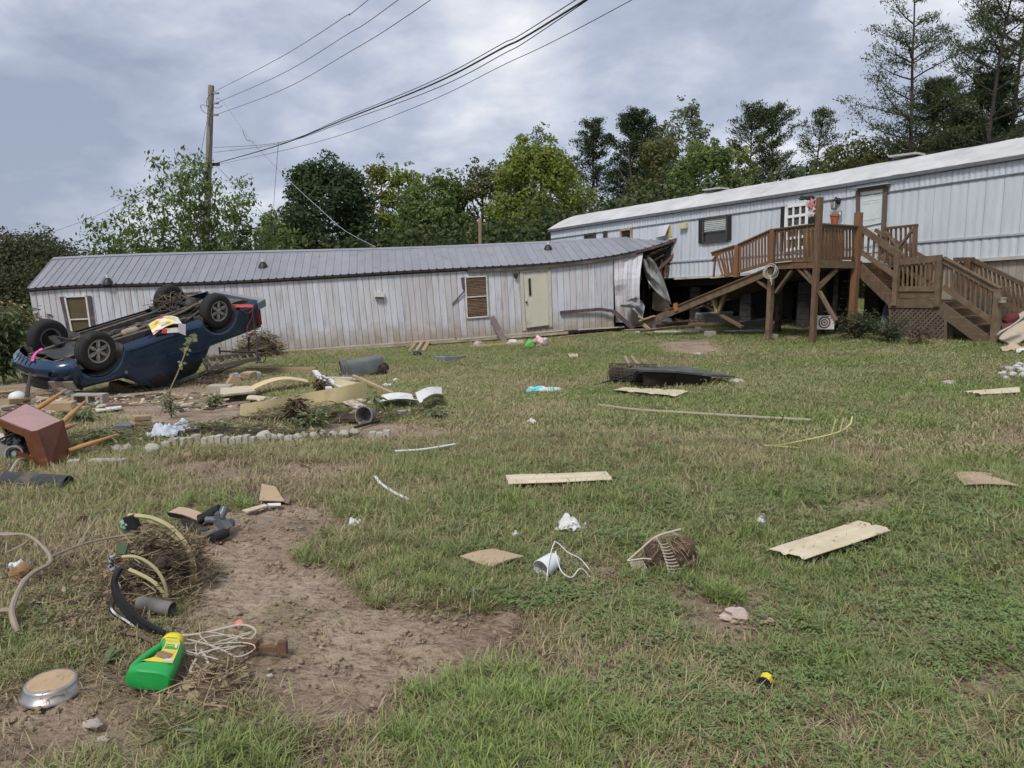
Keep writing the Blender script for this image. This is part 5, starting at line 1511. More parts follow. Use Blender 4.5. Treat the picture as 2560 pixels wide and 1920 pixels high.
put_tree('broadleaf_tree', 'slender golden-topped tree just right of the big dark round tree', 'tree', 943, 388, 47, lambda H: broadleaf(3, H, Wm_(120, 47), F_GOLD, .2, 200, .12, 40, .7, .18), TG)
put_tree('broadleaf_tree', 'yellow-green tree with two rounded tops right of the golden-topped tree', 'tree', 1012, 402, 46, lambda H: broadleaf(4, H, Wm_(120, 46), F_YEL, .15, 210, .12, 40, .6, .1), TG)
put_tree('broadleaf_tree', 'wide mid green tree behind the roof between the two pole stubs', 'tree', 1085, 415, 44, lambda H: broadleaf(5, H, Wm_(170, 44), F_MID, .08, 240, .115, 52, .8), TG)
put_tree('broadleaf_tree', 'ragged pale green tree left of the tall yellow-green tree', 'tree', 1205, 395, 45, lambda H: broadleaf(6, H, Wm_(165, 45), F_OLI, .1, 190, .115, 46, .75, .15), TG)
put_tree('broadleaf_tree', 'tall broad yellow-green tree behind the left end of the white roof', 'tree', 1345, 338, 43, lambda H: broadleaf(7, H, Wm_(215, 43), F_YEL, .08, 240, .115, 62, .85), TG)
put_tree('broadleaf_tree', 'thin pale crown peeking above the tall yellow-green tree', 'tree', 1347, 300, 55, lambda H: broadleaf(8, H, Wm_(85, 55), F_PALE, .5, 170, .12, 26, .6, .15), TG)
put_tree('pine_tree', 'dark dense pine left of the twin dark pines', 'tree', 1492, 300, 52, lambda H: pine(9, H, Wm_(190, 52), F_PINE, .30, 30, .7, umbrella=1, size=.34, thick=.05), TG)
put_tree('pine_tree', 'tallest of the dark pines behind the transformer pole', 'tree', 1572, 276, 52, lambda H: pine(10, H, Wm_(210, 52), F_PINE, .28, 30, .65, umbrella=1, size=.34, thick=.05), TG)
put_tree('pine_tree', 'dark pine half hidden behind the olive tree right of the tallest dark pine', 'tree', 1622, 292, 54, lambda H: pine(11, H, Wm_(190, 54), F_PINE, .30, 28, .7, umbrella=1, size=.34, thick=.05), TG)
put_tree('broadleaf_tree', 'airy pale grey-green tree rising above its neighbours over the white roof', 'tree', 1712, 242, 50, lambda H: broadleaf(12, H, Wm_(115, 50), F_PALE, .45, 170, .12, 40, .45, .2), TG)
put_tree('broadleaf_tree', 'olive green tree in front of the dark pines, above the white roof', 'tree', 1655, 318, 42, lambda H: broadleaf(13, H, Wm_(150, 42), F_OLI, .08, 240, .11, 50, .6), TG)
put_tree('broadleaf_tree', 'full mid green tree above the white roof left of the tall pines', 'tree', 1770, 345, 40, lambda H: broadleaf(14, H, Wm_(190, 40), F_MID, .06, 250, .11, 58, .7), TG)
put_tree('broadleaf_tree', 'yellow-green pointed tree before the cluster of soft pines', 'tree', 1850, 352, 42, lambda H: broadleaf(15, H, Wm_(105, 42), F_YEL, .1, 230, .11, 38, .5), TG)
put_tree('pine_tree', 'soft green pine, left one of the cluster above the white roof', 'tree', 1880, 275, 48, lambda H: pine(16, H, Wm_(190, 48), F_PINE2, .38, 24, .75, umbrella=1, size=.36, thick=.04), TG)
put_tree('pine_tree', 'soft green pine, middle one of the cluster above the white roof', 'tree', 1945, 268, 47, lambda H: pine(17, H, Wm_(210, 47), F_PINE2, .36, 26, .7, umbrella=1, size=.36, thick=.04), TG)
put_tree('pine_tree', 'feathery grey-green pine, right one of the cluster above the white roof', 'tree', 2045, 262, 47, lambda H: pine(18, H, Wm_(165, 47), F_PINE2, .38, 20, .7, size=.36, thick=.035), TG)
put_tree('broadleaf_tree', 'low olive tree above the white roof at the foot of the tallest pine', 'tree', 2130, 330, 36, lambda H: broadleaf(19, H, Wm_(185, 36), F_OLI, .05, 240, .10, 52, .8), TG)
put_tree('broadleaf_tree', 'low brownish green tree above the white roof right of the house door', 'tree', 2265, 345, 35, lambda H: broadleaf(20, H, Wm_(190, 35), F_OLI, .05, 230, .10, 52, .85), TG)
put_tree('pine_tree', 'tall thin pine with bare lower limbs reaching past the top of the picture', 'tree', 2308, -40, 34, lambda H: pine(21, H, Wm_(320, 34), F_PINE2, .50, 26, .8, dead=9, size=.30, thick=.03, dens=.85), TG)
put_tree('pine_tree', 'second tall pine near the right edge with heavier branches', 'tree', 2492, -90, 33, lambda H: pine(22, H, Wm_(380, 33), F_PINE2, .46, 34, .75, dead=4, size=.30, thick=.03, dens=.9), TG)
put_tree('pine_tree', 'tall pine cut off by the right edge of the picture', 'tree', 2552, -120, 35, lambda H: pine(23, H, Wm_(300, 35), F_PINE, .5, 36, .75, dead=3, size=.30, thick=.03), TG)
put_tree('pine_tree', 'broad drooping pine in front of the tall thin pine', 'tree', 2330, 200, 37, lambda H: pine(24, H, Wm_(400, 37), F_PINE, .18, 40, .5, droop=.18, dead=0, size=.32, thick=.03), TG)
put_tree('pine_tree', 'dark evergreen mass above the white roof at the right edge', 'tree', 2500, 165, 36, lambda H: pine(25, H, Wm_(330, 36), F_PINE, .10, 40, .5, droop=.1, dead=0, size=.32, thick=.04), TG)
put_tree('broadleaf_tree', 'dark leafy tree below the second tall pine', 'tree', 2430, 268, 38, lambda H: broadleaf(26, H, Wm_(230, 38), F_DARK, .05, 220, .11, 55, .8), TG)
put_tree('broadleaf_tree', 'brownish tangled tree at the left edge beyond the grey roof end', 'tree', 65, 572, 33, lambda H: broadleaf(27, H, Wm_(300, 33), F_BRN, .02, 230, .085, 66, .9), TG)
put_tree('broadleaf_tree', 'yellow-green bush tree between the tangled tree and the far hill', 'tree', 165, 628, 36, lambda H: broadleaf(28, H, Wm_(120, 36), F_OLI, .02, 230, .09, 34, .8), TG)
def thicket(seed, H, stems, mat, size=.14, per=60):
 rs = np.random.RandomState(seed); mb = MB(); C, A, B, R = [], [], [], []
 for (dx, h) in stems:
  p0 = (dx * .35 + rs.normal(0, .15), rs.normal(0, .35), -.3); d = Vector((dx * .62, rs.normal(0, .5), h + .3))
  pts = limb(mb, rs, p0, d, d.length, .04, 9, .05, .02)
  def spray(p, rr, n):
   q = np.array(p) + rs.normal(0, rr, (n, 3));
   dd = runit(rs, n) * .8 + np.array([0, 0, -.35]); dd /= np.linalg.norm(dd, axis=1, keepdims=True)
   w = np.cross(dd, runit(rs, n) * .6 + np.array([0, 0, 1])); w /= np.linalg.norm(w, axis=1, keepdims=True) + 1e-9
   s = size * rs.uniform(.6, 1.3, (n, 1)); C.append(q); A.append(dd * s); B.append(w * s * .42); R.append(rs.uniform(0, .6, n) + rs.uniform(0, .4))
  for i in range(2, 10):
   p = pts[i];
   for k in range(3):
    a = rs.uniform(0, 6.28); b = limb(mb, rs, p, (math.cos(a), math.sin(a), .45), rs.uniform(.3, .75), .012, 4, .12)
    spray(b[-1], .16, int(per * .35)); spray(b[2], .13, int(per * .25))
   spray(p, .17, int(per * .5))
 return mb.mesh('trunk', M('pale_sapling_bark', (.26, .21, .15), (.18, .14, .1), rough=.9), True), quads_mesh('crown', np.concatenate(C), np.concatenate(A), np.concatenate(B), np.concatenate(R), mat)
_Y = 31.5
def zt(v): return P(500, v, _Y).z - gz(P(500, v, _Y).x, _Y)
sap = [(-2.9, zt(492)), (-2.3, zt(470)), (-1.6, zt(450)), (-1.0, zt(410)), (-.75, zt(398)), (-.3, zt(425)), (.2, zt(445)), (.7, zt(470)), (1.2, zt(438)), (1.9, zt(478)), (2.7, zt(490)), (3.1, zt(520)), (-3.2, zt(540)), (-2.1, zt(560)), (.0, zt(500)), (1.0, zt(530)), (2.2, zt(560)), (-1.2, zt(520)), (.5, zt(560)), (-.6, zt(560))]
put_tree('sapling_thicket', 'spreading leafy sapling thicket growing round the foot of the utility pole', 'tree', 480, 400, _Y, lambda H: thicket(31, H, [(a * .64, b) for a, b in sap[:16]], F_MID, .105, 44))
put_tree('sapling', 'slim big-leaved sapling at the left behind the grey roof', 'tree', 258, 572, 33, lambda H: thicket(32, H, [(0, H), (-.3, H * .8)], F_MID, .14, 30))
put_tree('sapling', 'short sapling between the slim sapling and the pole thicket', 'tree', 300, 574, 34, lambda H: thicket(33, H, [(0, H), (.4, H * .85), (-.2, H * .8)], F_MID, .14, 34))
put_tree('broadleaf_tree', 'low yellow-green bush behind the roof under the pole thicket', 'tree', 345, 596, 36, lambda H: broadleaf(34, H, Wm_(130, 36), F_YEL, .05, 230, .09, 34, .9), TG)
put_tree('sapling', 'leafy sapling at the right side of the pole thicket', 'tree', 628, 552, 33, lambda H: thicket(35, H, [(0, H), (.5, H * .9), (-.4, H * .85), (.2, H * .7)], F_MID, .14, 40))
put_tree('broadleaf_tree', 'yellowish low tree in front of the small dull green tree', 'tree', 715, 552, 39, lambda H: broadleaf(36, H, Wm_(105, 39), F_GOLD, .05, 220, .10, 32, .8), TG)
rs = np.random.RandomState(77); cents, rads = [], []
for k in range(330):
 u = rs.uniform(640, 2600); Y = rs.uniform(36, 50); v = np.interp(u, [640, 1000, 1400, 1700, 2100, 2560], [628, 612, 585, 525, 470, 405]) + rs.uniform(-30, 70)
 p = P(u, v, Y); cents.append(np.array(p)); rads.append(rs.uniform(.8, 1.9))
C, A, B, R = leaf_cloud(rs, cents, rads, 120, .14)
for nm, mt, sl in (('understorey', F_OLI, slice(0, None, 3)), ('understorey', F_DARK, slice(1, None, 2))):
 o = bpy.data.objects.new(nm, quads_mesh(nm, C[sl], A[sl], B[sl], R[sl], mt)); COL.objects.link(o)
 tag(o, ('olive green' if mt is F_OLI else 'dark green') + ' undergrowth filling the foot of the wood behind both homes', 'undergrowth', kind='stuff')
mb = MB()
def hillf(i, t):
 x = -420 + 700 * i; y = 380 + 160 * t
 u = PROJ((x, y, 10))[0]
 h = np.interp(x, [-420, -330, -255, -225, -190, -150, -60, 60, 280], [30, 22, 17, 19, 24, 22, 26, 34, 40]) * math.sin(math.pi * min(1, t * .9 + .05)) ** .8
 return (x, y, -6 + h + 5.0 * mnoise.noise(Vector((x * .05, y * .05, 0))) + 3.2 * mnoise.noise(Vector((x * .17, y * .17, 4))))
mb.grid(hillf, 220, 30)
struct('hill', mb, M('far_wooded_hill', (.055, .070, .045), (.030, .042, .030), scale=.06, rough=.95, contrast=.12), True)
rs = np.random.RandomState(78); cents = []; rads = []
for k in range(900):
 i, t = rs.rand(), rs.uniform(.05, .75); cents.append(np.array(hillf(i, t))); rads.append(rs.uniform(2.0, 4.2))
C, A, B, R = leaf_cloud(rs, cents, rads, 2.2, 1.0)
o = bpy.data.objects.new('hill_forest', quads_mesh('hill_forest', C, A, B, R, foliage_material('hazy_far_leaves', [(.040, .052, .038), (.058, .072, .046), (.08, .09, .055)]))); COL.objects.link(o)
tag(o, 'distant forest covering the low hill beyond the grey roof', 'forest', kind='stuff')
# ------------------------------------------------------------------ poles and wires
POLEW = M('weathered_pole_wood', (.30, .26, .22), (.19, .165, .14), scale=10, stretch=(1, 1, .12), rough=.95, bump=.5, bscale=20)
WIRE = M('dark_wire', (.05, .05, .055), (.03, .03, .03), rough=.6)
GALV = M('galvanised_metal', (.38, .39, .40), (.28, .28, .29), rough=.5, metal=.5)
YP = 36.0
pt = P(528, 214, YP); pb = P(519, 490, YP); dirp = (pb - pt).normalized()
foot = pt + dirp * ((pt.z - gz(pt.x, pt.y)) / -dirp.z + .3)
pole = thing('utility_pole', 'tall weathered wooden utility pole rising behind the grey roof', 'utility pole', (foot.x, foot.y, gz(foot.x, foot.y)))
mb = MB(); mb.tube([foot.lerp(pt, k / 8) for k in range(9)], [.17 - .005 * k for k in range(9)], 14); mb.build('pole_shaft', POLEW, pole, True)
for v, r in ((233, .05), (258, .05), (287, .06)):
 p = P(530 + (v - 214) * -.02 + 8, v, YP - .1); mb = MB(); mb.box(p, (.14, .1, .07)); mb.lathe([(.0, -.06), (.055, -.05), (.035, 0), (.055, .05), (0, .06)], 10, TR(p + Vector((.12, 0, 0)), ry=1.57)); mb.build('insulator', GALV, pole)
mb = MB(); mb.box(P(537, 411, YP - .15), (.42, .12, .13)); mb.box(P(528, 411, YP - .1), (.3, .4, .09)); mb.build('cable_bracket', BLACKPL, pole)
mb = MB(); mb.box(P(514, 439, YP - .25), (.14, .18, .38)); mb.build('junction_box', BLACKPL, pole)
mb = MB(); mb.tube(curve([P(u, v, YP - .25) for u, v in [(531, 232), (519, 245), (516, 262), (524, 268), (505, 262), (502, 270), (512, 282), (524, 286), (521, 312)]], 40), .012, 5)
mb.tube(curve([P(u, v, YP - .25) for u, v in [(534, 258), (528, 275), (524, 300), (520, 315)]], 20), .014, 5); mb.tube(curve([P(u, v, YP - .25) for u, v in [(556, 264), (545, 270), (533, 268)]], 10), .012, 5); mb.build('jumper_wire', WIRE, pole)
mb = MB(); mb.tube(curve([P(u, v, YP - .2) for u, v in [(522, 300), (526, 340), (520, 420), (524, 470)]], 20), .015, 5); mb.build('ground_wire', WIRE, pole)
WG = 'overhead wires from the utility pole'
def wire(label, px, r, Y1, tailz=None, beyond=1.6):
 p0 = P(*px[0], YP - .1); p1 = P(*px[-1], Y1); dr = (p1.xy - p0.xy)
 pts = [p0] + [HIT(u, v, p0.xy, dr) for u, v in px[1:-1]] + [p1]
 if beyond:
  d1 = pts[-1] - pts[-2]; d0 = pts[-2] - pts[-3]
  s1 = d1.z / d1.xy.length; s0 = d0.z / d0.xy.length
  L = 14.0; pts.append(pts[-1] + Vector((d1.xy.normalized().x * L, d1.xy.normalized().y * L, max(-.02, s1 + .03) * L)))
 mb = MB(); mb.tube(curve(pts, 60), r, 6)
 return single('overhead_wire', mb, WIRE, label, 'wire', group=WG)
wire('topmost of the three thin wires leaving the pole top', [(536, 229), (700, 144), (860, 43), (920, 0)], .008, 19)
wire('middle of the three thin wires leaving the pole top', [(541, 257), (700, 187), (860, 91), (995, 0)], .008, 18)
wire('lowest of the three thin wires leaving the pole top', [(537, 288), (700, 227), (860, 138), (1076, 0)], .008, 17)
wire('thick dark cable running from the pole bracket to the top edge', [(541, 408), (700, 362), (860, 299), (1078, 212), (1249, 124), (1463, 0)], .017, 13)
wire('thin strand along the top of the thick cable bundle', [(534, 369), (700, 356), (860, 294), (1078, 204), (1249, 113), (1439, 0)], .008, 13)
wire('thin strand hugging the underside of the thick cable bundle', [(533, 381), (700, 359), (860, 305), (1078, 226), (1249, 140), (1466, 2)], .008, 13)
wire('lone lowest wire running to the top edge right of the bundle', [(545, 411), (700, 378), (860, 335), (1078, 251), (1249, 167), (1579, 0)], .0065, 13)
def strand(label, pts, r=.009, mat=WIRE, grp=WG, name='slack_wire'):
 mb = MB(); mb.tube(curve(pts, 40), r, 5); return single(name, mb, mat, label, 'wire', group=grp)
strand('broken service wire falling from the pole top to the grey roof', [P(u, v, y) for u, v, y in [(540, 247, 35.8), (556, 253, 35.3), (606, 323, 34.5), (637, 362, 34), (731, 459, 32.6), (800, 522, 31.5), (860, 575, 30.6), (938, 617, 29.4)]], .014, GALV)
strand('small loop twisted off the broken service wire', [P(u, v, 34.4) for u, v in [(606, 326), (611, 338), (618, 351), (628, 352), (634, 357)]], .010)
strand('thin line hanging straight down from the cable bundle', [HIT(696, 357, P(541, 408, YP).xy, P(1463, 0, 13).xy - P(541, 408, YP).xy), P(691, 420, 29.5), P(684, 515, 29.8)], .008)
strand('faint wire sloping from the pole to the left behind the thicket', [P(515, 385, 36), P(373, 470, 40), P(240, 540, 46), P(115, 585, 52)], .010)
strand('guy wire dropping steeply at the left of the pole', [P(517, 303, 36), P(490, 451, 35), P(470, 560, 34)], .009)
strand('guy wire dropping to the right of the pole through the thicket', [P(538, 412, 36), P(600, 475, 37), P(657, 536, 38), P(700, 590, 38.5)], .009)
strand('upper of two dark wires over the white roof at right', [P(2640, 258, 24), P(2560, 274, 25), P(2361, 334, 30), P(2150, 380, 36)], .008)
strand('lower of two dark wires over the white roof at right', [P(2640, 312, 24), P(2560, 330, 25), P(2361, 373, 30), P(2100, 430, 36)], .008)
mb = MB(); p = P(1200, 545, 33); mb.tube([Vector((p.x, p.y, gz(p.x, p.y) - .2)), p], .075, 10)
single('pole_stub', mb, M('tan_post_wood', (.30, .22, .15), (.22, .16, .11), rough=.9, bump=.3, scale=6), 'short tan wooden post sticking up behind the grey roof', 'post')
strand('guy line from the short tan post down behind the roof', [P(1195, 574, 33), P(1172, 590, 33), P(1148, 612, 33.2)], .008)
p = P(1487, 470, 46); q = P(1496, 545, 46); q = q + (q - p).normalized() * 5
tp = thing('transformer_pole', 'leaning grey pole with a small transformer box beyond the white roof', 'utility pole', q)
mb = MB(); mb.tube([q, p], [.15, .12], 10); mb.build('pole_shaft', M('pale_grey_pole', (.36, .34, .30), (.27, .25, .22), rough=.9), tp)
mb = MB(); c = P(1484, 515, 45.8); mb.lathe([(0, -.32), (.2, -.32), (.2, .28), (.17, .34), (0, .36)], 12, TR(c)); mb.tube([c + Vector((-.08, 0, .34)), c + Vector((-.08, 0, .5))], .04, 6); mb.build('transformer', M('pale_grey_tank', (.52, .54, .56), rough=.5), tp)
mb = MB(); mb.beam(P(1489, 476, 45.9), P(1501, 477, 45.9), .06, .06); mb.build('crossarm', GALV, tp)
# ------------------------------------------------------------------ overturned pickup truck
WBASE, TRK, WR = 2.95, .78, .385
Fn = P(238.6, 876, 15.0); Ff = P(115.5, 843, 15.78); Rn = P(546.5, 774, 17.55)
ex = (Fn - Rn).normalized(); ey = (Ff - Fn); ey = (ey - ex * ey.dot(ex)).normalized(); ez = ex.cross(ey)     # ez points down: wheels in the air
TT = Matrix((ex, ey, ez)).transposed().to_4x4()
TT.translation = Fn - TT.to_3x3() @ Vector((0, -TRK, WR))
def hitpl(u, v, q, n):
 d = ray(u, v); o = Vector((0, 0, EYE)); t = (q - o).dot(n) / d.dot(n); return o + d * t
TTI = TT.inverted()
def tside(u, v, y=-.9):      # point on the near flank, in truck space
 return TTI @ hitpl(u, v, TT @ Vector((0, y, 0)), TT.to_3x3() @ Vector((0, 1, 0)))
def tbelly(u, v, z=.5):      # point on the underside
 return TTI @ hitpl(u, v, TT @ Vector((0, 0, z)), TT.to_3x3() @ Vector((0, 0, 1)))
BLUE = M('deep_blue_car_paint', (.012, .044, .105), (.009, .034, .082), scale=2, rough=.28, metal=.25, coat=.8, dirt=.10, dscale=4, dcol=(.10, .085, .07))
RUBBER = M('black_tyre_rubber', (.022, .021, .021), (.030, .028, .026), scale=8, rough=.85, dirt=.10, dcol=(.10, .085, .068))
ALLOY = M('dusty_alloy', (.46, .45, .43), (.34, .33, .31), rough=.4, metal=.7, dirt=.2)
FRAMEM = M('mud_dried_chassis_steel', (.125, .108, .088), (.060, .052, .044), scale=4, rough=.85, dirt=.4, dscale=5, dcol=(.20, .165, .125))
DKSTEEL = M('dark_oily_steel', (.045, .042, .038), (.028, .026, .025), rough=.7, dirt=.3, dcol=(.13, .11, .085))
truck = thing('pickup_truck', 'dark blue pickup truck lying upside down with its wheels in the air', 'truck', T=TT)
def tp_(name, mb, mat, par=None, smooth=False, label=None):
 return mb.build(name, mat, par or truck, smooth, label=label)
path = []
for x in np.arange(-4.12, .36, .045):
 path.append((x, -.885))
for a in np.linspace(0, 80, 12):
 path.append((.36 + .42 * math.sin(math.radians(a)), -.885 + .36 * (1 - math.cos(math.radians(a)))))
for y in np.linspace(-.5, .5, 15):
 path.append((.80 + .09 * (1 - (y / .52) ** 2), y))
for a in np.linspace(80, 0, 12):
 path.append((.36 + .42 * math.sin(math.radians(a)), .885 - .36 * (1 - math.cos(math.radians(a)))))
for x in np.arange(.34, -4.13, -.045):
 path.append((x, .885))
rows = [(0.0, -.075), (.06, -.03), (.14, .0), (.30, .018), (.42, .020), (.48, .008), (.55, .016), (.72, .006), (.88, -.025), (1.0, -.075)]
def z_lo(x, y):
 z = .43
 if abs(y) > .6:
  for xw, r in ((0, .50), (-WBASE, .48)):
   dx = abs(x - xw)
   if dx < r: z = max(z, WR + math.sqrt(r * r - dx * dx) * .98)
 if x > .45: z = .40 + .06 * (x - .45)
 return z
def z_hi(x):
 return (1.13 if x < -.85 else 1.13 - .12 * sstep(-.85, .75, x)) + .24 * sstep(-.45, -.75, x) * sstep(-2.62, -2.42, x)
mb = MB(); vs = []
for (x, y) in path:
 z0, z1 = z_lo(x, y), z_hi(x)
 ox, oy = (0, math.copysign(1, y)) if x < .36 else (Vector((x - .2, y * .6)).normalized())
 flare = 0
 if x < .5 and abs(y) > .7:
  for xw in (0, -WBASE):
   dx = abs(x - xw); flare = max(flare, .035 * sstep(.74, .5, dx))
 for t, o_ in rows:
  z = z0 + (z1 - z0) * t
  k = o_ + flare * (1 - t) ** 1.5
  if x >= .5: k = o_ * 1.3 + (.05 * math.exp(-((t - .22) / .2) ** 2) - .05 * sstep(.45, .6, t))
  vs.append((x + ox * k, y + oy * k, z))
nr = len(rows)
mb.add(vs, [(i * nr + j, (i + 1) * nr + j, (i + 1) * nr + j + 1, i * nr + j + 1) for i in range(len(path) - 1) for j in range(nr - 1)])
tp_('body', mb, BLUE, None, True)
mb = MB(); mb.add([(-4.1, -.8, 1.1), (-.85, -.8, 1.1), (-.85, .8, 1.1), (-4.1, .8, 1.1)], [(0, 1, 2, 3)]); mb.add([(-.85, -.8, 1.09), (.72, -.62, .985), (.72, .62, .985), (-.85, .8, 1.09)], [(0, 1, 2, 3)]); tp_('hood', mb, BLUE)
mb = MB()
def cabf(x0, x1, y, z0, z1, sx): return None
cabp = [(-.70, 1.30), (-1.2, 1.66), (-2.2, 1.66), (-2.5, 1.30)]
for sgn in (-1, 1):
 a = [(x, sgn * (.80 - .25 * (z - 1.3)), z) for x, z in cabp]; mb.add(a, [(0, 1, 2, 3) if sgn < 0 else (3, 2, 1, 0)])
a = [(x, s * (.80 - .25 * (z - 1.3)), z) for x, z in cabp for s in (-1, 1)]; mb.add(a, [(0, 1, 3, 2), (2, 3, 5, 4), (4, 5, 7, 6)]); tp_('cab', mb, BLUE)
for x0, x1 in ((-.98, -1.62), (-1.70, -2.30)):
 mb = MB(); a = [(x0, -.815, 1.35), (x1, -.815, 1.35), (x1 * .985, -.735, 1.60), (x0 - .15, -.735, 1.60)]; mb.add(a, [(0, 1, 2, 3)]); tp_('side_window', mb, GLASS)
mb = MB(); mb.add([(-4.10, -.86, .52), (-4.10, .86, .52), (-4.14, .83, 1.13), (-4.14, -.83, 1.13)], [(0, 1, 2, 3)]); mb.box((-4.14, 0, .84), (.05, 1.5, .5)); tp_('tailgate', mb, BLUE)
for s in (-1, 1):
 mb = MB(); mb.hexa([(-4.13, s * .80, .70), (-4.13, s * .893, .70), (-4.13, s * .89, 1.04), (-4.13, s * .80, 1.04), (-4.02, s * .82, .70), (-4.0, s * .912, .70), (-4.0, s * .905, 1.04), (-4.02, s * .82, 1.04)]); tp_('tail_light', mb, M('red_lens', (.25, .012, .012), (.2, .01, .01), rough=.25))
mb = MB(); mb.box((-4.28, 0, .56), (.16, 1.72, .17));
for s in (-1, 1): mb.hexa([(-4.36, s * .7, .48), (-4.36, s * .86, .48), (-4.36, s * .86, .65), (-4.36, s * .7, .65), (-4.10, s * .7, .48), (-4.06, s * .93, .48), (-4.06, s * .93, .65), (-4.10, s * .7, .65)])
tp_('rear_bumper', mb, M('grey_bumper', (.30, .31, .33), rough=.35, metal=.5))
for x in (-.62, -1.72, -2.42, -3.62):
 mb = MB(); pts = [(x, -.885 - o_ - .004, .45 + (1.13 - .45) * t) for t, o_ in rows if t > .02]; mb.tube(pts, .006, 4); tp_('panel_gap', mb, BLACKISH)
mb = MB(); mb.beam((-.62, -.905, .60), (-2.3, -.905, .60), .012, .03); tp_('rocker_shadow_line', mb, M('rocker_shadow_blue', (.006, .016, .04), rough=.4))  # darker blue strip imitates the shadow line along the rocker
mb = MB(); mb.lathe([(0, 0), (.035, .0), (.035, .008), (0, .01)], 12, TR((-.45, -.90, .98), rx=1.57)); tp_('side_lamp', mb, GALV)
for x in (-1.55,):
 mb = MB(); mb.box((x, -.915, .95), (.2, .025, .045)); tp_('door_handle', mb, BLUE)
def front_patch(y0, y1, z0, z1, proud, mat, name, n=6):
 mb = MB(); vs = []
 for k in range(n + 1):
  y = y0 + (y1 - y0) * k / n; x = .80 + .09 * (1 - (y / .52) ** 2) if abs(y) < .5 else .80 - (abs(y) - .5) * .55
  for z in (z0, z1): vs.append((x + proud, y, z))
 mb.add(vs, [(2 * k, 2 * k + 2, 2 * k + 3, 2 * k + 1) for k in range(n)]); return tp_(name, mb, mat)
front_patch(-.22, .40, .56, .66, .075, BLACKISH, 'air_intake'); front_patch(-.28, .46, .665, .70, .085, GREYTRIM, 'intake_lip'); front_patch(-.42, .42, .80, .98, .02, BLACKPL, 'grille')
for s in (-1, 1):
 c = Vector((.78, s * .60, .63)); mb = MB(); nrm_ = Vector((.85, s * .52, 0)).normalized(); q = nrm_.to_track_quat('Z', 'Y').to_matrix().to_4x4()
 mb.lathe([(.085, -.05), (.085, .035), (.070, .035), (.060, -.01), (0, -.01)], 16, Matrix.Translation(c + nrm_ * .055) @ q); fl = tp_('fog_light', mb, BLUE, None, True)
 mb = MB(); mb.lathe([(.058, -.005), (.03, .008), (0, .012)], 14, Matrix.Translation(c + nrm_ * .055) @ q); tp_('lens', mb, GLASS, fl)
 mb = MB(); mb.hexa([(.74, s * .45, .80), (.60, s * .84, .80), (.56, s * .84, .98), (.72, s * .45, .98), (.86, s * .45, .80), (.66, s * .90, .80), (.62, s * .89, .98), (.80, s * .45, .98)]); tp_('headlight', mb, M('cloudy_headlight', (.42, .36, .27), (.3, .24, .17), rough=.25))
for y in np.linspace(-.1, .48, 5):
 mb = MB(); x = .80 + .09 * (1 - (y / .52) ** 2); mb.beam((x - .06, y, .40), (x + .055, y, .52), .012, .012); tp_('lip_groove', mb, BLACKISH)
def wheel(xw, s):
 c = Vector((xw, s * TRK, WR)); R = Matrix.Translation(c) @ Matrix.Rotation(-s * math.pi / 2, 4, 'X')   # local z = outboard
 prof = [(.225, -.115), (.30, -.125), (.355, -.112), (.380, -.085), (.387, -.03), (.387, .03), (.380, .085), (.355, .112), (.30, .125), (.225, .115), (.212, .09), (.212, -.09)]
 mb = MB(); mb.lathe(prof, 40, R, True); w = tp_('wheel', mb, RUBBER, None, True)
 for z in (-.055, 0, .055):    # tread grooves
  mb = MB(); mb.lathe([(.3885, z - .006), (.3885, z + .006)], 40, R); tp_('tread_groove', mb, BLACKISH, w)
 mb = MB(); mb.lathe([(.232, .108), (.232, .118), (.205, .112), (.195, .06), (.185, .04), (.185, -.10), (.215, -.11), (.215, .1)], 32, R, True); tp_('rim', mb, ALLOY, w, True)
 mb = MB(); mb.lathe([(.19, .0), (.19, .03), (0, .03)], 24, R); tp_('brake_disc', mb, DKSTEEL, w)
 for k in range(6):
  a = k * math.pi / 3 + .3; d = Vector((math.cos(a), math.sin(a), 0)); t = Vector((-math.sin(a), math.cos(a), 0))
  mb = MB(); z = Vector((0, 0, 1)); pts = []
  for r, wv, zz_ in ((.04, .026, .10), (.12, .044, .112), (.20, .030, .105)):
   pts.append([R @ (d * r - t * wv + z * (zz_ - .03)), R @ (d * r + t * wv + z * (zz_ - .03)), R @ (d * r + t * wv * .6 + z * zz_), R @ (d * r - t * wv * .6 + z * zz_)])
  mb.hexa(pts[0] + pts[1]); mb.hexa(pts[1] + pts[2]); tp_('spoke', mb, ALLOY, w, True)
 mb = MB(); mb.lathe([(.055, .08), (.055, .105), (.035, .115), (0, .115)], 16, R); tp_('hub_cap', mb, ALLOY, w, True)
 return w
for xw in (0, -WBASE):
 for s in (-1, 1): wheel(xw, s)
WELL = M('mud_coated_liner', (.125, .112, .095), (.085, .076, .065), rough=.9, dirt=.35, dcol=(.17, .145, .115))
for xw, r in ((0, .50), (-WBASE, .48)):
 for s in (-1, 1):
  mb = MB(); n = 18; vs = []
  for k in range(n + 1):
   a = math.pi * k / n; vs += [(xw + r * math.cos(a), s * .90, WR + r * math.sin(a) * .98), (xw + r * math.cos(a), s * .48, WR + r * math.sin(a) * .98)]
  mb.add(vs, [(2 * k, 2 * k + 1, 2 * k + 3, 2 * k + 2) for k in range(n)]); tp_('wheel_well', mb, WELL, None, True)
mb = MB(); mb.add([(.72, -.80, .66), (-4.05, -.84, .66), (-4.05, .84, .66), (.72, .80, .66)], [(0, 1, 2, 3)]); tp_('floor_pan', mb, DKSTEEL)
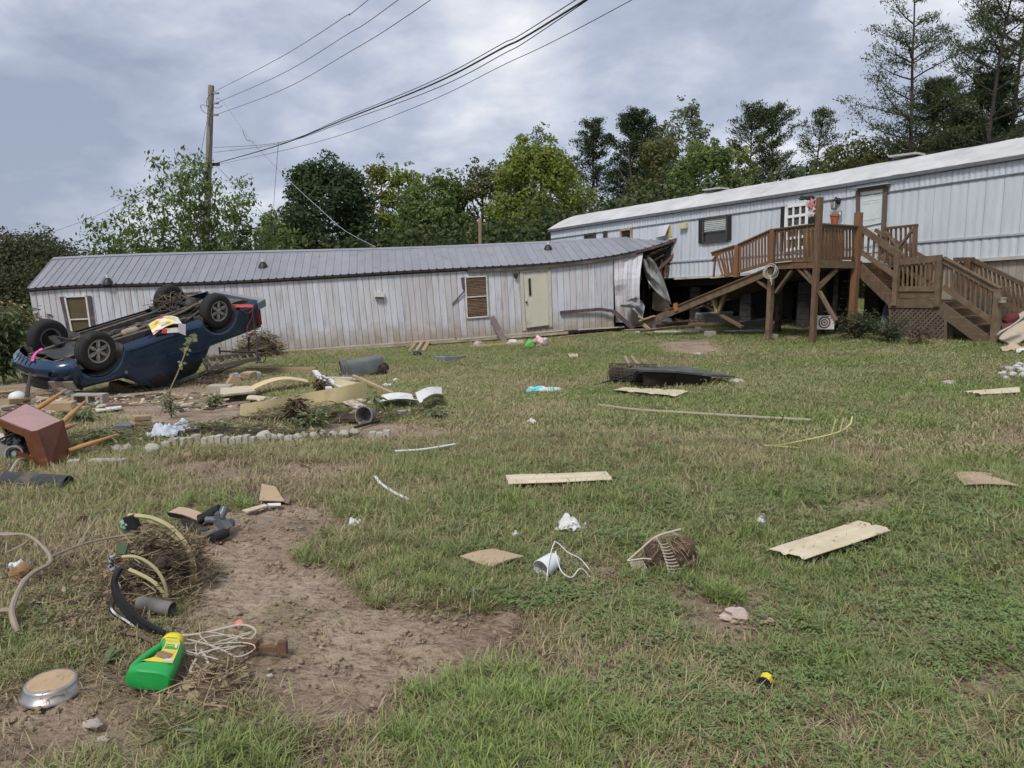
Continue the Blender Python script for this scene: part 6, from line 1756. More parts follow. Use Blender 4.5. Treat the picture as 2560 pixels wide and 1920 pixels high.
for s in (-1, 1):
 mb = MB(); mb.beam((.62, s * .42, .54), (-.5, s * .42, .50), .08, .14); mb.beam((-.5, s * .42, .50), (-2.35, s * .50, .50), .08, .16); mb.beam((-2.35, s * .50, .5), (-3.0, s * .48, .60), .08, .13); mb.beam((-3.0, s * .48, .60), (-4.1, s * .48, .54), .08, .12); fr_ = tp_('frame_rail', mb, FRAMEM)
 if s < 0:
  for x in np.arange(-.7, -2.3, -.3): mb = MB(); mb.lathe([(0, .0), (.022, .0)], 10, TR((x, -.545, .50), rx=1.57)); mb.box((x, -.545, .50), (.04, .012, .04)); tp_('frame_hole', mb, BLACKISH, fr_)
 mb = MB(); mb.beam((-.58, s * .80, .52), (-2.3, s * .80, .52), .07, .10); tp_('rocker_sill', mb, FRAMEM)
 mb = MB(); mb.beam((.05, s * .30, .44), (0, s * .66, .34), .12, .05); mb.beam((-.22, s * .34, .44), (-.02, s * .66, .34), .06, .05); mb.tube([(-.1, s * .40, .62), (-.05, s * .60, .36)], .04, 8); tp_('control_arm', mb, DKSTEEL)
 mb = MB(); pts = curve([(-2.25, s * .55, .50), (-2.95, s * .57, .33), (-3.65, s * .55, .50)], 10)
 for a, b in zip(pts[:-1], pts[1:]): mb.beam(a, b, .06, .035)
 tp_('leaf_spring', mb, DKSTEEL); mb = MB(); mb.tube([(-2.95, s * .5, .36), (-2.65, s * .42, .62)], .03, 8); tp_('shock_absorber', mb, FRAMEM)
for x in (.62, -.35, -1.15, -1.75, -2.4, -3.5): mb = MB(); mb.beam((x, -.42, .54), (x, .42, .54), .08, .07); tp_('cross_member', mb, FRAMEM)
mb = MB(); mb.slab(lambda s, t: (.55 - .75 * s, -.40 + .8 * t, .44 + .05 * math.sin(s * 3) - .05 * mnoise.noise(Vector((s * 3, t * 3, 2)))), 8, 8, .01); tp_('skid_plate', mb, M('torn_black_splash_guard', (.035, .036, .04), (.055, .055, .055), rough=.5, dirt=.2), None, True)
mb = MB(); mb.blob((-.55, 0, .50), (.5, .2, .15), 2, .2); mb.blob((-1.05, .03, .50), (.3, .13, .11), 3, .2); tp_('transmission', mb, DKSTEEL, None, True)
mb = MB(); mb.tube([(-1.3, .05, .46), (-2.0, .02, .44), (-2.9, 0, .39)], .042, 10); tp_('drive_shaft', mb, FRAMEM, None, True)
mb = MB(); mb.tube(curve([(-.4, -.15, .50), (-.8, -.22, .44), (-1.0, -.24, .43)], 8), .032, 8); mb.tube(curve([(-1.3, -.26, .43), (-1.9, -.20, .42), (-2.5, -.25, .36), (-2.95, -.30, .28), (-3.4, -.55, .42), (-3.75, -.72, .5)], 24), .030, 8); ep = tp_('exhaust_pipe', mb, M('rusty_tan_exhaust', (.20, .155, .11), (.13, .10, .07), rough=.8, dirt=.3), None, True)
mb = MB(); mb.tube([(-.95, -.24, .43), (-1.0, -.24, .43), (-1.28, -.26, .43), (-1.33, -.26, .43)], [.04, .085, .085, .04], 12); tp_('muffler', mb, M('pale_tan_muffler', (.36, .30, .22), (.26, .21, .15), rough=.7), ep, True)
mb = MB(); mb.tube([(-WBASE, -.68, WR), (-WBASE, .68, WR)], .052, 10); mb.blob((-WBASE, .03, WR), (.17, .16, .17), 5, .08, 12, 8); tp_('rear_axle', mb, DKSTEEL, None, True)
mb = MB(); mb.hexa([(-1.5, -.40, .60), (-2.3, -.40, .60), (-2.3, -.02, .60), (-1.5, -.02, .60), (-1.52, -.38, .42), (-2.28, -.38, .42), (-2.28, -.05, .42), (-1.52, -.05, .42)]); tp_('fuel_tank', mb, M('dusty_black_tank', (.06, .056, .05), rough=.7, dirt=.3))
mb = MB(); rn = random.Random(3)
for k in range(26):
 x = rn.uniform(-3.6, .4); y = rn.uniform(-.38, .38); mb.tube(curve([(x, y, .5 + rn.uniform(-.05, .05)), (x - rn.uniform(.1, .5), y + rn.uniform(-.2, .2), .47 + rn.uniform(-.07, .07)), (x - rn.uniform(.3, .9), y + rn.uniform(-.3, .3), .52)], 8), rn.uniform(.006, .016), 5)
tp_('hoses', mb, DKSTEEL)
mb = MB()
for k in range(4): a = Vector((-3.45 - .1 * k, -.2 + .3 * k, .44)); mb.slab(lambda s, t: (-3.3 - .75 * s, -.6 + .9 * t + .1 * s, .47 - .05 * math.sin(s * 3 + t) + .02 * k), 4, 4, .01)
tp_('bent_underbody_sheet', mb, M('bent_dark_sheet', (.07, .068, .065), (.11, .1, .09), rough=.6))
mb = MB()
for k in range(40):
 p = Vector((-WBASE + rn.uniform(.0, .55), rn.uniform(.15, .75), .34 + rn.uniform(-.12, .12))); mb.tube(curve([p, p + Vector((rn.uniform(-.2, .2), rn.uniform(-.2, .2), rn.uniform(-.22, .05))), p + Vector((rn.uniform(-.35, .35), rn.uniform(-.35, .35), rn.uniform(-.2, .1)))], 8), rn.uniform(.005, .014), 5)
mb.build('caught_roots', M('dry_root_tangle', (.16, .125, .085), (.09, .07, .05), rough=.95), truck)
def tw(p): return TT @ Vector(p)
BAG = bpy.data.materials.new('printed_feed_bag'); BAG.use_nodes = True
def _bag():
 N = BAG.node_tree.nodes; L = BAG.node_tree.links; b = N['Principled BSDF']; b.inputs['Roughness'].default_value = .45
 tc = N.new('ShaderNodeTexCoord'); v = N.new('ShaderNodeTexVoronoi'); v.inputs['Scale'].default_value = 7; L.new(tc.outputs['Object'], v.inputs['Vector'])
 r = N.new('ShaderNodeValToRGB'); r.color_ramp.interpolation = 'CONSTANT'; L.new(v.outputs['Color'], r.inputs[0]); c = r.color_ramp
 c.elements[0].color = (.75, .73, .68, 1); c.elements[1].position = .45; c.elements[1].color = (.75, .55, .06, 1)
 for p, q in ((.64, (.72, .70, .66, 1)), (.78, (.62, .05, .04, 1)), (.86, (.75, .62, .25, 1)), (.94, (.05, .06, .30, 1))):
  e = c.elements.new(p); e.color = q
 L.new(r.outputs[0], b.inputs['Base Color'])
_bag()
mb = MB()
a0 = tside(372, 825, -.62);
def bagf(s, t):
 u = 372 + 72 * s + 12 * t; v = 812 - 22 * math.sin(s * 2.2) + (26 - 8 * s) * t
 p = tbelly(u, v, .40 - .10 * math.sin(math.pi * s) * (1 - .4 * t) + .04 * mnoise.noise(Vector((s * 4, t * 4, 1)))); return tw(p)
mb.slab(bagf, 10, 6, .01)
single('feed_bag', mb, BAG, 'crumpled yellow and white printed bag draped over the upturned truck belly', 'bag', smooth=True)
mb = MB(); mb.slab(lambda s, t: tw(tside(405 + 40 * s, 822 - 3 * s + 12 * t, -.93 - .05 * t)), 4, 3, .008); single('torn_wrapper', mb, BAG, 'torn strip of printed wrapper hanging over the truck sill', 'wrapper')
mb = MB(); mb.slab(lambda s, t: tw(tside(446 + 18 * s, 807 + 4 * s + (24 + 4 * s) * t, -.98 - .05 * s)), 3, 3, .008); single('paper_flap', mb, M('white_paper', (.74, .73, .70), (.66, .65, .62), rough=.7), 'white paper flap standing at the truck sill beside the printed bag', 'paper')
CORD = M('red_cord', (.52, .085, .055), (.42, .06, .04), rough=.6)
mb = MB(); pts = []
for k in range(60):
 pts.append(tw(tbelly(583 + 50 * ((math.sin(k * 1.37) + 1) / 2), 765 + 3.5 * math.sin(k * 2.3), .42)))
mb.tube(curve(pts, 150), .009, 4)
mb.tube(curve([tw(tside(u, v, -.93)) for u, v in [(606, 768), (620, 766), (630, 770), (629, 795), (619, 815), (618, 833), (627, 839), (635, 833), (635, 810), (631, 785), (633, 768)]], 50), .010, 5)
mb.tube(curve([tw(tside(u, v, -.93)) for u, v in [(600, 768), (609, 778), (618, 783), (626, 779), (632, 769)]], 30), .009, 5)
single('tangled_rope', mb, CORD, 'tangled red cord looped over the tail of the upturned truck', 'cord', smooth=True)
mb = MB(); PINK = M('pink_ribbon', (.78, .10, .38), rough=.5)
pts = [tw(tbelly(u, v, z)) for u, v, z in [(106, 872, .33), (97, 877, .36), (88, 884, .38), (83, 893, .40), (81, 903, .42)]]
for a, b in zip(pts[:-1], pts[1:]): mb.beam(a, b, .012, .05, (1, 0, 0))
single('pink_ribbon', mb, PINK, 'bright pink ribbon tied across the front underside of the truck', 'ribbon')
# ------------------------------------------------------------------ things lying in the near yard
def DEP(p): return p.y * CP - (p.z - EYE) * SP        # distance along the lens axis
def flat(name, label, cat, px, mat, th=.006, lift=.03, bend=.0, n=6, curl=.0, smooth=True, tilt=(0, 0, 0, 0), group=None, rough_=.0):
 c = [G(u, v, lift + t) for (u, v), t in zip(px, tilt)]
 EXCL.append(np.array([[q.x, q.y] for q in c]))
 def f(s, t):
  p = q4(c, s, t); p = p + Vector((0, 0, bend * math.sin(math.pi * s) + curl * (t - .5) ** 2 * 4 + rough_ * mnoise.noise(Vector((s * 3, t * 3, len(label))))))
  return p
 mb = MB(); mb.slab(lambda s, t: f(s, 1 - t), n, max(2, n // 2), th)
 return single(name, mb, mat, label, cat, smooth=smooth, group=group)
def plank(name, label, cat, a, b, w, th, mat, la=.03, lb=.03, up=(0, 0, 1), group=None):
 mb = MB(); mb.beam(G(*a, la), G(*b, lb), w, th, up); return single(name, mb, mat, label, cat, group=group)
def lump(name, label, cat, px, r, mat, seed=1, amp=.3, sink=.2, squash=(1, 1, 1), group=None, nu=12, nv=8):
 p = G(*px); m = r * DEP(p) / FPX; mb = MB(); mb.blob(p + Vector((0, 0, m * squash[2] * (1 - sink))), (m * squash[0], m * squash[1], m * squash[2]), seed, amp, nu, nv)
 return single(name, mb, mat, label, cat, loc=p, smooth=True, group=group)
def crumple(name, label, cat, px, w, h, mat, seed=1, hgt=.06, n=12, group=None):
 p = G(*px); k = DEP(p) / FPX; W, H = w * k, max(h * k * 1.6, w * k * .5)
 hgt = min(hgt, .5 * min(W, H)); n = max(n, 16)
 rn_ = random.Random(seed); mb = MB(); an = rn_.uniform(-.6, .6)
 def f(s, t):
  x, y = (s - .5) * W, (t - .5) * H
  q = Vector((s * 2.6, t * 2.6, seed * 1.7)); e_ = 1 + .35 * mnoise.noise(q * 1.3)
  x, y = x * e_, y * e_; x, y = x * math.cos(an) - y * math.sin(an), x * math.sin(an) + y * math.cos(an)
  z = abs(mnoise.noise(q * 1.0)) * hgt * 1.1 + .25 * hgt * mnoise.noise(q * 2.4) + hgt * .8 * math.exp(-((s - .5) ** 2 + (t - .5) ** 2) * 7)
  return Vector((p.x + x, p.y + y, gz(p.x + x, p.y + y) + .012 + z))
 EXCL.append(np.array([[p.x + .42 * W * math.cos(t), p.y + .42 * H * math.sin(t)] for t in np.linspace(0, 6.28, 9)[:-1]]))
 mb.slab(f, n, n, .003); return single(name, mb, mat, label, cat, loc=p, smooth='all', group=group)
CREAMV = M('cream_vinyl_siding', (.66, .58, .42), (.58, .49, .33), scale=3, rough=.5, dirt=.42, dscale=4, dcol=(.42, .32, .20))
CARDB = M('wet_tan_cardboard', (.47, .355, .235), (.39, .29, .185), scale=3, rough=.85, dirt=.2, dscale=3)
WHITEPL = M('white_plastic', (.74, .73, .70), (.66, .65, .62), rough=.5, dirt=.15, dscale=8)
WHITECL = M('dirty_white_cloth', (.70, .69, .68), (.58, .57, .55), scale=8, rough=.85, dirt=.18, dscale=10)
GREYPL = M('grey_plastic', (.16, .165, .175), (.12, .12, .13), rough=.5, dirt=.25, dscale=7)
STONE = M('pale_stone', (.50, .45, .39), (.38, .34, .29), scale=7, rough=.95, bump=.4, dirt=.2)
CONC = M('concrete_block', (.40, .365, .31), (.32, .29, .245), scale=9, rough=.95, bump=.35, dirt=.35, dscale=4)
RUST = M('rusty_iron', (.17, .085, .045), (.09, .05, .03), scale=14, rough=.85, dirt=.35, bump=.2)
TWIG = M('bare_pale_branch', (.36, .30, .225), (.26, .21, .155), scale=8, rough=.9, bump=.3)
BROWNST = M('brown_dead_stems', (.20, .145, .09), (.12, .085, .055), scale=8, rough=.95)
# --- green jug with yellow cap
b_, c_ = G(372, 1734), G(441, 1632); ax = (c_ - b_); ax.z = 0; JL = ax.length; ax.normalize(); sx_ = Vector((ax.y, -ax.x, 0))
TJ = Matrix((sx_, ax, Vector((0, 0, 1)))).transposed().to_4x4(); TJ.translation = Vector((b_.x, b_.y, gz(b_.x, b_.y) + .052)); TJ = TJ @ Matrix.Rotation(.10, 4, 'X') @ Matrix.Rotation(.16, 4, 'Y')
jug = thing('plastic_jug', 'bright green plastic jug with yellow cap lying on the muddy grass', 'jug', T=TJ)
GREEN = M('bright_green_plastic', (.020, .36, .075), (.018, .32, .065), rough=.32, dirt=.10, dscale=9)
YELP = M('yellow_plastic', (.80, .68, .02), (.74, .6, .02), rough=.35)
S = JL / .335
prof = [(0, -.082, .082, .040), (.006, -.092, .088, .047), (.03, -.094, .090, .050), (.052, -.088, .090, .050), (.068, -.052, .089, .050), (.085, -.030, .088, .049), (.13, -.018, .084, .047), (.18, -.014, .078, .045), (.225, -.022, .070, .042), (.25, -.040, .062, .038), (.268, -.040, .050, .034), (.275, -.036, .044, .032)]
def ring(y, x0, x1, h, n=22, e=.62):
 cx, w = (x0 + x1) / 2, (x1 - x0) / 2; o = []
 for k in range(n):
  a = 2 * math.pi * k / n; ca, sa = math.cos(a), math.sin(a)
  o.append(Vector((cx + w * math.copysign(abs(ca) ** e, ca), y, h * math.copysign(abs(sa) ** e, sa))) * S)
 return o
def loft(mb, rings):
 n = len(rings[0]); k = mb.add([p for r in rings for p in r], [])
 fs = [(i * n + j, i * n + (j + 1) % n, (i + 1) * n + (j + 1) % n, (i + 1) * n + j) for i in range(len(rings) - 1) for j in range(n)]
 fs += [tuple(range(n - 1, -1, -1)), tuple((len(rings) - 1) * n + j for j in range(n))]
 mb.f += [tuple(i + k for i in f) for f in fs]; mb.mi += [mb.cur] * len(fs)
mb = MB(); loft(mb, [ring(*q) for q in prof]); mb.build('body', GREEN, jug, True)
mb = MB(); mb.tube([q * S for q in curve([(-.070, .040, 0), (-.086, .075, 0), (-.078, .13, 0), (-.060, .185, 0), (-.040, .235, 0), (-.026, .255, 0)], 24)], [.020 * S] * 2 + [.0165 * S] * 60 if False else .017 * S, 10); mb.build('handle', GREEN, jug, True)
mb = MB(); loft(mb, [ring(.276, -.042, .046, .034, 22, .8), ring(.282, -.044, .048, .036, 22, .8), ring(.315, -.040, .044, .033, 22, .85), ring(.325, -.032, .036, .027, 22, .85), ring(.328, -.02, .024, .018, 22, .85)]); mb.build('cap', YELP, jug, True)
def lab(y0, y1, mat, inset=.012, dz=.0012, name='label', xa=0., xb=1.):
 mb = MB(); vs = []
 for k in range(7):
  y = y0 + (y1 - y0) * k / 6; x0 = np.interp(y, [q[0] for q in prof], [q[1] for q in prof]) + inset; x1 = np.interp(y, [q[0] for q in prof], [q[2] for q in prof]) - inset; h = np.interp(y, [q[0] for q in prof], [q[3] for q in prof])
  for t in (xa, xb): vs.append(Vector((x0 + (x1 - x0) * t, y, h + dz)) * S)
 mb.add(vs, [(2 * k, 2 * k + 1, 2 * k + 3, 2 * k + 2) for k in range(6)]); return mb.build(name, mat, jug)
lab(.062, .262, M('yellow_label', (.78, .64, .07), (.70, .52, .06), rough=.45, dirt=.1), .016)
lab(.165, .19, GREEN, .02, .0022, 'label_band'); lab(.197, .204, GREEN, .02, .0022, 'label_band'); lab(.228, .236, M('pale_green_print', (.45, .6, .2), rough=.5), .02, .0022, 'label_band')
lab(.095, .15, M('orange_label_print', (.72, .42, .05), (.65, .5, .1), scale=40, rough=.5), .02, .0022, 'label_picture', 0, .9); lab(.068, .092, M('white_label_print', (.72, .72, .70), (.45, .45, .45), scale=160, contrast=.06, rough=.5), .02, .0030, 'label_panel', .62, 1.)
lab(.175, .205, WHITEPL, .02, .0034, 'label_figure', .74, .92)
mb = MB(); mb.blob(Vector((.02, .11, .0505)) * S, (.03, .022, .0035), 3, .5); mb.build('mud_smear', M('mud_smear', (.30, .20, .12), rough=.9), jug)
# --- upside-down metal pan
p = G(129, 1722); R0 = 60 * DEP(p) / FPX
pan = thing('round_pan', 'upside-down round metal pan with mud-caked top at lower left', 'pan', p)
mb = MB(); mb.lathe([(R0 * 1.22, -.012), (R0 * 1.2, .000), (R0 * 1.06, .004), (R0 * 1.0, .028), (R0 * .95, .036), (R0 * .80, .035)], 40, TR(p, rx=.05)); mb.build('pan_shell', M('dull_aluminium', (.50, .48, .46), (.36, .33, .31), rough=.32, metal=.75, dirt=.35, dscale=8), pan, 'all')
mb = MB(); mb.lathe([(R0 * .86, .0355), (R0 * .6, .0365), (0, .0355)], 32, TR(p, rx=.05)); mb.build('mud_cake', M('pale_dried_mud', (.48, .34, .21), (.40, .28, .17), scale=14, rough=.9), pan, 'all')
# --- hoops of split yellow pipe standing over a mound of flood litter
HOOP = M('yellowed_split_pipe', (.50, .44, .22), (.38, .33, .17), scale=5, rough=.55, dirt=.25, dscale=7)
def arch(name, label, px, Y, r, mat, cat='pipe', dy=0.0, grp=None, flatr=None):
 mb = MB(); pts = curve([P(u, v, Y + dy * i / max(1, len(px) - 1)) for i, (u, v) in enumerate(px)], 40)
 if flatr:
  for a, b in zip(pts[:-1], pts[1:]): mb.beam(a, b + (b - a) * .05, flatr, r * 2, (0, -.5, .8))
 else: mb.tube(pts, r, 8)
 return single(name, mb, mat, label, cat, smooth=True, group=grp)
Yh = G(488, 1458).y
arch('pipe_hoop', 'outer of two yellowed pipe hoops arching over the litter mound', [(320, 1289), (345, 1290), (385, 1297), (430, 1321), (466, 1362), (481, 1402), (489, 1450), (497, 1478)], Yh, .006, HOOP, flatr=.020)
arch('pipe_hoop', 'inner of two yellowed pipe hoops arching over the litter mound', [(316, 1303), (345, 1307), (392, 1319), (435, 1341), (458, 1366), (474, 1402), (483, 1452)], Yh + .04, .006, HOOP, flatr=.020)
mb = MB(); q = P(324, 1288, Yh); mb.beam(q, q + Vector((.02, 0, -.07)), .05, .05); single('pipe_plug', mb, BLACKPL, 'black plug at the upper end of the larger pipe hoops', 'plug')
mb = MB(); q = P(316, 1310, Yh); mb.blob(q, (.035, .03, .035), 3, .2); single('rope_knot', mb, M('green_white_rope', (.35, .55, .40), (.03, .03, .03), scale=60, contrast=.05, rough=.7), 'green and black knotted rope end at the top of the hoops', 'rope', smooth=True)
Y2 = G(420, 1518).y
arch('pipe_hoop', 'outer of two smaller pipe hoops in front of the litter mound', [(306, 1392), (330, 1391), (356, 1398), (388, 1421), (410, 1456), (420, 1499), (424, 1520)], Y2, .008, HOOP)
arch('pipe_hoop', 'inner of two smaller pipe hoops in front of the litter mound', [(322, 1424), (345, 1434), (380, 1453), (405, 1479), (420, 1516)], Y2 + .02, .006, HOOP, flatr=.016)
Y3 = G(405, 1582).y
HOSE = M('glossy_black_hose', (.018, .019, .022), (.012, .012, .013), rough=.28, dirt=.06)
for k, (px, lb) in enumerate([([(305, 1418), (291, 1442), (289, 1468), (300, 1492), (320, 1518), (356, 1552), (412, 1582)], 'topmost of the black hoses bowed below the small hoops'),
        ([(298, 1420), (285, 1448), (286, 1478), (298, 1502), (318, 1528), (352, 1560), (400, 1584)], 'middle of the black hoses bowed below the small hoops'),
        ([(286, 1478), (288, 1490), (300, 1512), (322, 1540), (345, 1560), (385, 1582)], 'lower of the black hoses bowed below the small hoops'),
        ([(283, 1505), (279, 1521), (290, 1536), (310, 1549), (337, 1567)], 'short black hose end lowest in the hose bundle')]):
 arch('black_hose', lb, px, Y3 + .03 * k, .012, HOSE, 'hose', dy=-.06)
mb = MB(); a, b = G(350, 1536, .055), G(432, 1546, .045); mb.tube([a, a.lerp(b, .5), b], .034, 16, False); mb.tube([b, a], .030, 16, False); single('pipe_piece', mb, M('grey_clay_pipe', (.20, .185, .17), (.14, .125, .11), rough=.7, dirt=.35), 'cut length of grey pipe lying beside the black hoses', 'pipe', smooth=True)
arch('striped_cable', 'short striped grey cable end left of the small hoops', [(283, 1388), (279, 1400), (278, 1414), (282, 1424)], Y2 + .1, .014, M('striped_cable', (.5, .5, .5), (.03, .03, .03), scale=60, contrast=.05, rough=.4), 'cable')
mb = MB(); q = P(302, 1386, Y2 + .12); mb.beam(q, P(310, 1362, Y2 + .15), .05, .012); single('green_strap', mb, M('olive_green_strap', (.05, .09, .04), rough=.7), 'dark olive strap standing behind the small hoops', 'strap')
def litter(name, label, px, rx, ry, h, n, seed, cols=(0, 1, 2), Lm=(.05, .22)):
 rn_ = random.Random(seed); p = G(*px); mb = MB()
 mb.cur = 0
 if h > .15: mb.blob(p + Vector((0, 0, h * .1)), (rx * .6, ry * .6, h * .46), seed, .4, 16, 10)
 for k in range(n):
  a = rn_.uniform(0, 6.28); d = math.sqrt(rn_.random()); x, y = p.x + rx * d * math.cos(a), p.y + ry * d * math.sin(a)
  z = gz(x, y) + h * max(0, 1 - d * d) * rn_.uniform(.6, 1.05) + .012; q = Vector((x, y, z)); mb.cur = rn_.choice(cols); L = rn_.uniform(*Lm); az = rn_.uniform(0, 6.28); el = rn_.uniform(-.35, .5)
  dd = Vector((math.cos(az) * math.cos(el), math.sin(az) * math.cos(el), math.sin(el)))
  if rn_.random() < .72:
   r = rn_.uniform(.001, .0028) * (1 + 3 * (Lm[1] > .35)); e2 = Vector((rn_.uniform(-.3, .3), rn_.uniform(-.3, .3), rn_.uniform(-.2, .2))) * L
   mb.tube([q - dd * L / 2, q + e2 * .4, q + dd * L / 2], r, 3, False)
  else:
   s_ = dd.cross(Vector((rn_.uniform(-1, 1), rn_.uniform(-1, 1), 1))).normalized() * min(L, .12) * .14; l = min(L, .12) * .24
   mb.add([q - dd * l, q - s_, q + dd * l, q + s_], [(0, 1, 2, 3)])
 o = single(name, mb, [M('dark_litter', (.085, .06, .042), (.05, .036, .026), rough=.95), M('straw_litter', (.36, .28, .17), (.26, .2, .12), rough=.95), M('brown_litter', (.18, .12, .075), (.12, .08, .05), rough=.95), M('green_litter', (.10, .15, .045), (.07, .11, .035), rough=.8)], label, 'litter', loc=p)
 o['kind'] = 'stuff'; return o
litter('flood_litter', 'brown mound of sticks and leaves caught under the pipe hoops', (400, 1452), .30, .22, .30, 520, 5)
litter('flood_litter', 'litter of leaves and twigs around the black hoses', (360, 1500), .26, .2, .10, 260, 6)
litter('flood_litter', 'scattered twigs and leaves left of the hoops', (140, 1480), .6, .45, .04, 230, 7, (0, 1, 2, 1))
litter('flood_litter', 'tangle of dry roots under the white cord', (535, 1715), .13, .16, .05, 170, 8, (1, 1, 2))
litter('flood_litter', 'pale straw heap at the lower left of the bare mud', (520, 1800), .25, .16, .04, 110, 9, (1, 1, 3, 2))
# --- branch
mb = MB(); pts = [G(u, v, h) for u, v, h in [(-40, 1374, .10), (51, 1394, .14), (84, 1412, .16), (119, 1450, .17), (132, 1468, .16), (127, 1482, .15), (89, 1500, .14), (58, 1524, .12), (33, 1568, .08), (46, 1592, .02)]]
mb.tube(curve(pts, 54), [.006 + .008 * k / 54 for k in range(60)][:len(curve(pts, 54))], 7)
mb.tube(curve([pts[4], G(198, 1428, .14), G(261, 1404, .13), G(349, 1384, .12)], 30), .006, 6); mb.tube(curve([pts[1], G(20, 1392, .13), G(-30, 1385, .12)], 10), .008, 6); mb.tube(curve([pts[2], G(60, 1415, .12), G(20, 1425, .1)], 10), .006, 5); mb.tube(curve([G(198, 1428, .14), G(240, 1390, .2), G(255, 1368, .2)], 10), .005, 5); mb.tube(curve([pts[8], G(10, 1568, .08), G(-30, 1572, .06)], 10), .012, 6)
single('fallen_branch', mb, TWIG, 'bare forked branch curling over the grass at the left edge', 'branch', smooth=True)
mb = MB(); mb.tube(curve([G(286, 1592, .02), G(340, 1602, .03), G(405, 1625, .02)], 12), [.010] * 12 + [.006] * 3 if False else .009, 6); single('thin_stick', mb, BROWNST, 'thin brown stick lying above the green jug', 'stick')
crumple('blue_wrapper', 'crumpled white and dark blue wrapper at the left edge', 'wrapper', (45, 1430), 60, 30, M('white_blue_print', (.62, .64, .68), (.02, .025, .06), scale=9, contrast=.05, rough=.4), 3, .05)
lump('brown_lump', 'orange brown rotten chunk below the left wrapper', 'debris', (52, 1448), 22, M('orange_rot', (.36, .21, .09), (.2, .12, .06), rough=.9), 4)
# --- exercise stepper: tan pad, tubes and foam rollers
p = G(470, 1345); st = thing('exercise_machine', 'overturned exercise stepper with tan foot pad and grey tubes', 'exercise machine', p)
def pz(u, v, h): return G(u, v, 0) * 1.0 if h == 0 else P(u, v, G(u, v + h).y)
def H(u, v, px):    # point px photograph pixels above the ground spot straight below
 g_ = G(u, v + px); return Vector((g_.x, g_.y, g_.z + px * DEP(g_) / FPX / math.cos(math.atan((v - 695) / FPX))))
ca = [H(419, 1282, 38), H(447, 1268, 48), H(520, 1290, 36), H(498, 1304, 30)]
mb = MB(); mb.slab(lambda s, t: q4(ca, s, 1 - t) + Vector((0, 0, .01 * math.sin(math.pi * t))), 6, 4, .035); mb.build('foot_pad', BLACKPL, st)
mb = MB(); mb.slab(lambda s, t: q4(ca, .02 + .96 * s, 1 - (.05 + .9 * t)) + Vector((0, 0, .006 + .01 * math.sin(math.pi * t))), 6, 4, .005); mb.build('tread_pad', M('ribbed_tan_pad', (.46, .33, .24), (.38, .27, .19), scale=30, stretch=(6, 1, 1), rough=.8), st)
STG_ = M('scuffed_grey_tube', (.17, .18, .20), (.11, .115, .125), rough=.4, metal=.3, dirt=.3)
FOAM = M('black_foam', (.022, .022, .023), rough=.9, dirt=.15)
for nm, a, b, r, m_ in [('arm', (462, 1302, 24), (516, 1332, 8), .020, DKSTEEL), ('arm', (455, 1330, 2), (512, 1316, 12), .012, M('tan_dusty_bar', (.34, .28, .2), rough=.7)), ('arm', (450, 1334, 1), (540, 1305, 20), .011, BLACKPL), ('link_rod', (505, 1335, 6), (566, 1326, 10), .016, GALV)]:
 mb = MB(); mb.beam(H(*a), H(*b), r * 2.2, r * 2); mb.build(nm, m_, st)
mb = MB(); mb.beam(H(543, 1292, 44), H(570, 1325, 14), .06, .05); mb.beam(H(543, 1292, 44), H(556, 1290, 46), .06, .05); mb.build('upright', STG_, st)
mb = MB(); mb.tube([H(552, 1297, 40), H(566, 1270, 62)], .026, 12); mb.build('handle_tube', STG_, st, True)
mb = MB(); mb.tube([H(522, 1288, 40), H(553, 1272, 56)], .030, 12); mb.build('foam_grip', FOAM, st, True); mb = MB(); mb.tube([H(500, 1298, 32), H(540, 1282, 48)], .028, 12); mb.build('foam_grip', FOAM, st, True)
mb = MB(); mb.tube([H(518, 1300, 36), H(546, 1300, 38)], .022, 12); mb.build('pivot', STG_, st, True)
mb = MB(); mb.tube([H(532, 1346, 8), H(566, 1332, 10)], .030, 14); mb.tube([H(531, 1346.5, 8), H(533, 1345.5, 8)], .022, 12); mb.build('end_roller', FOAM, st, True)
mb = MB(); mb.tube([H(566, 1315, 16), H(580, 1306, 18)], .028, 12); mb.build('end_roller', STG_, st, True)
mb = MB(); mb.tube(curve([H(466, 1350, 4), H(500, 1345, 8), H(540, 1328, 12)], 10), [.008, .02, .024, .02, .012, .01, .012, .014, .012, .012, .012][:11], 7); single('drift_stick', mb, M('grey_brown_stick', (.22, .17, .12), (.14, .11, .08), rough=.95), 'muddy stick jammed under the exercise stepper', 'stick', smooth=True)
# --- rusty latch bar
a, b = G(607, 1640), G(719, 1640); d = (b - a).normalized(); k = (b - a).length / 115
RU_ = thing('rusty_bar', 'rusty iron latch bar with square end lying at the edge of the mud', 'iron bar', a)
def rb(u0, u1, v0, v1, th, nm, off=0):
 mb = MB(); m = [a + d * ((u - 607) * k) for u in (u0, u1)]; z0, z1 = (1640 - v1) * k * 1.05, (1640 - v0) * k * 1.05
 c = (m[0] + m[1]) / 2 + Vector((0, off, (z0 + z1) / 2 + .004)); mb.box(c, (abs(u1 - u0) * k, th, z1 - z0), Matrix.Rotation(math.atan2(d.y, d.x), 3, 'Z')); return mb.build(nm, RUST, RU_)
rb(607, 647, 1604, 1624, .035, 'latch_plate'); rb(612, 634, 1624, 1638, .012, 'latch_frame'); rb(634, 647, 1620, 1634, .02, 'latch_plate'); rb(647, 700, 1617, 1630, .022, 'bar'); rb(699, 721, 1604, 1638, .028, 'end_block')
mb = MB(); q = a + d * (16 * k) + Vector((0, -.019, .030)); mb.lathe([(0, .0), (.006, .0), (.006, .003), (0, .003)], 10, TR(q, rx=1.57)); mb.build('rivet', GALV, RU_)
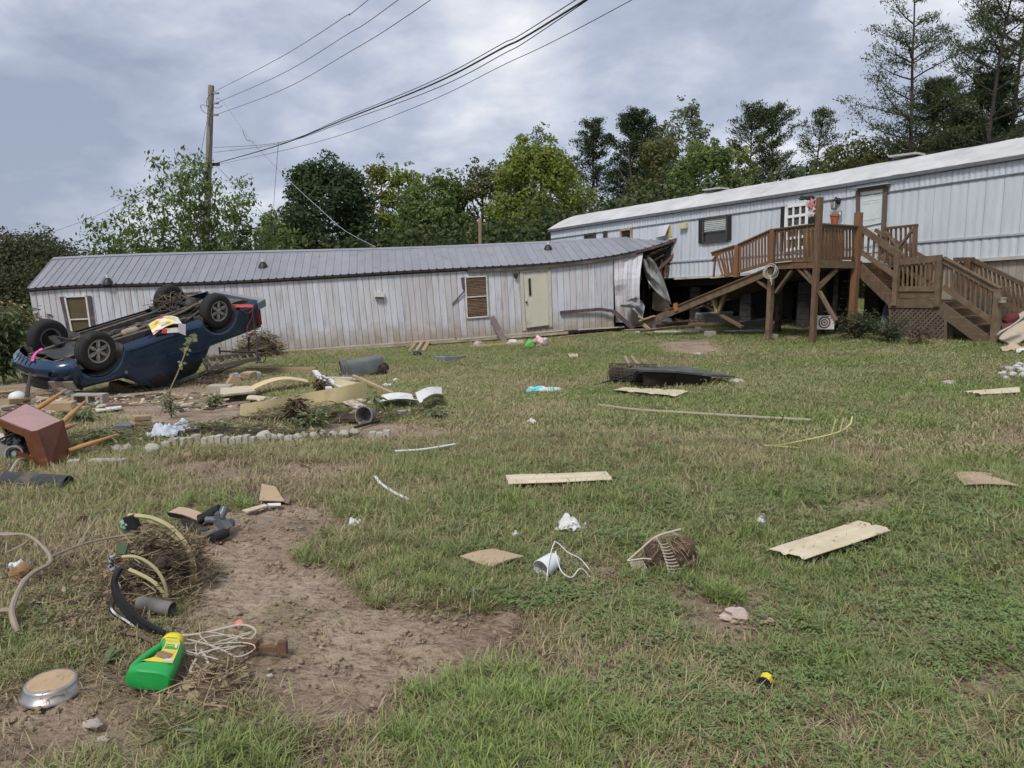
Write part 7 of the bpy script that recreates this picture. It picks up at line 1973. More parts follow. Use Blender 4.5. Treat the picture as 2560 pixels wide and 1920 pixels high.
# --- white cord tangle, red knob
WCORD = M('dirty_white_cord', (.56, .50, .42), (.44, .38, .3), rough=.6, dirt=.2)
mb = MB(); rn = random.Random(12); c = G(548, 1632)
for k in range(5):
 w, hh = rn.uniform(.09, .15), rn.uniform(.05, .10); ox, oy = rn.uniform(-.03, .04), rn.uniform(-.05, .06); t0 = rn.uniform(0, 6)
 mb.tube([Vector((c.x + ox + w * math.cos(t) + .02 * math.sin(3 * t + k), c.y + oy + hh * math.sin(t + t0), c.z + .012 + .02 * (1 + math.sin(t * 2 + k)) + .006 * k)) for t in np.linspace(0, 6.28, 26)[:-1]], .003, 6, closed=True)
mb.tube(curve([c + Vector((.1, .0, .03)), c + Vector((.13, .09, .05)), c + Vector((.05, .14, .06)), c + Vector((-.1, .08, .05)), c + Vector((-.2, .1, .03))], 24), .005, 6); mb.tube(curve([c + Vector((-.05, -.05, .03)), c + Vector((.02, -.17, .03)), c + Vector((-.04, -.2, .02)), c + Vector((-.06, -.03, .03))], 24), .0055, 6)
single('loose_twine', mb, WCORD, 'loose loops of dirty white cord above the green jug', 'cord', smooth=True)
p = G(600, 1588); kn = thing('red_knob', 'round red and white knob on a pale stem behind the white cord', 'knob', p); mb = MB(); mb.tube([p + Vector((.012, 0, 0)), p + Vector((.004, 0, .035))], [.014, .009], 10); mb.build('stem', M('pale_stem', (.5, .45, .34), rough=.7), kn, True)
mb = MB(); mb.blob(p + Vector((-.002, 0, .050)), (.024, .024, .020), 2, .05, 14, 10); mb.build('knob_head', M('red_and_cream_paint', (.60, .16, .12), (.62, .48, .38), scale=24, contrast=.1, rough=.4), kn, 'all')
# --- scraps
flat('cardboard_sheet', 'tan square of cardboard lying in the grass beside the white cup', 'cardboard', [(1150, 1409), (1236, 1390), (1309, 1417), (1224, 1437)], CARDB, .006, .045, .008, 6, tilt=(0, .0, .02, 0))
flat('cardboard_sheet', 'folded tan cardboard at the head of the bare mud', 'cardboard', [(655, 1231), (690, 1236), (711, 1259), (648, 1257)], CARDB, .006, .02, .0, 4, tilt=(.05, .04, 0, 0)); flat('cardboard_flap', 'muddy cardboard flap beside the folded tan cardboard', 'cardboard', [(690, 1236), (730, 1240), (722, 1262), (711, 1259)], M('muddy_cardboard', (.24, .175, .12), rough=.9), .006, .012, .0, 4)
flat('slotted_strip', 'cream slotted plastic strip lying on the mud by the stepper', 'plastic strip', [(605, 1282), (662, 1266), (670, 1271), (620, 1286)], CREAMV, .006, .02, .0, 4); flat('pale_strip', 'short pale strip next to the slotted plastic strip', 'plastic strip', [(668, 1265), (702, 1264), (702, 1270), (672, 1270)], WHITEPL, .005, .02, .0, 4)
a, b = G(848, 1382, .014), G(910, 1384, .014); mb = MB(); mb.beam(a, b, .05, .022); single('black_strip', mb, BLACKPL, 'flat black plastic strip half sunk at the mud edge', 'plastic strip')
def strap(name, label, px, w, mat, lift=.045, th=.008, cat='plastic strip'):
 pts = curve([G(u, v, lift) for u, v in px], 30); mb = MB()
 for a, b in zip(pts[:-1], pts[1:]): mb.beam(a, b + (b - a) * .04, w, th)
 return single(name, mb, mat, label, cat)
strap('white_strip', 'thin curved white plastic strip sloping down beside the mud', [(938, 1205), (952, 1224), (985, 1247), (1022, 1265)], .022, WHITEPL, .05); strap('white_strip', 'straight white strip lying left of the long cream board', [(988, 1143), (1060, 1138), (1138, 1125)], .035, WHITEPL, .06)
crumple('paper_scrap', 'crumpled white paper scrap at the right edge of the mud', 'paper', (888, 1316), 28, 22, WHITECL, 11, .05); crumple('paper_scrap', 'small white paper square left of the crumpled white cloth', 'paper', (1290, 1344), 20, 16, WHITECL, 12, .04)
crumple('white_cloth', 'crumpled white cloth in the middle of the lawn', 'cloth', (1425, 1328), 62, 34, WHITECL, 13, .09, 16); crumple('white_rag', 'small white rag below the bent blue towel', 'cloth', (1328, 1063), 40, 14, WHITECL, 14, .06); crumple('pale_wrapper', 'greyish plastic wrapper hanging off the crumpled white cloth', 'wrapper', (1462, 1326), 28, 16, M('cloudy_plastic', (.45, .45, .46), (.3, .3, .31), rough=.3), 15, .05)
# --- white cup with cord
a, b = G(1352, 1448), G(1404, 1424); axc = (b - a); Lc = .125; axc.normalize(); cl = a + Vector((0, 0, .055))
q = (axc + Vector((0, 0, .18))).normalized().to_track_quat('Z', 'Y').to_matrix().to_4x4(); TC = Matrix.Translation(cl) @ q
cup = thing('white_cup', 'white plastic cup on its side with trailing white cord', 'cup', a); mb = MB(); mb.lathe([(.052, 0), (.055, .002), (.047, Lc * .86), (.040, Lc), (0, Lc), (0, Lc - .006), (.036, Lc - .006), (.043, Lc * .84), (.049, .01), (.050, .0)], 28, TC); mb.build('cup_body', M('white_cup_plastic', (.76, .76, .77), (.70, .70, .71), rough=.35, dirt=.08), cup, True)
mb = MB(); mb.tube(curve([G(u, v, h) for u, v, h in [(1366, 1466, .02), (1372, 1450, .11), (1384, 1424, .15), (1392, 1420, .15), (1420, 1424, .10), (1448, 1425, .07), (1466, 1432, .04), (1482, 1440, .01)]], 40), .003, 6); mb.tube(curve([G(u, v, h) for u, v, h in [(1388, 1440, .14), (1402, 1462, .08), (1428, 1466, .05), (1446, 1450, .06), (1458, 1446, .05), (1475, 1452, .02)]], 36), .0033, 6); mb.build('cord', WHITEPL, cup, True)
crumple('grey_scrap', 'small muddy scrap in front of the white cup', 'debris', (1322, 1467), 26, 10, M('pinkish_scrap', (.42, .32, .28), rough=.8), 17, .02, 6)
# --- wire basket full of roots
p = G(1665, 1432); bk = thing('wire_basket', 'half-buried wire basket packed with brown roots', 'basket', p); k = DEP(p) / FPX
mb = MB(); mb.blob(p + Vector((.02, .05, .06)), (72 * k, 52 * k, 52 * k), 3, .34, 18, 12, .06); rootb = mb.build('root_ball', M('root_bound_soil', (.16, .105, .068), (.085, .055, .037), scale=26, rough=.98, bump=.9, bscale=60), bk, True)
mb = MB(); rn = random.Random(5)
for n_ in range(170):
 a = rn.uniform(0, 6.28); e = rn.uniform(-.2, 1.4); dd = Vector((math.cos(a) * math.cos(e) * 70 * k, math.sin(a) * math.cos(e) * 56 * k, math.sin(e) * 66 * k)); q = p + Vector((.02, .05, .06)) + dd; t = dd.cross(Vector((rn.uniform(-1, 1), rn.uniform(-1, 1), rn.uniform(-1, 1)))).normalized() * rn.uniform(.02, .05)
 mb.tube([q - t, q + dd * .05, q + t], .0015, 3, False)
mb.build('root_hairs', M('straw_litter', ()), bk)
WIREW = M('pale_basket_wire', (.52, .46, .37), (.4, .34, .26), rough=.6)
def bpt(th, ph): return p + Vector((.02, .05, .06)) + Vector((math.cos(ph) * math.sin(th) * 74 * k, -math.cos(th) * 60 * k * .9 + 0, math.sin(ph) * math.sin(th) * 68 * k))
mb = MB(); mb.tube([P(u, v, p.y - .10 + .002 * i) for i, (u, v) in enumerate([(1641, 1345), (1652, 1362), (1661, 1388), (1668, 1415), (1676, 1445)])], .006, 6); mb.tube(curve([P(u, v, p.y - .02) for u, v in [(1569, 1402), (1600, 1375), (1640, 1342), (1690, 1326), (1702, 1323)]], 20), .006, 6); mb.build('rim', WIREW, bk, True)
for i in range(11):
 t = i / 10; a = P(1648 + 26 * t, 1360 + 78 * t, p.y - .10); b = a + Vector((.05 + .03 * t, .02, -.004)); mb = MB(); mb.tube(curve([a, a.lerp(b, .5) + Vector((0, -.012, 0)), b], 6), .003, 4); mb.build('rib', WIREW, bk)
for i in range(9):
 t = i / 8; a = P(1574 + 30 * t, 1404 - 6 * t, p.y - .03); b = P(1590 + 34 * t, 1438 - 4 * t, p.y - .07); mb = MB(); mb.tube([a, b], .0028, 4); mb.build('rib', WIREW, bk)
mb = MB(); mb.tube([P(1569, 1402, p.y - .03), P(1610, 1396, p.y - .04), P(1628, 1398, p.y - .06)], .005, 5); mb.build('rim', WIREW, bk)
# --- boards and panels on the lawn
def grooved(name, label, px, mat, lift=.035, ridges=3, tilt=(0, 0, 0, 0)):
 c = [G(u, v, lift + t) for (u, v), t in zip(px, tilt)]; mb = MB(); EXCL.append(np.array([[q.x, q.y] for q in c]))
 n = 8 * ridges
 def f(s, t):
  ph = (t * ridges) % 1; z = .012 * (1 if .12 < ph < .8 else 0) + .0015 * math.sin(s * 9); return q4(c, s, t) + Vector((0, 0, z))
 mb.slab(lambda s, t: f(s, 1 - t), 8, n, .004); return single(name, mb, mat, label, 'board')
grooved('siding_board', 'cream siding board lying crosswise in the middle of the lawn', [(1263, 1205), (1515, 1196), (1531, 1214), (1271, 1226)], CREAMV, .05, 2)
grooved('siding_board', 'cream ribbed board in front of the black tray', [(1530, 985), (1553, 979), (1722, 987), (1688, 1001)], CREAMV, .06, 3)
grooved('siding_board', 'large tan and cream panel lying at the right of the lawn', [(1916, 1398), (2140, 1329), (2225, 1355), (2010, 1421)], CREAMV, .055, 2, (0, .01, .02, 0))
flat('cardboard_sheet', 'creased tan cardboard near the right edge of the lawn', 'cardboard', [(2381, 1195), (2484, 1199), (2450, 1222), (2411, 1229)], CARDB, .006, .05, .01, 6); flat('cardboard_sheet', 'second tan cardboard flap overlapping the creased one at right', 'cardboard', [(2440, 1211), (2490, 1214), (2548, 1235), (2415, 1231)], CARDB, .006, .065, .01, 6)
grooved('siding_board', 'cream slatted board at the far right of the lawn', [(2406, 990), (2547, 979), (2549, 991), (2450, 996)], CREAMV, .06, 3)
strap('long_lath', 'long pale lath curving across the lawn before the black tray', [(1495, 1024), (1593, 1037), (1744, 1047), (1870, 1055), (2028, 1064)], .04, M('pale_lath', (.50, .45, .33), (.4, .35, .25), rough=.7, dirt=.3), .07, .015, 'lath')
strap('thin_reed', 'thin straw reed lying left of the ribbed board', [(1310, 1004), (1390, 998), (1418, 988)], .02, CREAMV, .04, .01, 'stick')
YEL2 = M('pale_yellow_rod', (.62, .58, .22), (.5, .46, .2), rough=.6)
mb = MB(); mb.tube(curve([G(u, v, h) for u, v, h in [(1910, 1126, .05), (1954, 1124, .05), (2081, 1104, .08), (2120, 1092, .12), (2128, 1088, .2)]], 30), .008, 6); mb.tube([G(1912, 1126, .05), G(1998, 1130, .04)], .008, 6)
for u, v in ((2078, 1105), (2098, 1100)): mb.tube([G(u, v, .08), G(u + 8, v, .24)], .007, 6)
single('yellow_fork', mb, YEL2, 'bent pale yellow wire fork lying on the right lawn', 'wire fork', smooth=True)
plank('brown_stick', 'broken brown wooden stick right of the bare patch', 'stick', (2282, 1262), (2342, 1290), .05, .03, RUST, .02, .03); plank('brown_stick', 'thin brown wooden stick above the bare patch at right', 'stick', (2200, 1218), (2272, 1252), .03, .02, BROWNST, .02, .02)
mb = MB(); a, b = G(1900, 1326, .03), G(1906, 1298, .03); mb.tube([a, a.lerp(b, .1), a.lerp(b, .62), a.lerp(b, .78), b], [.026, .032, .032, .018, .014], 14); single('small_bottle', mb, M('grey_printed_bottle', (.60, .58, .55), (.16, .15, .15), scale=16, contrast=.05, rough=.4), 'small grey and white bottle lying above the large tan panel', 'bottle', smooth=True)
lump('pink_stone', 'pale pinkish foam chunk on the right lawn', 'chunk', (1840, 1548), 36, M('pinkish_foam', (.56, .46, .40), (.46, .36, .31), scale=12, rough=.95, bump=.5), 6, .3, .45, (1, .6, .5))
crumple('dead_leaf', 'curled tan leaf right of the pinkish chunk', 'leaf', (1928, 1566), 44, 8, M('tan_dead_leaf', (.40, .31, .22), rough=.8), 21, .02, 8)
p = G(1914, 1722); pv = thing('toy_lantern', 'small yellow and black lantern lying near the bottom right', 'lantern', p); mb = MB(); a, b = p + Vector((-.010, -.005, .025)), p + Vector((.016, .035, .028)); mb.tube([a, b], .024, 8); mb.build('lantern_body', YELP, pv)
for t, r in ((-.1, .026), (1.1, .022)): mb = MB(); c = a.lerp(b, t); mb.tube([c, c + (b - a) * .22], r, 10); mb.build('lantern_end', BLACKPL, pv)
for px, r, lb in [((1748, 888), 12, 'small pale stone between the mud spot and the tray'), ((1842, 958), 20, 'flat pale chip right of the black tray'), ((2085, 985), 9, 'tiny blue and white bottle cap on the far lawn'), ((2373, 962), 20, 'white flat stone on the far right lawn'), ((2210, 1300), 8, 'small pale pebble left of the tan panel'), ((1186, 1103), 20, 'pale round pebble lying alone on the lawn'), ((2160, 1425), 10, 'pale leaf below the tan panel'), ((2100, 1475), 9, 'small pinkish leaf on the right lawn'), ((2300, 1216), 16, 'pale flat pebble by the brown stick'), ((2330, 1368), 12, 'pale leaf between panel and right edge'), ((1020, 1580 - 210), 8, 'small tan leaf beside the black strip'), ((1092, 1710), 12, 'tan leaf at the right rim of the mud'), ((233, 1815), 24, 'pale husk in the mud at lower left'), ((262, 1850), 16, 'small tan husk under the pale husk'), ((802, 1620), 6, 'pale flat pebble in the bare mud'), ((675, 1690), 8, 'pale leaf on the mud below the rusty bar'), ((175, 1315), 8, 'white chip in the grass at left'), ((1830, 1160), 9, 'tan chip on the mid right lawn'), ((1130, 1030), 8, 'pale chip beside the mud streak'), ((2105, 960), 8, 'white scrap on the far middle lawn')]:
 lump('pebble' if 'pebble' in lb or 'stone' in lb or 'chip' in lb else 'scrap', lb, 'stone' if ('pebble' in lb or 'stone' in lb) else 'scrap', px, r, M('blue_white_cap', (.1, .14, .5), (.6, .6, .6), scale=30, rough=.4) if 'blue' in lb else STONE, len(lb), .3, .5, (1, .7, .4), nu=8, nv=6)
crumple('dark_cloth', 'small dark red brown rag in the grass at left', 'cloth', (215, 1312), 34, 22, M('maroon_rag', (.06, .025, .022), (.035, .015, .014), rough=.9), 31, .05)
def weed(name, label, px, n, L, w, mat, seed, el=(.5, 1.2), cat='weed', group=None, stem=0.0):
 rn_ = random.Random(seed); p = G(*px); mb = MB(); c0 = p + Vector((0, 0, stem))
 if stem: mb.tube([p, c0], .004, 5)
 for k in range(n):
  a = rn_.uniform(0, 6.28); e = rn_.uniform(*el); l = L * rn_.uniform(.6, 1.2); d = Vector((math.cos(a), math.sin(a), 0)); s_ = Vector((-d.y, d.x, 0)); pts = []
  for i in range(5):
   t = i / 4; q = c0 + d * (l * t * math.cos(e * (1 - .5 * t))) + Vector((0, 0, l * math.sin(e) * (t - .55 * t * t) * 1.3)); ww = w * math.sin(math.pi * (.08 + .9 * t)) * rn_.uniform(.9, 1.1); pts += [q - s_ * ww + Vector((0, 0, ww * .4)), q, q + s_ * ww + Vector((0, 0, ww * .4))]
  mb.add(pts, [f for i in range(4) for f in ((3 * i, 3 * i + 1, 3 * i + 4, 3 * i + 3), (3 * i + 1, 3 * i + 2, 3 * i + 5, 3 * i + 4))])
 return single(name, mb, mat, label, cat, loc=p, smooth='all', group=group)
WEEDG = M('dusty_weed_leaf', (.17, .22, .10), (.11, .15, .06), scale=10, rough=.6, transl=.3, dirt=.15); WEEDP = M('pale_silted_leaf', (.33, .36, .25), (.22, .25, .16), rough=.7, transl=.25, dirt=.3)
weed('broadleaf_weed', 'small broadleaf weed between the pan and the jug', (263, 1665), 7, .085, .016, WEEDG, 1)
weed('strap_leaf_plant', 'flattened strap-leaved plant at the bottom left of the mud', (545, 1850), 9, .15, .010, WEEDP, 2, (.1, .5)); weed('strap_leaf_plant', 'dark strap-leaved plant at the bottom edge left of the mud', (640, 1880), 7, .14, .009, WEEDG, 3, (.15, .6))
weed('broadleaf_weed', 'tuft of pale upright leaves at the mud edge under the cardboard', (1165, 1500), 9, .14, .006, WEEDP, 4, (.6, 1.4)); weed('broadleaf_weed', 'upright split stalk left of the tan cardboard square', (1055, 1430), 4, .12, .007, WEEDP, 5, (1.0, 1.5))
# ------------------------------------------------------------------ flood debris further out
p = G(905, 942); BINC = M('grey_green_bin_plastic', (.135, .155, .155), (.105, .12, .12), scale=3, rough=.5, dirt=.3, dscale=3)
a, b = P(856, 932, p.y + .05), P(958, 906, p.y + .35); axb = (b - a).normalized(); Lb = (b - a).length; upb = Vector((0, 0, 1)); sb_ = axb.cross(upb).normalized(); upb = sb_.cross(axb)
TB = Matrix((axb, sb_, upb)).transposed().to_4x4(); TB.translation = Vector(a)
bn = thing('wheeled_bin', 'grey wheeled rubbish bin lying on its side in the grass', 'bin', T=TB)
def rr(x, w, h, n=20, e=.45): return [Vector((x, w * math.copysign(abs(math.cos(t)) ** e, math.cos(t)), h * math.copysign(abs(math.sin(t)) ** e, math.sin(t)))) for t in [2 * math.pi * k / n for k in range(n)]]
def loft2(mb, rings, caps=(True, True)):
 n = len(rings[0]); k = mb.add([q for r in rings for q in r], []); fs = [(i * n + j, i * n + (j + 1) % n, (i + 1) * n + (j + 1) % n, (i + 1) * n + j) for i in range(len(rings) - 1) for j in range(n)]
 if caps[0]: fs.append(tuple(range(n - 1, -1, -1)))
 if caps[1]: fs.append(tuple((len(rings) - 1) * n + j for j in range(n)))
 mb.f += [tuple(i + k for i in f) for f in fs]; mb.mi += [mb.cur] * len(fs)
mb = MB(); loft2(mb, [rr(0, .235, .25), rr(.10 * Lb, .22, .235), rr(.6 * Lb, .20, .21), rr(.97 * Lb, .175, .185), rr(Lb, .15, .16)], (False, True)); loft2(mb, [rr(0.0, .215, .23), rr(.3 * Lb, .19, .2)], (False, True)); mb.build('bin_body', BINC, bn, True)
for x in (0.02, .08, .14): mb = MB(); loft2(mb, [rr(x * Lb, .258 - x * .08, .272 - x * .08), rr(x * Lb + .03, .256 - x * .08, .27 - x * .08)]); mb.build('rim_band', BINC, bn, True)
mb = MB(); mb.slab(lambda s, t: (-.02 - .05 * s, -.2 + .4 * t, -.25 + .35 * s - .1), 4, 4, .02); mb.build('lid', BLACKPL, bn)
for s in (-1, 1): mb = MB(); mb.lathe([(0, -.03), (.11, -.03), (.125, 0), (.11, .03), (0, .03)], 20, TR((Lb * .95, s * .17, -.10), rx=1.57)); mb.build('wheel', BLACKPL, bn, True)
mb = MB(); mb.tube([(Lb * .95, -.17, -.1), (Lb * .95, .17, -.1)], .012, 6); mb.build('axle', DKSTEEL, bn)
Yt = G(1730, 968).y
tray = thing('overturned_tray', 'black flat-topped plastic tub cart lying upturned on the lawn', 'tub', G(1730, 968))
tc_ = [P(1564, 920, Yt + .1), P(1700, 918, Yt + .75), P(1840, 939, Yt + .2), P(1790, 938, Yt - .2)]
mb = MB(); top = [P(1562, 921, Yt + .15), P(1600, 917, Yt + .7), P(1712, 916, Yt + .95), P(1838, 940, Yt + .45), P(1780, 937, Yt - .1), P(1690, 927, Yt - .25), P(1600, 924, Yt - .1)]
mb.add(top + [q - Vector((0, 0, .03)) for q in top], [(0, 6, 5, 4, 3, 2, 1), (7, 8, 9, 10, 11, 12, 13)] + [(i, (i + 1) % 7, 7 + (i + 1) % 7, 7 + i) for i in range(7)]); mb.build('tray_top', M('dusty_black_deck', (.075, .076, .072), (.05, .05, .05), scale=5, rough=.6, dirt=.35, dcol=(.2, .19, .17)), tray)
mb = MB(); t0 = [P(1688, 930, Yt - .12), P(1782, 938, Yt - .02), P(1782, 936, Yt + .55), P(1700, 928, Yt + .5)]; b0 = [P(1694, 966, Yt - .05), P(1764, 967, Yt + .0), P(1764, 962, Yt + .45), P(1700, 960, Yt + .42)]; mb.hexa([*b0, *t0]); mb.build('tub', M('matt_black_plastic_tub', (.030, .031, .031), (.022, .022, .022), rough=.5, dirt=.15), tray)
mb = MB(); mb.hexa([P(1607, 966, Yt - .02), P(1692, 967, Yt - .02), P(1692, 960, Yt + .4), P(1607, 960, Yt + .4), P(1607, 929, Yt - .05), P(1692, 931, Yt - .1), P(1692, 927, Yt + .4), P(1607, 925, Yt + .4)]); mb.build('under_tray_shade_block', BLACKISH, tray)  # solid near-black block stands in for shade beneath the tray top
for px in (((1562, 891), (1576, 917)), ((1578, 890), (1600, 918))): mb = MB(); mb.tube([P(*px[0], Yt + .9), P(*px[1], Yt + .75)], .03, 8); mb.build('handle', M('tan_handle_wood', (.36, .29, .2), (.25, .2, .14), rough=.8), tray)
mb = MB(); mb.tube(curve([P(1607, 930, Yt - .15), G(1500, 966, .05), G(1440, 981, .03)], 10), .014, 6); single('black_rod', mb, BLACKPL, 'long black rod sloping from the wire roll to the grass', 'rod')
a, b = G(1524, 962, .18), G(1640, 966, .18); wr = thing('wire_roll', 'rusty roll of wire netting beside the black tub cart', 'wire roll', G(1560, 966)); d = (b - a)
WR_ = M('rusty_dark_wire', (.12, .085, .075), (.07, .055, .05), rough=.8)
for k in range(14):
 c = a + d * (k / 13); R_ = .19 + .02 * math.sin(k * 2.2); mb = MB(); mb.tube([c + Vector((.02 * math.sin(t * 3 + k), R_ * math.cos(t), R_ * math.sin(t))) for t in np.linspace(0, 6.28, 17)[:-1]], .006, 4, closed=True); mb.build('wire_ring', WR_, wr)
for k in range(22):
 t = k * 6.28 / 22; R_ = .19; mb = MB(); mb.tube([a + d * s + Vector((0, R_ * math.cos(t + .1 * math.sin(s * 5)), R_ * math.sin(t + .1 * math.sin(s * 5)))) for s in np.linspace(0, 1, 7)], .0045, 4); mb.build('wire_strand', WR_, wr)
mb = MB(); mb.tube([a + d * .05, b], .12, 10); mb.build('packed_leaves', M('dark_packed_leaves', (.06, .045, .035), (.03, .024, .02), scale=20, rough=.95, bump=.8), wr)
mb = MB(); mb.tube(curve([G(1770, 972, .03), G(1800, 962, .10), G(1840, 966, .02)], 12), .012, 5); single('bent_vine', mb, BROWNST, 'thin bent vine right of the black tub cart', 'vine')
TOW = M('aqua_and_white_towel', (.12, .58, .66), (.66, .68, .68), scale=4, contrast=.05, rough=.85)
crumple('towel', 'aqua blue and white towel lying flat on the lawn', 'towel', (1358, 980), 92, 26, TOW, 41, .07, 16)
def bagthing(name, label, px, wpx, hpx, mat, seed):
 p = G(*px); k = DEP(p) / FPX; mb = MB(); mb.blob(p + Vector((0, 0, hpx * k * .45)), (wpx * k / 2, wpx * k * .4, hpx * k * .55), seed, .28, 16, 11, hpx * k * .4)
 return single(name, mb, mat, label, 'bag', loc=p, smooth='all')
bagthing('plastic_bag', 'full white plastic bag with red print beside the lower home', (1350, 868), 40, 26, M('white_bag_red_print', (.70, .69, .68), (.62, .2, .2), scale=7, contrast=.08, rough=.4), 2); bagthing('plastic_bag', 'bright green plastic bag beside the white bag', (1326, 871), 24, 22, M('green_bag', (.16, .55, .12), (.1, .4, .08), rough=.4), 5)
bagthing('white_bundle', 'pale cloth bundle under the lower home right of the fallen shutter', (1282, 861), 28, 12, WHITECL, 6); bagthing('stone_lump', 'grey stone under the lower home near the fallen shutter', (1196, 866), 28, 12, STONE, 7)
bagthing('stone_lump', 'grey stone under the lower home left of the green bag', (1302, 860), 16, 10, STONE, 8)
plank('foundation_board', 'long pale board lying under the blind-covered window', 'board', (1176, 870), (1313, 862), .10, .06, WOODRAW, .05, .05); plank('ground_plank', 'long thin tan plank on the grass below the cream door', 'plank', (1400, 848), (1582, 829), .12, .05, WOODRAW, .06, .06)
flat('small_tile', 'small tan tile on the lawn below the bags', 'tile', [(1420, 890), (1442, 889), (1446, 896), (1424, 898)], CREAMV, .02, .06)
for k in range(5): plank('curved_slat', 'brown curved slat, number %s from the left of the fan under the home' % ['one', 'two', 'three', 'four', 'five'][k], 'slat', (1022 + 9 * k, 881), (1046 + 7 * k, 864), .12, .02, BROWNDK if k % 2 else WOODRAW, .02 + .01 * k, .22)
lump('black_disc', 'round black cap in the grass below the curved slats', 'cap', (1043, 890), 11, BLACKPL, 3, .05, .3, (1, 1, .7));
p = G(1125, 905); gh = thing('broken_housing', 'broken grey plastic housing on the grass below the wall vent', 'plastic housing', p)
for (u0, v0, u1, v1, w, h, m_) in [(1092, 900, 1126, 904, .3, .10, GALV), (1124, 902, 1130, 906, .3, .14, GREYPL), (1130, 903, 1160, 898, .10, .06, GREYPL), (1100, 894, 1120, 895, .1, .05, GREYPL)]: mb = MB(); mb.beam(G(u0, v0, .05), G(u1, v1, .07), w, h); mb.build('casing', m_, gh)
YS = M('yellowed_vinyl_strip', (.74, .60, .30), (.62, .50, .27), scale=2.5, stretch=(1, 1, .6), rough=.55, dirt=.12, dscale=3)
def band(name, label, lo, hpx, mat, th=.01, lift=0, lean=0, cat='siding strip'):
 pl = [G(u, v, .02 + lift) for u, v in lo]; cl_ = curve(pl, 30); hs = np.interp(np.linspace(0, 1, len(cl_)), np.linspace(0, 1, len(hpx)), hpx); mb = MB()
 def f(s, t):
  i = s * (len(cl_) - 1); j = min(int(i), len(cl_) - 2); q = cl_[j].lerp(cl_[j + 1], i - j); h = hs[int(round(i))] * DEP(q) / FPX; return q + Vector((0, lean * t * h, h * t))
 mb.slab(f, len(cl_) - 1, 3, th); return single(name, mb, mat, label, cat, smooth=True)
band('siding_strip', 'long yellowed siding strip standing on edge among the debris', [(601, 1055), (680, 1046), (770, 1030), (860, 1014), (917, 1002)], [34, 36, 38, 39, 40], YS, lift=.03, lean=.3)
band('siding_strip', 'short folded-back end of the yellowed siding strip', [(917, 1001), (900, 990), (870, 980), (834, 974)], [34, 30, 24, 20], YS, lean=.1)
band('siding_strip', 'pale yellow siding panel leaning inside the bent strip', [(834, 980), (860, 984), (884, 988)], [30, 30, 28], M('pale_yellow_vinyl', (.68, .58, .38), (.6, .5, .3), rough=.5), lean=.5)
flat('siding_strip', 'long yellow strip arching over the debris behind the edge blocks', 'siding strip', [(618, 986), (768, 964), (772, 972), (628, 994)], YS, .01, .12, .12, 12); flat('siding_strip', 'torn pale yellow strip end at the left of the arching strip', 'siding strip', [(556, 997), (618, 984), (640, 992), (500, 1005)], CREAMV, .01, .06, .03, 8)
flat('wide_board', 'tan board lying before the arching yellow strip', 'board', [(552, 986), (626, 984), (640, 998), (552, 1010)], CREAMV, .03, .14, 0, 4); flat('short_board', 'short cream board right of the tan board', 'board', [(622, 998), (668, 1004), (660, 1010), (616, 1008)], CREAMV, .02, .08, 0, 4)
flat('white_sheet', 'white curled sheet of trim lying right of the yellow strip', 'sheet', [(955, 1010), (1030, 1007), (1044, 1022), (950, 1027)], WHITEPL, .01, .08, .03, 8, .05); flat('white_sheet', 'folded white panel at the right end of the debris', 'sheet', [(1040, 1017), (1104, 1001), (1110, 1022), (1060, 1033)], WHITEPL, .01, .10, .04, 8, .10); flat('white_sheet', 'mud-stained white board poking out under the yellow strip', 'sheet', [(856, 1018), (884, 1012), (938, 1040), (910, 1052)], M('stained_white_board', (.62, .58, .52), (.5, .4, .28), scale=3, rough=.6, dirt=.35), .015, .08, .0, 6)
plank('white_gutter', 'white gutter length leaning behind the yellow strip', 'gutter', (788, 954), (824, 988), .10, .04, WHITEPL, .22, .10); plank('white_gutter', 'narrow white trim lying below the wheeled bin', 'gutter', (798, 957), (905, 954), .07, .05, WHITEPL, .10, .06); plank('white_gutter', 'second white trim length beside the leaning gutter', 'gutter', (800, 960), (862, 985), .14, .03, WHITEPL, .16, .10)
plank('bamboo_pole', 'tan cane pole slanting across behind the yellow strip', 'pole', (884, 957), (980, 990), .06, .05, WOODRAW, .14, .04); plank('grey_rod', 'thin grey rod in the grass right of the wheeled bin', 'rod', (930, 940), (1000, 937), .03, .03, GREYPL, .03, .03); plank('dark_rod', 'thin dark rod lying before the grey pot', 'rod', (888, 1075), (948, 1060), .03, .025, BLACKPL, .03, .04)
p = G(912, 1062); pt_ = thing('plant_pot', 'grey ribbed pot tipped towards the camera among the debris', 'pot', p); qd = (Vector((-.25, -1, .15)).normalized()).to_track_quat('Z', 'Y').to_matrix().to_4x4(); TPm = Matrix.Translation(p + Vector((0, .1, .10))) @ qd; mb = MB(); mb.lathe([(.02, -.13), (.08, -.13), (.105, .05), (.118, .05), (.118, .075), (.10, .075), (.097, .04), (.07, -.11), (0, -.11)], 24, TPm); mb.build('pot_wall', M('grey_ribbed_pot', (.22, .20, .205), (.15, .14, .14), scale=20, rough=.7, dirt=.3), pt_, True)
flat('white_chip', 'white plastic chip under the wheeled bin', 'scrap', [(892, 960), (920, 958), (926, 964), (896, 966)], WHITEPL, .01, .04); crumple('white_scrap', 'white scrap of paper right of the cane pole', 'paper', (965, 968), 26, 10, WHITECL, 51, .05, 8); crumple('white_scrap', 'white crumpled scrap below the grey rod', 'paper', (990, 955), 18, 12, WHITECL, 52, .08, 8)
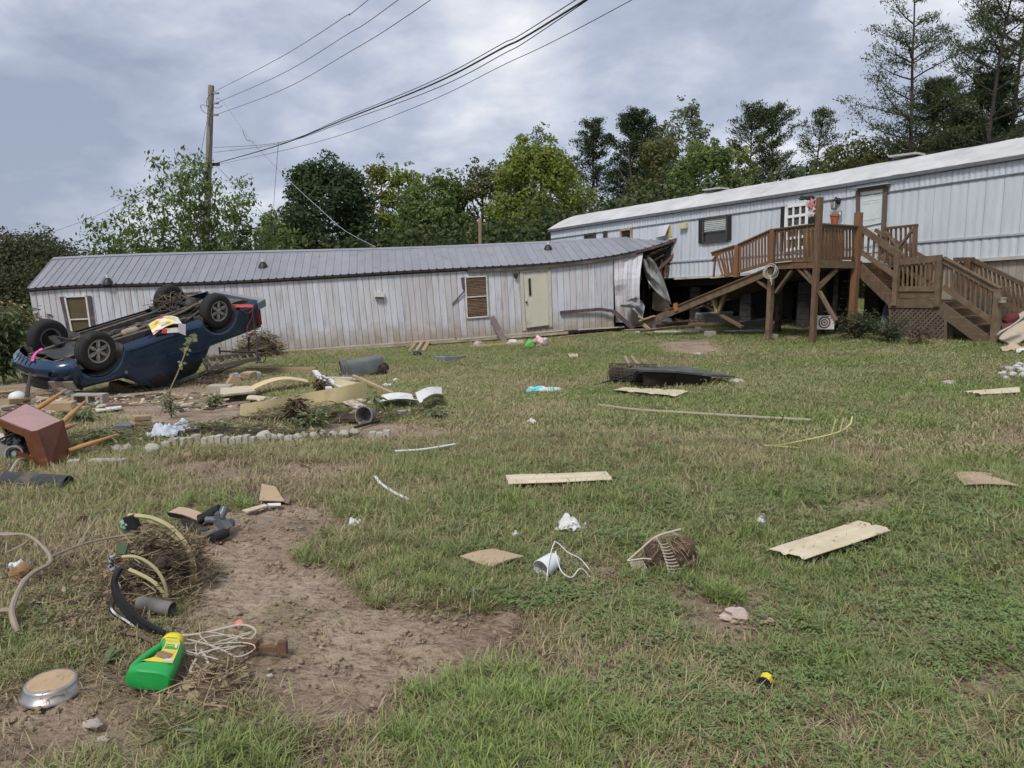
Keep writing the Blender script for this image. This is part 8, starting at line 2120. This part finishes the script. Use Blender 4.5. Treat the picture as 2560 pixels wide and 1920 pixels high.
for k, (u, v) in enumerate([(1010, 1044), (985, 1004)]): mb = MB(); q = G(u, v, .05); mb.box(q, (.16, .09, .09), Matrix.Rotation(.4, 3, 'Z')); single('brick_half', mb, CONC, ['broken block half at the right of the debris', 'pale block half above the white sheet'][k], 'block')
plank('tan_beam', 'long tan timber lying on the grass right of the truck tail', 'timber', (616, 931), (792, 931), .09, .14, WOODRAW, .06, .06)
def boxthing(name, label, cat, px, wpx, hpx, dm, mat, rz=0, rx=0, ry=0, lift=0):
 p = G(*px); k = DEP(p) / FPX; w, h = wpx * k, hpx * k; mb = MB(); mb.box((0, 0, 0), (w, dm, h)); mb.xf(TR(p + Vector((0, dm * .3, h / 2 + lift)), rx, ry, rz)); return single(name, mb, mat, label, cat, loc=p)
boxthing('stone_block', 'grey tan building block before the arching strip', 'block', (548, 990), 56, 26, .3, M('grey_tan_block', (.42, .38, .31), (.35, .31, .25), rough=.85, dirt=.25), .1); boxthing('wooden_box', 'tipped narrow wooden box behind the grey tan block', 'box', (582, 975), 24, 26, .22, WOODRAW, .5, 0, .6, .06); boxthing('cardboard_box', 'small cardboard box among the debris at the truck tail', 'box', (620, 953), 28, 22, .25, CARDB, -.3, .1, 0); boxthing('cardboard_box', 'smaller grey box right of the cardboard box', 'box', (640, 948), 16, 18, .15, M('grey_card', (.46, .42, .36), rough=.8), .4, .2, .3)
crumple('white_scrap', 'white torn sheet behind the cardboard box', 'paper', (590, 947), 30, 20, WHITECL, 53, .14, 8)
EDG = M('pale_concrete_edging', (.47, .44, .375), (.37, .34, .285), scale=10, rough=.95, bump=.4, dirt=.3, dscale=5)
def edging(label, px0, px1, n, hpx):
 a, b = G(*px0), G(*px1); d = b - a; t = thing('edging_stone', label, 'edging', a); k = DEP(a) / FPX
 for i in range(n):
  c = a + d * ((i + .5) / n); c.z = gz(c.x, c.y); mb = MB(); w = d.length / n; mb.hexa([c + Vector((sx * w * .495, sy * .06, z)) + Vector((0, 0, 0)) for z in (-.03,) for sx, sy in ((-1, -1), (1, -1), (1, 1), (-1, 1))] + [c + Vector((sx * w * .45, sy * .05, hpx * k * (.88 + .12 * math.sin(i * 2.3 + n)))) for sx, sy in ((-1, -1), (1, -1), (1, 1), (-1, 1))]); mb.build('scallop', EDG, t)
 return t
edging('low concrete edging length at the left of the row', (408, 1122), (500, 1106), 5, 22); edging('long concrete edging length in the middle of the row', (506, 1114), (574, 1112), 4, 26); edging('concrete edging length right of the middle one', (576, 1112), (640, 1110), 4, 24); edging('short concrete edging length at the right end of the row', (923, 1099), (976, 1097), 3, 22)
rn = random.Random(9)
for i, u in enumerate([662, 684, 702, 722, 742, 762, 785, 808, 832, 860, 888]):
 lump('edging_pebble', 'rounded edging stone, %s from the left in the curved row' % ['first', 'second', 'third', 'fourth', 'fifth', 'sixth', 'seventh', 'eighth', 'ninth', 'tenth', 'eleventh'][i], 'stone', (u, 1106 - (i * 1.2 if i > 4 else 0) + rn.uniform(-2, 2)), 13 if i else 19, EDG, i, .2, .2, (1, .8, .9), 'rounded edging stones in the curved row', 10, 7)
for px, r, lb in [((290, 1136), 17, 'round stone at the left before the edging row'), ((318, 1132), 15, 'second round stone left of the edging row'), ((382, 1136), 20, 'upright round stone just left of the edging row'), ((470, 1148), 12, 'small reddish stone below the edging row')]: lump('garden_stone', lb, 'stone', px, r, M('reddish_stone', (.36, .24, .17), rough=.9) if 'reddish' in lb else EDG, len(lb), .2, .2, (1, .8, .8), None, 10, 7)
plank('sunk_block', 'long concrete block half sunk in the grass at left', 'block', (228, 1166), (313, 1166), .10, .07, EDG, .03, .03); boxthing('loose_brick', 'pale brick leaning by the fallen side table', 'brick', (180, 1166), 26, 14, .1, EDG, .4)
p = G(218, 1014); cbk = thing('cinder_block', 'hollow grey cinder block lying before the truck nose', 'cinder block', p); k = DEP(p) / FPX
W_, H_, D_ = 78 * k, 26 * k, .2
for (x0, x1, y0, y1) in [(-.5, .5, 0, .16), (-.5, .5, .84, 1), (-.5, -.42, .16, .84), (-.04, .04, .16, .84), (.42, .5, .16, .84)]:
 mb = MB(); mb.box(p + Vector(((x0 + x1) / 2 * W_, .1, ((y0 + y1) / 2) * H_ + .01)), ((x1 - x0) * W_, D_, (y1 - y0) * H_)); mb.build('block_web', CONC, cbk)
mb = MB(); mb.box(p + Vector((-.23 * W_, .17, H_ * .5)), (.45 * W_, .05, H_ * .8)); mb.build('block_web', CONC, cbk)
crumple('plastic_bottle', 'crushed clear plastic bottle beside the cinder block', 'bottle', (252, 1014), 32, 14, M('cloudy_plastic', ()), 61, .09, 8)
boxthing('timber_offcut', 'pale timber offcut left of the cinder block', 'timber', (145, 1033), 62, 26, .25, WOODRAW, .25); boxthing('timber_offcut', 'short tan timber behind the side table', 'timber', (100, 1036), 40, 12, .3, WOODRAW, -.3); plank('plank_board', 'tan plank lying at the left edge behind the globe', 'plank', (-30, 996), (34, 990), .16, .05, WOODRAW, .08, .08); plank('plank_board', 'wide tan board under the globe at the left edge', 'plank', (8, 1018), (62, 1010), .2, .08, WOODRAW, .08, .06); plank('plank_board', 'grey tan board at the left edge below the globe', 'plank', (-20, 1034), (30, 1026), .18, .05, M('grey_weathered_board', (.36, .31, .25), rough=.85), .05, .06)
lump('glass_globe', 'dirty white lamp globe at the left edge before the truck', 'globe', (44, 1006), 19, WHITEPL, 4, .04, .12, (1, 1, .8));
mb = MB(); mb.tube([H(66, 1005, 4), H(74, 968, 40), H(82, 933, 74)], [.04, .035, .02], 8); single('broken_stake', mb, M('charred_stake', (.05, .045, .04), (.1, .09, .08), rough=.9), 'broken dark stake standing before the truck nose', 'stake');
mb = MB(); mb.tube(curve([G(80, 975, .18), G(130, 985, .16), G(180, 1000, .10)], 10), .055, 10); single('dark_pipe', mb, GREYPL, 'long dark pipe lying under the truck nose', 'pipe', smooth=True)
crumple('orange_rag', 'orange brown torn cardboard leaning on the truck', 'cardboard', (194, 978), 26, 30, M('orange_card', (.42, .20, .08), (.3, .14, .06), rough=.85), 62, .25, 8); boxthing('wood_wedge', 'pale wooden box end under the truck body', 'box', (298, 978), 44, 20, .3, WOODRAW, -.2, 0, .25)
flat('white_lath', 'thin white lath lying in the mud before the truck', 'lath', [(238, 1030), (304, 1022), (304, 1028), (244, 1036)], WHITEPL, .02, .05); plank('mud_plank', 'long muddy plank lying along the truck side', 'plank', (256, 1002), (420, 985), .14, .04, M('mud_coated_board', (.32, .235, .155), rough=.9), .03, .03); plank('mud_plank', 'second muddy plank beside the cinder block', 'plank', (250, 1018), (330, 1014), .10, .03, M('mud_coated_board', ()), .03, .03)
for k in range(3): plank('stacked_board', ['top', 'middle', 'bottom'][k] + ' board of the small tan stack near the white rags', 'board', (334, 1081), (376, 1078), .14, .045, WOODRAW if k < 2 else CREAMV, .16 - .055 * k, .16 - .055 * k)
crumple('white_rag', 'left white rag draped on the debris by the edging row', 'cloth', (418, 1094), 62, 40, M('bluish_white_rag', (.58, .62, .68), (.46, .5, .56), rough=.85), 63, .20, 10); crumple('white_rag', 'right white rag draped on the debris by the edging row', 'cloth', (464, 1086), 62, 34, M('bluish_white_rag', ()), 64, .16, 10); boxthing('grey_tub', 'grey plastic tub half hidden behind the stacked boards', 'tub', (308, 1082), 40, 20, .25, GREYPL, .2)
REDW = M('red_brown_varnished_wood', (.15, .045, .016), (.10, .03, .011), scale=3, stretch=(1, 1, 3), rough=.5, coat=.08, spec=.3, dirt=.10); TOPW = M('worn_mauve_table_top', (.42, .245, .22), (.34, .19, .165), scale=3, rough=.4, dirt=.12); LEGW = M('tan_turned_leg', (.50, .26, .10), (.40, .20, .075), scale=6, stretch=(1, 1, 3), rough=.4)
Yf = G(116, 1176).y
tb = thing('side_table', 'red brown side table lying on its side with tapered legs pointing right', 'table', G(116, 1176))
cF = P(83, 1080, Yf + .10); cR = P(153, 1051, Yf + .50); cBk = P(62, 1008, Yf + .95); cL = P(-5, 1044, Yf + .58); dF = G(116, 1176); dR = P(178, 1143, Yf + .45); dL = dF + (cL - cF); dBk = dR + (cL - cF)
mb = MB(); mb.hexa([dF, dR, dBk, dL, cF, cR, cBk, cL]);
def face(nm, q, mat, th=.02):
 mb = MB(); n_ = (q[1] - q[0]).cross(q[3] - q[0]).normalized(); mb.hexa([*q, *[p_ + n_ * th for p_ in q]]); return mb.build(nm, mat, tb)
face('table_top', [cF, cR, cBk, cL], TOPW, -.02); face('apron_front', [dF, dR, cR, cF], REDW, .02); face('apron_back', [dL, dBk, cBk, cL], REDW, .02)
face('apron_side', [dL, dL.lerp(dF, 1), dF.lerp(cF, .22), dL.lerp(cL, .22)], REDW, .02); face('apron_side', [dL.lerp(cL, .78), dF.lerp(cF, .78), cF, cL], REDW, .02); face('apron_side', [dF.lerp(dL, .24), dF, cF, cF.lerp(cL, .24)], REDW, .022); face('inner_panel', [dR, dBk, cBk, cR], REDW, .01)
mb = MB(); mb.beam(cF, dF, .05, .05); mb.build('corner_post', REDW, tb)
for (u0, v0, u1, v1, y0, y1) in [(90, 1024, 167, 973, .85, 1.25), (154, 1058, 213, 1003, .5, .95), (157, 1072, 192, 1060, .75, 1.1), (172, 1127, 295, 1086, .4, .75)]:
 a, b = P(u0, v0, Yf + y0), P(u1, v1, Yf + y1); mb = MB(); mb.tube([a, a.lerp(b, .15), a.lerp(b, .18), a.lerp(b, .5), b], [.022, .022, .026, .021, .009], 12); mb.build('leg', LEGW, tb, True)
p = G(38, 1150); en = thing('small_engine', 'silver grey small engine beside the fallen side table', 'engine', p); CAST = M('cast_aluminium', (.50, .50, .49), (.32, .32, .31), scale=10, rough=.4, metal=.6, dirt=.3); Ye = p.y
def eb(nm, u0, v0, u1, v1, dy, dp, mat, rot=0):
 a = P((u0 + u1) / 2, (v0 + v1) / 2, Ye + dy); k = DEP(a) / FPX; mb = MB(); mb.box((0, 0, 0), ((u1 - u0) * k, dp, (v1 - v0) * k)); mb.xf(TR(a, 0, rot, .2)); return mb.build(nm, mat, en)
eb('crankcase', -30, 1100, 30, 1140, .15, .25, CAST, .3); eb('cylinder_head', 30, 1092, 56, 1118, .25, .2, GREYPL, .1); eb('cover', 50, 1104, 78, 1132, .3, .15, M('muddy_tin_cover', (.30, .27, .23), (.2, .18, .15), rough=.6, dirt=.4)); eb('tank', -20, 1090, 18, 1108, .2, .2, WHITEPL, .25)
c = P(38, 1134, Ye - .02); mb = MB(); qd = Vector((.25, -1, .1)).normalized().to_track_quat('Z', 'Y').to_matrix().to_4x4(); mb.lathe([(0, .03), (.02, .03), (.03, .0), (.062, .0), (.066, .035), (.078, .035), (.078, -.03), (0, -.03)], 24, Matrix.Translation(c) @ qd); mb.build('flywheel', CAST, en, True); mb = MB(); mb.lathe([(.035, .012), (.05, .012)], 20, Matrix.Translation(c) @ qd); mb.build('belt_groove', BLACKPL, en)
mb = MB()
for k in range(14): a = P(rn.uniform(15, 60), rn.uniform(1092, 1125), Ye + .1); mb.tube(curve([a, a + Vector((rn.uniform(-.1, .1), -.04, rn.uniform(-.08, .08))), a + Vector((rn.uniform(-.15, .15), .0, rn.uniform(-.12, .04)))], 8), rn.uniform(.004, .010), 5)
mb.build('engine_hoses', BLACKPL, en)
mb = MB(); mb.tube(curve([P(82, 1128, Ye - .05), P(72, 1150, Ye - .12), G(50, 1184, .12), G(20, 1204, .05), G(-20, 1224, .02)], 24), .012, 6); single('grey_cable', mb, M('grey_tan_cable', (.40, .34, .27), rough=.7), 'grey tan cable arching from the engine to the ground', 'cable', smooth=True)
mb = MB(); a, b = G(16, 1212, .0), G(172, 1224, .0); d = b - a
def hp(s, t):
 an = math.pi * (-.05 + 1.15 * t); r = .095; q = a + d * s; return Vector((q.x, q.y + r * math.cos(an) , gz(q.x, q.y) + .01 + r * 1.05 * math.sin(an) * (1 - .0 * s)))
mb.slab(lambda s, t: hp(s, 1 - t), 8, 12, .008); single('split_pipe', mb, M('dull_black_pipe', (.042, .044, .046), (.03, .031, .033), rough=.5, dirt=.15), 'black half pipe lying open in the grass at left', 'pipe', smooth=True)
flat('pipe_flap', 'flattened black pipe flap at the open pipe end', 'pipe', [(160, 1212), (186, 1212), (214, 1216), (176, 1222)], M('dull_black_pipe', ()), .01, .03, .0, 4)
LADM = M('dull_brown_aluminium', (.27, .23, .185), (.19, .16, .13), rough=.5, metal=.3, dirt=.3); g0 = G(520, 930); Yl = 16.6
ld = thing('ladder', 'brown metal ladder lying under the raised truck tail', 'ladder', G(560, 925))
A_, B_, C_, D_ = P(508, 901, Yl + .3), P(642, 881, Yl + 1.9), P(652, 895, Yl + 1.4), P(522, 921, Yl - .2)
for q0, q1 in ((A_, B_), (D_, C_)): mb = MB(); mb.beam(q0, q1, .03, .09); mb.build('ladder_rail', LADM, ld)
for k in range(7): t = (k + .6) / 7.2; mb = MB(); mb.beam(A_.lerp(B_, t), D_.lerp(C_, t), .035, .03); mb.build('rung', LADM, ld)
fr2 = thing('steel_frame', 'dark steel table frame standing under the truck tailgate', 'frame', G(640, 925)); STL = M('dark_rusty_steel', (.05, .036, .03), (.03, .024, .022), rough=.7)
for q in (((641, 838, 17.9), (643, 907, 17.2)), ((622, 842, 18.4), (622, 905, 18.2)), ((548, 878, 17.2), (640, 881, 17.6)), ((548, 868, 17.2), (550, 885, 17.2))): mb = MB(); mb.tube([P(*q[0]), P(*q[1])], .022, 7); mb.build('frame_tube', STL, fr2)
mb = MB(); mb.tube([P(655 + 9 * math.cos(t), 895 + 12 * math.sin(t), 17.4) for t in np.linspace(0, 6.28, 20)[:-1]], .012, 5, closed=True); mb.build('frame_ring', STL, fr2)
plank('dark_post', 'dark timber leaning from the truck door to the ground', 'timber', (534, 942), (500, 925), .10, .12, M('dark_wet_timber', (.075, .065, .055), rough=.8), .03, .5)
for k, (u0, v0, u1, v1) in enumerate([(450, 966, 560, 938), (470, 962, 610, 925), (530, 950, 600, 915), (500, 940, 575, 905)]): mb = MB(); mb.tube([G(u0, v0, .05), G(u1, v1, .18)], .022, 7); single('dark_bar', mb, M('dark_bar_steel', (.06, .054, .048), rough=.7, dirt=.3), ['lowest', 'second', 'third', 'highest'][k] + ' of the dark bars leaning under the truck tail', 'bar')
boxthing('grey_sheet', 'grey flat panel under the truck tail behind the ladder', 'panel', (525, 905), 60, 34, .04, M('grey_flat_panel', (.34, .33, .31), rough=.6), 0, 0, -.22, .25)
litter('flood_litter', 'heap of brush against the lower home behind the truck tail', (650, 892), .9, .6, .9, 620, 14, (0, 1, 2, 3), (.12, .5)); litter('flood_litter', 'rubble and leaf heap under the truck tail', (560, 960), .9, .35, .22, 420, 15, (0, 1, 2, 2), (.06, .25))
litter('flood_litter', 'long drift of leaves and green stems along the edging row', (560, 1092), 1.5, .25, .16, 700, 16, (0, 1, 2, 3, 3), (.08, .3)); litter('flood_litter', 'drift of twigs under the yellow strip', (790, 1050), 1.1, .45, .22, 700, 17, (0, 1, 2, 3), (.08, .3)); litter('flood_litter', 'twig drift right of the grey pot', (985, 1045), .8, .4, .09, 350, 18, (0, 1, 2), (.08, .3)); litter('flood_litter', 'scattered rubble before the truck', (330, 1005), 1.8, .7, .05, 420, 19, (0, 1, 2, 1), (.06, .2)); litter('flood_litter', 'leaf drift beside the fallen side table', (240, 1110), .8, .4, .10, 480, 20, (1, 2, 3, 3), (.08, .25)); litter('flood_litter', 'muddy rubble along the truck nose', (60, 1000), 1.2, .5, .10, 320, 21, (0, 1, 2), (.08, .3))
LEAFG = M('weed_leaf_green', (.27, .30, .155), (.17, .20, .095), scale=6, rough=.55, transl=.3)
def bush(name, label, px, hpx, wpx, n, L, mat, seed, cat='weed', stems=5, droop=.3):
 rn_ = random.Random(seed); p = G(*px); k = DEP(p) / FPX; t = thing(name, label, cat, p); ms, ml = MB(), MB()
 for s in range(stems):
  a = rn_.uniform(0, 6.28); hh = hpx * k * rn_.uniform(.6, 1.0); e_ = p + Vector((math.cos(a) * wpx * k * .5 * rn_.random(), math.sin(a) * wpx * k * .35 * rn_.random(), hh)); pts = curve([p, p.lerp(e_, .5) + Vector((rn_.uniform(-.1, .1) * hh, 0, .08 * hh)), e_], 8); ms.tube(pts, .006, 4)
  for i in range(int(n * 1.8) // stems):
   q = pts[rn_.randint(2, len(pts) - 1)]; az = rn_.uniform(0, 6.28); d = Vector((math.cos(az), math.sin(az), rn_.uniform(-droop * 2, .5))).normalized(); l = L * rn_.uniform(.35, .9); s_ = d.cross(Vector((0, 0, 1))).normalized() * l * .2; q = q + d * rn_.uniform(0, .5) * wpx * k * .4
   ml.add([q, q + d * l * .5 - s_ + Vector((0, 0, l * .06)), q + d * l - Vector((0, 0, l * .2)), q + d * l * .5 + s_ + Vector((0, 0, l * .06))], [(0, 1, 2, 3)])
 ms.build('stem', BROWNST, t); ml.build('leaves', mat, t); return t
bush('leafy_weed', 'leafy green stems flattened beside the table legs', (200, 1060), 40, 110, 90, .16, LEAFG, 1); bush('leafy_weed', 'trailing green weeds in front of the table legs', (260, 1110), 34, 150, 130, .13, LEAFG, 2); bush('leafy_weed', 'green weed clump before the yellow strip', (770, 1075), 46, 110, 130, .15, LEAFG, 3); bush('leafy_weed', 'brown withered plant leaning on the yellow strip', (735, 1060), 66, 70, 110, .14, M('withered_brown_leaf', (.17, .12, .08), (.11, .08, .05), rough=.9, transl=.2), 4); bush('leafy_weed', 'upright green seedling right of the yellow strip', (943, 1035), 58, 34, 12, .22, LEAFG, 5, stems=1); bush('leafy_weed', 'green weed at the left foot of the arching strip', (540, 1018), 34, 70, 80, .12, LEAFG, 6); bush('leafy_weed', 'brown weed tangle behind the arching strip', (805, 985), 46, 70, 110, .13, M('withered_brown_leaf', ()), 7); bush('leafy_weed', 'low green weeds right of the white rags', (530, 1085), 30, 90, 100, .12, LEAFG, 8); bush('leafy_weed', 'green tuft at the right end of the debris', (1100, 1050), 24, 70, 50, .14, LEAFG, 9); bush('leafy_weed', 'weeds between the white rags and the seedling stem', (430, 1045), 70, 60, 70, .10, LEAFG, 10)
t = thing('tall_weed', 'tall thin weed stalk rising in front of the truck door', 'weed', G(400, 1040)); mb = MB(); Yw = G(400, 1040).y; pts = curve([P(u, v, Yw) for u, v in [(398, 1040), (420, 985), (445, 930), (462, 885), (478, 850), (488, 835)]], 30); mb.tube(pts, .010, 5); mb.build('stem', M('straw_stalk', (.33, .27, .16), rough=.9), t); mb = MB(); rn = random.Random(4)
for k in range(40): q = pts[rn.randint(14, len(pts) - 1)]; d = Vector((rn.uniform(-1, 1), rn.uniform(-.6, .6), rn.uniform(-.7, .4))).normalized(); l = rn.uniform(.04, .10); s_ = d.cross(Vector((0, 1, 0))).normalized() * l * .3; mb.add([q, q + d * l * .5 - s_, q + d * l, q + d * l * .5 + s_], [(0, 1, 2, 3)])
mb.build('leaves', LEAFG, t)
bush('tall_weeds', 'pale green weeds growing at the left edge behind the truck nose', (10, 960), 190, 150, 800, .34, WEEDG, 21, 'weeds', 16); bush('tall_weeds', 'dry straw coloured grass standing at the left behind the truck', (60, 925), 160, 120, 420, .36, M('straw_litter', ()), 22, 'weeds', 14); bush('tall_weeds', 'green weeds right beside the lower home corner', (95, 915), 120, 80, 300, .28, LEAFG, 23, 'weeds', 10)
# ------------------------------------------------------------------ under and around the deck
bush('rose_bush', 'flattened rose bush at the foot of the deck posts', (2140, 850), 70, 150, 620, .17, M('dusty_shrub_leaf', (.13, .155, .085), (.09, .11, .06), scale=6, rough=.6, transl=.2), 31, 'bush', 18, .1); bush('rose_bush', 'trailing shrub branches before the lattice', (2225, 856), 60, 130, 420, .15, M('dusty_shrub_leaf', ()), 32, 'bush', 14, .1); bush('rose_bush', 'thin brown weeds left of the lattice foot', (2300, 862), 50, 90, 160, .13, M('withered_brown_leaf', ()), 33, 'bush', 10)
p = wb(2060, 806, 1.5); p = P(2060, 806, 20.6); tg = thing('target_board', 'white board with a red and white ring target under the deck', 'target', gnd(p)); mb = MB(); k = DEP(p) / FPX; mb.box(p, (50 * k, .05, 34 * k)); mb.build('board', WHITEPL, tg)
for i, (r, m_) in enumerate([(15, 'maroon_ring'), (11.5, None), (8.5, 'maroon_ring'), (5.5, None), (2.8, 'maroon_ring')]): mb = MB(); mb.lathe([(0, .002 * i), (r * k, .002 * i)], 24, TR(p + Vector((0, -.028, 0)), rx=1.5708)); mb.build('ring', M('maroon_ring', (.20, .04, .05), rough=.6) if m_ else WHITEPL, tg)
mb = MB(); q = [P(2196, 832, 20.0), P(2222, 826, 20.0), P(2228, 770, 20.4), P(2210, 766, 20.4)]; mb.hexa([*q, *[x_ + Vector((.02, -.03, 0)) for x_ in q]]); single('glass_sheet', mb, M('dirty_glass_sheet', (.20, .21, .20), (.13, .14, .14), rough=.2), 'grey glass pane leaning at the left of the lattice', 'pane')
mb = MB(); q = [P(2212, 770, 20.6), P(2232, 762, 20.6), P(2238, 720, 20.8), P(2220, 730, 20.8)]; mb.slab(lambda s, t: q4([q[3], q[2], q[1], q[0]], s, 1 - t) + Vector((0, .05 * mnoise.noise(Vector((s * 5, t * 5, 1))), 0)), 6, 6, .01); single('plastic_sheet', mb, M('crinkled_clear_sheet', (.42, .45, .48), (.12, .13, .14), scale=18, contrast=.06, rough=.2), 'crinkled clear plastic hanging beside the landing', 'plastic sheet', smooth='all')
plank('white_board', 'long white board lying along the ground under the fallen deck', 'board', (1590, 834), (1912, 831), .10, .06, WHITEPL, .05, .05); mb = MB(); mb.tube(curve([G(1690, 826, .12), G(1800, 822, .14), G(1950, 822, .14)], 12), .11, 10); single('fallen_log', mb, M('wet_brown_log', (.13, .085, .055), (.07, .05, .035), rough=.95, bump=.6), 'brown log lying behind the long white board', 'log', smooth=True)
boxthing('deck_footing', 'concrete footing block at the left deck post', 'block', (1930, 848), 26, 12, .3, CONC); boxthing('stone_block', 'tan block standing before the long white board', 'block', (1776, 842), 24, 14, .2, CONC, .2); boxthing('small_jar', 'small cream jar on the long white board', 'jar', (1744, 831), 10, 14, .1, CREAM); flat('mud_board', 'muddy board lying in the dirt between the deck posts', 'board', [(1960, 846), (2030, 828), (2040, 832), (1985, 852)], M('mud_coated_board', ()), .03, .04)
for k, (u0, v0, u1, v1, w, nm) in enumerate([(1740, 790, 1830, 786, .30, 'pale torn siding piece under the fallen deck'), (1760, 800, 1850, 796, .25, 'second pale torn siding piece under the fallen deck'), (1600, 828, 1690, 818, .12, 'brown root trunk at the splintered beam end'), (1560, 826, 1640, 822, .08, 'grey branch lying at the torn home end'), (1640, 815, 1720, 806, .2, 'dark board pile edge under the fallen deck'), (1850, 815, 1930, 800, .3, 'grey tub side under the fallen deck')]):
 mb = MB(); a, b = P(u0, v0, 24.2 - .5 * (k % 3)), P(u1, v1, 24.4 - .5 * (k % 3)); mb.beam(a, b, w * .4, w * .6, (0, -.4, 1)); single('debris_piece', mb, [M('pale_torn_board', (.30, .30, .28), (.2, .2, .19), rough=.8), M('pale_torn_board', ()), BROWNST, TWIG, BROWNDK, GREYPL][k], nm, 'debris')
litter('flood_litter', 'dark debris bed under the fallen deck bay', (1720, 818), 3.0, 1.0, .22, 520, 41, (0, 0, 2, 1), (.2, .8)); litter('flood_litter', 'twigs and torn wood at the broken home end', (1600, 826), 1.0, .5, .2, 260, 42, (0, 1, 2), (.15, .6))
lump('grey_green_tarp', 'grey green bundle behind the splintered beam end', 'tarp', (1660, 826), 26, M('grey_green_cloth', (.10, .12, .11), (.07, .08, .075), rough=.8), 5, .4, .3, (1, .8, .8))
mb = MB(); q = [P(2494, 848, 17.6), P(2520, 815, 17.9), P(2560, 780, 18.2), P(2640, 770, 18.6)]; c0 = curve(q, 24)
mb.slab(lambda s, t: c0[int(s * (len(c0) - 1))] + Vector((.25 * t * s, -.55 * t, -.42 * t * (.3 + s))) , 16, 8, .05); mt = single('mattress', mb, M('stained_cream_fabric', (.52, .45, .36), (.42, .33, .24), scale=3, rough=.85, dirt=.25), 'stained cream mattress slumped at the right edge by the stairs', 'mattress', smooth='all')
mb = MB(); mb.slab(lambda s, t: P(2494 + 70 * s, 850 - 52 * s ** .7 + 10 * math.sin(s * 3) * t, 17.2 - .2 * t) + Vector((0, 0, .10 * t)), 10, 5, .04); single('grey_foam', mb, M('grey_foam_sheet', (.46, .44, .41), (.34, .32, .3), rough=.8, dirt=.3), 'grey foam sheet curled over the mattress end', 'foam sheet', smooth='all')
mb = MB(); c = P(2528, 800, 17.9); mb.tube([c + Vector((-.14, 0, -.05)), c + Vector((-.10, 0, .0)), c + Vector((.12, .05, .06)), c + Vector((.15, .05, .06))], [.09, .13, .13, .10], 14); single('maroon_cooler', mb, M('maroon_plastic', (.13, .028, .026), (.09, .02, .02), rough=.4), 'dark red rounded jug lying on top of the grey foam sheet', 'cooler', smooth=True)
mb = MB(); c = P(2512, 815, 17.8); mb.beam(c + Vector((-.1, 0, -.03)), c + Vector((.14, 0, .05)), .12, .08); single('brown_shoe', mb, M('brown_leather', (.16, .07, .04), rough=.6), 'brown leather scrap wedged under the dark red jug', 'scrap')
for i, (u, v, r) in enumerate([(2506, 940, 11), (2524, 931, 13), (2541, 925, 12), (2556, 934, 15), (2532, 943, 12), (2550, 917, 10), (2562, 946, 14), (2515, 949, 8)]): lump('white_rock', 'white rock, %s from the left in the small pile at the right edge' % ['first', 'third', 'fifth', 'seventh', 'fourth', 'sixth', 'eighth', 'second'][i], 'rock', (u, v), r, M('white_rock', (.56, .54, .52), (.42, .4, .38), scale=6, rough=.95, bump=.4), i, .3, .3, (1, .8, .7), 'white rocks piled at the right edge', 9, 6)
crumple('tan_rag', 'tan and cream rag before the mattress', 'cloth', (2535, 878), 60, 18, M('tan_rag', (.5, .4, .28), (.4, .3, .2), rough=.9), 71, .15, 10); crumple('white_rag', 'white rag on the ground at the right edge below the mattress', 'cloth', (2556, 884), 30, 16, WHITECL, 72, .14, 8)
def chips(label, px, rx, ry, n, seed, Lm=(.05, .28)):
 rn_ = random.Random(seed); p = G(*px); mb = MB()
 for k in range(n):
  a = rn_.uniform(0, 6.28); d = math.sqrt(rn_.random()); x, y = p.x + rx * d * math.cos(a), p.y + ry * d * math.sin(a); L = rn_.uniform(*Lm) * rn_.random() ** .5; q = Vector((x, y, gz(x, y) + .02 + .05 * rn_.random())); az = rn_.uniform(0, 6.28); mb.cur = rn_.randint(0, 3)
  dd = Vector((math.cos(az), math.sin(az), rn_.uniform(-.15, .3))) * L / 2; mb.beam(q - dd, q + dd, rn_.uniform(.015, .09), rn_.uniform(.006, .025))
 o = single('wood_splinters', mb, [WOODRAW, CREAMV, BROWNDK, M('grey_weathered_board', ())], label, 'splinters', loc=p); o['kind'] = 'stuff'
chips('splinters and chips strewn in the mud before the truck', (300, 1000), 2.0, .9, 130, 1); chips('splinters strewn around the yellow siding strips', (720, 1010), 1.9, .9, 120, 2); chips('broken chips under the truck tail', (590, 945), 1.0, .5, 90, 3); chips('splinters strewn at the torn end of the lower home', (1590, 830), 1.6, .5, 80, 4, (.15, .7)); chips('torn boards strewn under the fallen deck bay', (1760, 818), 2.6, .8, 90, 5, (.2, .9)); chips('chips lying left behind the side table', (60, 1030), 1.2, .6, 70, 6)
scatter_grass()
for _o in list(bpy.data.objects):
 if '_w' in _o: del _o['_w']
